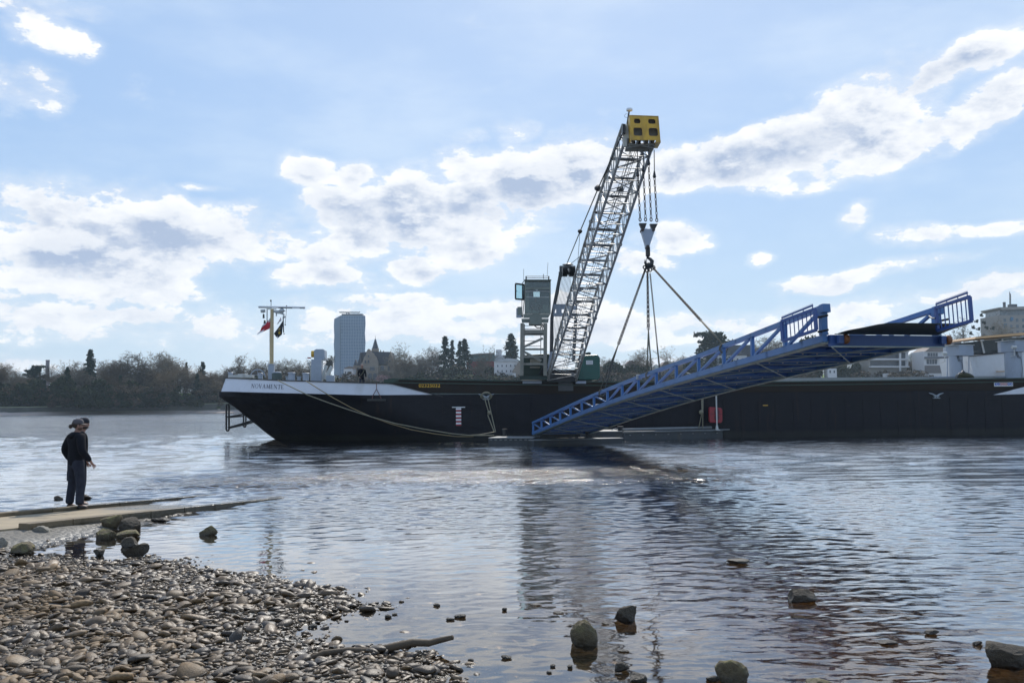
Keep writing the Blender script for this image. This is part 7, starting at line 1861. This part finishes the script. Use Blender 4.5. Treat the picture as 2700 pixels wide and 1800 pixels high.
    b = MB(); b.beam(q(1305, 230, 5), q(1305, 30, 5), .3, .3); b.beam(q(1320, 230, 5), q(1317, 60, 5), .3, .3)
    for k in range(9): b.beam(q(1305, 50+20*k, 5), q(1318, 62+20*k, 5), .25, .25)
    b.box(q(1340, 222, 5), (4, 3, 3)); b.box(q(1238, 215, 5), (1.2, 1, 5)); b.build('roof_mast', M_DGREY, e)
    # small garage and town houses behind the slings
    e, q, _ = bld('garage', L3, 1283, 1345, 688, 735, 447, 4, 'tiny white garage box on the far slope', M_BWHITE, rows=0)
    b = MB(); p = q(1302, 712, -.1); b.box(p, (30*447/F_PX/2.94, .15, 34*447/F_PX/2.94)); b.build('door', mat('door_grey', (.35, .33, .30), .7), e)
    for k, (x0, x1, yt, lab, m_) in enumerate([(1010, 1080, 900, 'pale town house behind the left sling strap', M_BWHITE), (1170, 1235, 895, 'beige town house left of the middle sling', M_CONC), (1440, 1500, 905, 'brown-roofed town house right of the inner sling', M_CONC)]):
        e, q, _ = bld('town_house', L2, x0, x1, yt, 1020, 500, 10, lab, m_, rows=2, cols=3, win=(.35, .4))
        b = MB(); b.prism([q(x0-4, yt+2, -.5), q((x0+x1)/2-12, yt-24, -.5), q((x0+x1)/2+12, yt-24, -.5), q(x1+4, yt+2, -.5)], (0, 11, 0)); b.build('roof', M_BRN, e)
    e, q, _ = bld('garden_pavilion', L3, 830, 900, 650, 700, 452, 5, 'small pale garden house under the gangway', M_BWHITE, rows=1, cols=2, win=(.3, .5))
    e, q, _ = bld('boat_house', L4, 578, 632, 655, 700, 384, 4, 'low brown-roofed hut at the foot of the far wood', mat('hut_wall', (.10, .095, .085), .9), rows=1, cols=2, win=(.4, .5)); b = MB(); b.prism([q(572, 660, -.3), q(605, 640, -.3), q(638, 660, -.3)], (0, 4.5, 0)); b.build('roof', M_BRN, e)
more()
def lawns():
    m = mat('lawn', (.10, .19, .025), .9, var=.25, scale=.3)
    for k, (fn, pts, Y) in enumerate([(L4, [(1560, 655), (1570, 620), (1690, 622), (1660, 655)], 0), (L3, [(780, 735), (790, 700), (960, 700), (950, 735)], 0), (L3, [(1050, 740), (1060, 705), (1165, 708), (1170, 740)], 0)]):
        P4 = []
        x = P(*fn(*pts[0]), 450).x; Y0 = bankY(x)+22
        a, b_, c, d = [fn(*p) for p in pts]
        P4 = [P(a[0], a[1], Y0), P(d[0], d[1], Y0), P(c[0], c[1], Y0+14), P(b_[0], b_[1], Y0+14)]
        g = MB(); lo = [Vector((p.x, p.y, p.z-1.2)) for p in P4]
        g.v += [tuple(p) for p in P4+lo]; g.f += [(0, 1, 2, 3), (0, 4, 5, 1), (1, 5, 6, 2), (2, 6, 7, 3), (3, 7, 4, 0)]
        tag(g.build('lawn', m), 'sunlit green lawn patch on the far slope', None, kind='structure')
lawns()

# ------------------------------------------------------------ people
M_SKIN = mat('skin', (.27, .15, .11), .55, var=.08, scale=20); M_HOOD = mat('black_cloth', (.010, .011, .015), .9, var=.3, scale=8, bump=.02, bscale=9, spec=.15)
M_TROU = mat('navy_cloth', (.030, .033, .046), .9, var=.3, scale=8, bump=.02, bscale=10, spec=.15); M_CAP = mat('grey_cap', (.075, .068, .075), .8, var=.1); M_HAIR = mat('dark_hair', (.03, .018, .012), .7, var=.3, scale=30)
M_SHOE = mat('shoe', (.02, .018, .016), .6); M_HIVIS = mat('hivis', (.35, .60, .05), .6); M_BEARD = mat('beard', (.10, .05, .03), .8)
def skin_mesh(name, nodes, edges, m, parent, root=0, sub=2, smooth=True, post=None):
    """nodes: (x,y,z,rx,ry)"""
    me = bpy.data.meshes.new(name); me.from_pydata([n[:3] for n in nodes], edges, []); o = bpy.data.objects.new(name, me); col.objects.link(o)
    md = o.modifiers.new('s', 'SKIN'); md.use_smooth_shade = True; md.branch_smoothing = .4
    for i, n in enumerate(nodes):
        sv = me.skin_vertices[0].data[i]; sv.radius = (n[3], n[4] if len(n) > 4 else n[3]); sv.use_root = (i == root)
    ms = o.modifiers.new('u', 'SUBSURF'); ms.levels = sub; ms.render_levels = sub
    dg = bpy.context.evaluated_depsgraph_get(); dg.update()
    new = bpy.data.meshes.new_from_object(o.evaluated_get(dg)); bpy.data.objects.remove(o); bpy.data.meshes.remove(me)
    new.name = name; new.materials.clear(); new.materials.append(m)
    if post:
        for v in new.vertices: v.co = post(v.co.copy())
    for p in new.polygons: p.use_smooth = True
    ob = bpy.data.objects.new(name, new); col.objects.link(ob)
    if parent is not None: ob.parent = parent
    return ob
def hand_nodes(w, d, palm, N, E, side, s=1.0, skin=.0085):
    """append wrist->palm->5 fingers; d = direction of the hand (unit), palm = palm normal"""
    d = Vector(d).normalized(); pn = Vector(palm); pn = (pn-d*pn.dot(d)).normalized(); ac = d.cross(pn)*side   # towards the thumb
    b = len(N); W = Vector(w); add = lambda p, r: (N.append((p.x, p.y, p.z, r, r)), len(N)-1)[1]
    c1 = add(W+d*.045*s, .026*s); c2 = add(W+d*.085*s, .030*s)
    E.append((c1, c2))
    for k, L in enumerate((.072, .080, .074, .058)):
        f0 = W+d*.095*s+ac*((1.5-k)*.020*s); a = add(f0, skin*1.15*s); q1 = f0+(d*.9+pn*.25).normalized()*L*.45*s; i1 = add(q1, skin*s); q2 = q1+(d*.75+pn*.6).normalized()*L*.32*s; i2 = add(q2, skin*.95*s); q3 = q2+(d*.45+pn*.85).normalized()*L*.25*s; i3 = add(q3, skin*.8*s)
        E += [(c2, a), (a, i1), (i1, i2), (i2, i3)]
    t0 = W+d*.04*s+ac*.03*s; a = add(t0, .011*s); t1 = t0+(d*.7+ac*.7+pn*.3).normalized()*.036*s; i1 = add(t1, .0095*s); t2 = t1+(d*.9+ac*.25+pn*.35).normalized()*.03*s; i2 = add(t2, .008*s)
    E += [(c1, a), (a, i1), (i1, i2)]
    return c1
def person(loc, face, height, label, pose, colors, build=1.0, head_turn=0.0, extras=None):
    """face: heading angle (rad) of the body, +Y local = front. pose: dict with elbow/hand/knee/foot targets"""
    e_loc = Vector(loc); k = height/1.80; p = dict(pose)
    J = dict(pel=(0, 0, .97), wst=(0, .0, 1.10), chs=(0, .01, 1.30), shc=(0, -.01, 1.44), nek=(0, .005, 1.52), nk2=(0, .015, 1.57), hd0=(0, .03, 1.62), hd1=(0, .03, 1.70), hd2=(0, .02, 1.745))
    J.update({'shL': (-.185, -.01, 1.44), 'shR': (.185, -.01, 1.44), 'elL': (-.26, -.05, 1.17), 'elR': (.26, -.05, 1.17), 'haL': (-.27, .06, .93), 'haR': (.27, .06, .93),
              'hpL': (-.095, 0, .93), 'hpR': (.095, 0, .93), 'knL': (-.11, .03, .52), 'knR': (.11, .03, .52), 'anL': (-.12, -.02, .09), 'anR': (.12, -.02, .09), 'toL': (-.14, .15, .03), 'toR': (.14, .15, .03)})
    J.update(p); J = {a: Vector(b) for a, b in J.items()}
    Rm = Matrix.Rotation(face, 3, 'Z')
    B = build
    N = []; E = []; ix = {}
    def n(key, r, r2=None): v = J[key]; N.append((v.x, v.y, v.z, r, r2 or r)); ix[key] = len(N)-1
    n('pel', .075*B, .055*B); n('wst', .11*B, .08*B); n('chs', .13*B, .09*B); n('shc', .10*B, .08*B); n('nek', .050, .050); n('nk2', .050, .052)
    for s in 'LR':
        n('sh'+s, .062*B); n('el'+s, .043*B); n('ha'+s, .028); n('hp'+s, .070*B); n('kn'+s, .058*B); n('an'+s, .040); n('to'+s, .035)
    for a, b in (('pel', 'wst'), ('wst', 'chs'), ('chs', 'shc'), ('shc', 'nek'), ('nek', 'nk2')): E.append((ix[a], ix[b]))
    # head as extra stations of the same skin: jaw, face, crown
    hv = Matrix.Rotation(head_turn, 3, 'Z')
    def hp(x, y, z): c = Vector((0, .02, 1.62)); return c + hv @ Vector((x, y, z-1.62))
    prev = ix['nk2']
    for (y, z, r1, r2) in ((.016, 1.605, .064, .074), (.018, 1.645, .078, .092), (.014, 1.70, .084, .104), (.004, 1.745, .074, .092), (.0, 1.775, .040, .050)):
        v = hp(0, y, z); N.append((v.x, v.y, v.z, r1, r2)); E.append((prev, len(N)-1)); prev = len(N)-1
    for s, sg in (('L', -1), ('R', 1)):
        for a, b in (('shc', 'sh'+s), ('sh'+s, 'el'+s), ('el'+s, 'ha'+s), ('pel', 'hp'+s), ('hp'+s, 'kn'+s), ('kn'+s, 'an'+s), ('an'+s, 'to'+s)): E.append((ix[a], ix[b]))
        d = (J['ha'+s]-J['el'+s]).normalized(); d = (d+Vector((0, .15, -.3))).normalized()
        c1 = hand_nodes(J['ha'+s], d, Vector((-sg, .25, 0)), N, E, 1 if sg < 0 else -1, .9)
        E.append((ix['ha'+s], c1))
    xf = lambda v: (Rm @ Vector(v))*k + e_loc
    xl = lambda v: (Rm @ Vector(v))*k
    body = skin_mesh('person', N, E, colors['skin'], None, sub=1, post=lambda v: xl(v)); body.location = e_loc
    tag(body, label, 'person')
    def part(nodes, edges, name, m, root=0): return skin_mesh(name, nodes, edges, m, body, root, 2, post=lambda v: xl(v))
    nv = lambda v, r, r2=None: (v[0], v[1], v[2], r, r2 or r)
    # jacket
    g = 1.16; j = J
    low = j['pel']+Vector((0, 0, -.17))
    jn = [nv(low, .165*B, .125*B), nv(j['wst'], .150*B*1.03, .118*B), nv(j['chs'], .172*B, .128*B), nv(j['shc'], .12*B, .10*B), nv(j['nek']+Vector((0, -.005, .03)), .082, .086)]
    je = [(0, 1), (1, 2), (2, 3), (3, 4)]
    for s in 'LR':
        b0 = len(jn); w = j['ha'+s]; el = j['el'+s]; jn += [nv(j['sh'+s], .082*B), nv(j['sh'+s].lerp(el, .5), .070*B), nv(el, .060*B), nv(el.lerp(w, .6), .052*B), nv(el.lerp(w, .97), .044)]
        je += [(3, b0), (b0, b0+1), (b0+1, b0+2), (b0+2, b0+3), (b0+3, b0+4)]
    part(jn, je, 'jacket', colors['jacket'])
    tn = [nv(j['pel'], .150*B, .118*B), nv(j['pel']+Vector((0, 0, .15)), .135*B, .10*B)]; te = [(0, 1)]
    for s in 'LR':
        b0 = len(tn); tn += [nv(j['hp'+s]+Vector((0, 0, -.06)), .095*B), nv(j['hp'+s].lerp(j['kn'+s], .5), .084*B), nv(j['kn'+s], .070*B), nv(j['kn'+s].lerp(j['an'+s], .55), .064*B), nv(j['an'+s]+Vector((0, .01, -.01)), .066*B)]
        te += [(0, b0), (b0, b0+1), (b0+1, b0+2), (b0+2, b0+3), (b0+3, b0+4)]
    part(tn, te, 'trousers', colors['trousers'])
    for s in 'LR':
        a, t = j['an'+s], j['to'+s]; part([nv(a+Vector((0, -.04, -.035)), .045), nv(a.lerp(t, .5)+Vector((0, 0, -.01)), .05, .042), nv(t, .045, .03)], [(0, 1), (1, 2)], 'shoe', colors['shoe'])
    def plain(b, name, m): o = b.build(name, m, None, smooth='all'); 
    def local_part(mb, name, m):
        mb.v = [tuple(xf(hp(*v))) for v in mb.v]; return mb.build(name, m, body, smooth='all')
    # face: nose, ears, brow
    f = MB(); f.path([(0, .088, 1.695), (0, .103, 1.672), (0, .108, 1.655), (0, .088, 1.645)], [.008, .011, .014, .008], 6)
    for sg in (-1, 1): f.ball((sg*.083, .0, 1.665), .03, 8, 6, (.35, .7, 1.1))
    f.ball((0, .082, 1.622), .022, 8, 5, (1.2, .5, .35)); local_part(f, 'face', colors['skin'])
    ey = MB()
    for sg in (-1, 1): ey.ball((sg*.030, .088, 1.692), .010, 8, 5, (1.2, .5, .7))
    local_part(ey, 'eye', M_SHOE)
    if 'hair' in colors:
        h = MB(); h.ball((0, -.012, 1.705), .098, 14, 10, (.93, 1.06, .95)); h.v = [v for v in h.v]
        h2 = MB(); idx = {}
        V = [(x, y if not (y > .03 and z < 1.735) else .03, z) for x, y, z in h.v]; h2.v = V; h2.f = h.f; local_part(h2, 'hair', colors['hair'])
    if 'beard' in colors:
        h = MB(); h.ball((0, .030, 1.612), .064, 14, 9, (1.12, 1.02, .66)); local_part(h, 'beard', colors['beard'])
    if 'cap' in colors:
        h = MB(); prof = [(.104, -.035), (.106, .0), (.098, .035), (.072, .068), (.02, .082)]; h.lathe((0, .004, 1.735), prof, 20); h.v = [(x*.92, y*1.05, z) for x, y, z in h.v]
        c = local_part(h, 'cap', colors['cap'])
        if colors.get('peak', True):
            b = MB(); N_ = 9; top = []; 
            for i in range(N_): a = R(20+140*i/(N_-1)); top.append((.088*math.cos(a), .02+.08*math.sin(a), 1.712, .085*math.cos(a), .02+.165*math.sin(a)-.0, 1.702))
            b.v = [(t[0], t[1], t[2]) for t in top]+[(t[3], t[4], t[5]) for t in top]+[(t[0], t[1], t[2]-.008) for t in top]+[(t[3], t[4], t[5]-.008) for t in top]
            for i in range(N_-1): b.f += [(i, i+1, N_+i+1, N_+i), (2*N_+i, 3*N_+i, 3*N_+i+1, 2*N_+i+1), (N_+i, N_+i+1, 3*N_+i+1, 3*N_+i)]
            b.f += [(0, N_, 3*N_, 2*N_), (N_-1, 3*N_-1, 4*N_-1, 2*N_-1)]
            b.v = [tuple(xf(hp(*v))) for v in b.v]; b.build('peak', colors.get('peakm', colors['cap']), c)
    if 'glasses' in colors:
        g_ = MB()
        for sg in (-1, 1): g_.ball((sg*.034, .088, 1.692), .021, 10, 5, (1.1, .4, .75)); g_.path([(sg*.06, .10, 1.695), (sg*.085, .0, 1.69)], .004, 5)
        g_.path([(-.02, .097, 1.695), (.02, .097, 1.695)], .004, 5); local_part(g_, 'sunglasses', M_BLACK)
    if extras: extras(body, xf, hp, MB)
    return body
HEAD = {'skin': M_SKIN, 'jacket': M_HOOD, 'trousers': M_TROU, 'shoe': M_SHOE}
def near_men():
    # man in front: back three-quarter to the camera, looking right-away
    z = ramp_z(2.4)
    p = G(197, 1342, z)
    s_ = (p.x-RA.x)*RDIR.x+(p.y-RA.y)*RDIR.y; z = ramp_z(s_); p = G(197, 1342, z)
    def ex(body, xf, hp, MB):
        b = MB(); b.ball(hp(0, -.13, 1.66), .045, 10, 8, (1, .9, 1)); b.path([hp(0, -.08, 1.69), hp(0, -.12, 1.67)], .03, 6)
        b.v = [tuple(xf(v)) for v in b.v]; b.build('hair_bun', M_HAIR, body, smooth='all')
        b = MB(); b.path([(-.10, -.07, 1.50), (-.05, -.125, 1.46), (.05, -.125, 1.46), (.10, -.07, 1.50)], [.03, .045, .045, .03], 8); b.v = [tuple(xf(v)) for v in b.v]; b.build('hood', M_HOOD, body, smooth='all')
        b = MB(); b.box((-.20, .0, .66), (.05, .15, .2)); b.box((.20, .0, .66), (.05, .15, .2)); b.v = [tuple(xf(v)) for v in b.v]; b.build('pocket', M_TROU, body, bevel=.015)
    person((p.x, p.y, z), R(-38), 1.83, 'man in black jacket and grey cap with his back turned, standing nearest on the slipway', dict(shL=(-.20, -.01, 1.44), shR=(.20, -.01, 1.44), elL=(-.36, -.07, 1.19), haL=(-.30, .05, .94), elR=(.34, -.06, 1.18), haR=(.42, .10, .95), hpL=(-.12, 0, .93), hpR=(.12, 0, .93), knL=(-.155, .02, .52), anL=(-.185, -.03, .09), toL=(-.22, .13, .03), knR=(.155, .03, .52), anR=(.175, 0, .09), toR=(.2, .16, .03)),
           dict(HEAD, cap=M_CAP, hair=M_HAIR, beard=M_BEARD, glasses=1, peakm=mat('peak_tan', (.30, .24, .20), .8)), build=1.32, head_turn=R(-22), extras=ex)
    p2 = G(216, 1330, z-.01); p2 = Vector((p.x+.13, p.y+.62, 0)); s2 = (p2.x-RA.x)*RDIR.x+(p2.y-RA.y)*RDIR.y; z2 = ramp_z(s2)
    p2 = P(213, 1300, p.y+.75)
    def ex2(body, xf, hp, MB):
        b = MB()
        for sg in (-1, 1): b.path([(sg*.115+.0, -.03, .50), (sg*.115, -.035, .40)], .085, 10)
        b.v = [tuple(xf(v)) for v in b.v]; b.build('hivis_band', M_HIVIS, body, smooth='all')
        b = MB(); b.ball((.27, .0, .86), .10, 8, 8, (.6, .8, 1.6)); b.v = [tuple(xf(v)) for v in b.v]; b.build('tool_bag', M_HOOD, body, smooth='all')
    person((p2.x, p2.y, ramp_z((p2.x-RA.x)*RDIR.x+(p2.y-RA.y)*RDIR.y)), R(-62), 1.87, 'second man, mostly hidden behind the first, in dark knitted cap and work trousers', dict(elR=(.26, -.02, 1.18), haR=(.25, .08, .94)),
           dict(HEAD, cap=mat('beanie', (.02, .022, .03), .9, bump=.004, bscale=60), peak=False, hair=M_HAIR, beard=M_HAIR), build=1.05, head_turn=R(-10), extras=ex2)
near_men()
def deck_man():
    top = S(*cpx(1365, 706), 3.2); c = B3(S(*cpx(1357, 800), 3.2)[0], 3.2, 0)
    def ex(body, xf, hp, MB):
        b = MB(); b.path([(-.12, .12, 1.45), (-.02, .16, 1.25), (.14, .13, 1.05)], .014, 5); b.v = [tuple(xf(v)) for v in b.v]; b.build('shoulder_strap', M_ROPE, body)
        b = MB(); b.path([(-.09, -.03, 1.5), (0, -.09, 1.515), (.09, -.03, 1.5)], [.03, .035, .03], 8); b.v = [tuple(xf(v)) for v in b.v]; b.build('collar', mat('fur_collar', (.35, .30, .25), .9), body)
    person((c.x, c.y, top[1]-1.80), R(205), 1.80, 'bald man in dark jacket standing on the foredeck of the barge', dict(elL=(-.25, -.04, 1.18), elR=(.25, -.04, 1.18), haL=(-.24, .10, .96), haR=(.20, .16, 1.0)),
           dict(HEAD, hair=mat('grey_stubble', (.30, .20, .16), .8), glasses=1), build=1.05, head_turn=R(25), extras=ex)
deck_man()
def operator():
    q = CABQ; s = q(348, 640, CABZ+1.25); f = Vector((s.x, s.y, s.z-.45))
    seat = MB(); seat.box((s.x, s.y+.05, s.z+.0), (.5, .5, .1)); seat.box((s.x, s.y+.32, s.z+.42), (.5, .1, .8)); seat.box((s.x, s.y, s.z-.25), (.2, .2, .4))
    tag(seat.build('operator_seat', M_BLACK, bevel=.02), 'black operator seat inside the crane cab', 'seat')
    pose = dict(pel=(0, -.02, .55), wst=(0, 0, .70), chs=(0, .0, .90), shc=(0, -.01, 1.05), nek=(0, 0, 1.13), nk2=(0, .01, 1.18))
    pose = dict(knL=(-.16, .42, .98), knR=(.16, .42, .98), anL=(-.15, .48, .56), anR=(.15, .48, .56), toL=(-.16, .62, .50), toR=(.16, .62, .50), elL=(-.30, .05, 1.22), elR=(.30, .05, 1.22), haL=(-.22, .30, 1.12), haR=(.22, .30, 1.12))
    person((s.x, s.y, s.z+.05-.87), R(180), 1.80, 'crane operator in dark clothes sitting behind the cab window', pose, dict(HEAD, jacket=mat('operator_jacket', (.05, .05, .055), .8), hair=M_HAIR), build=1.0)
operator()
def helmsman():
    c = B3(S(2400+1040/4.75, 760+720/4.75, 7.0)[0], 7.0, 0); z = S(2618, 910, 7.0)[1]-1.45
    person((c.x, c.y, z), R(180), 1.75, 'figure in red jacket behind the wheelhouse windows', dict(), dict(HEAD, jacket=mat('red_jacket', (.35, .02, .03), .8), hair=M_HAIR), build=1.0)
helmsman()

# ------------------------------------------------------------ air
def haze():
    b = MB(); b.hexa([(x, y, z) for z in (-6, 135) for y in (-40, 2750) for x in (-2300, 4200)])
    m = bpy.data.materials.new('haze'); m.use_nodes = True; t = NT(m.node_tree); t.n.clear()
    v = t.node('ShaderNodeVolumePrincipled'); v.inputs['Color'].default_value = (.68, .85, 1.0, 1); v.inputs['Density'].default_value = .00014; v.inputs['Anisotropy'].default_value = .35
    o = t.node('ShaderNodeOutputMaterial'); t.l.new(v.outputs[0], o.inputs['Volume'])
    tag(b.build('haze', m), 'thin bluish air over river and town', None, kind='stuff')
haze()
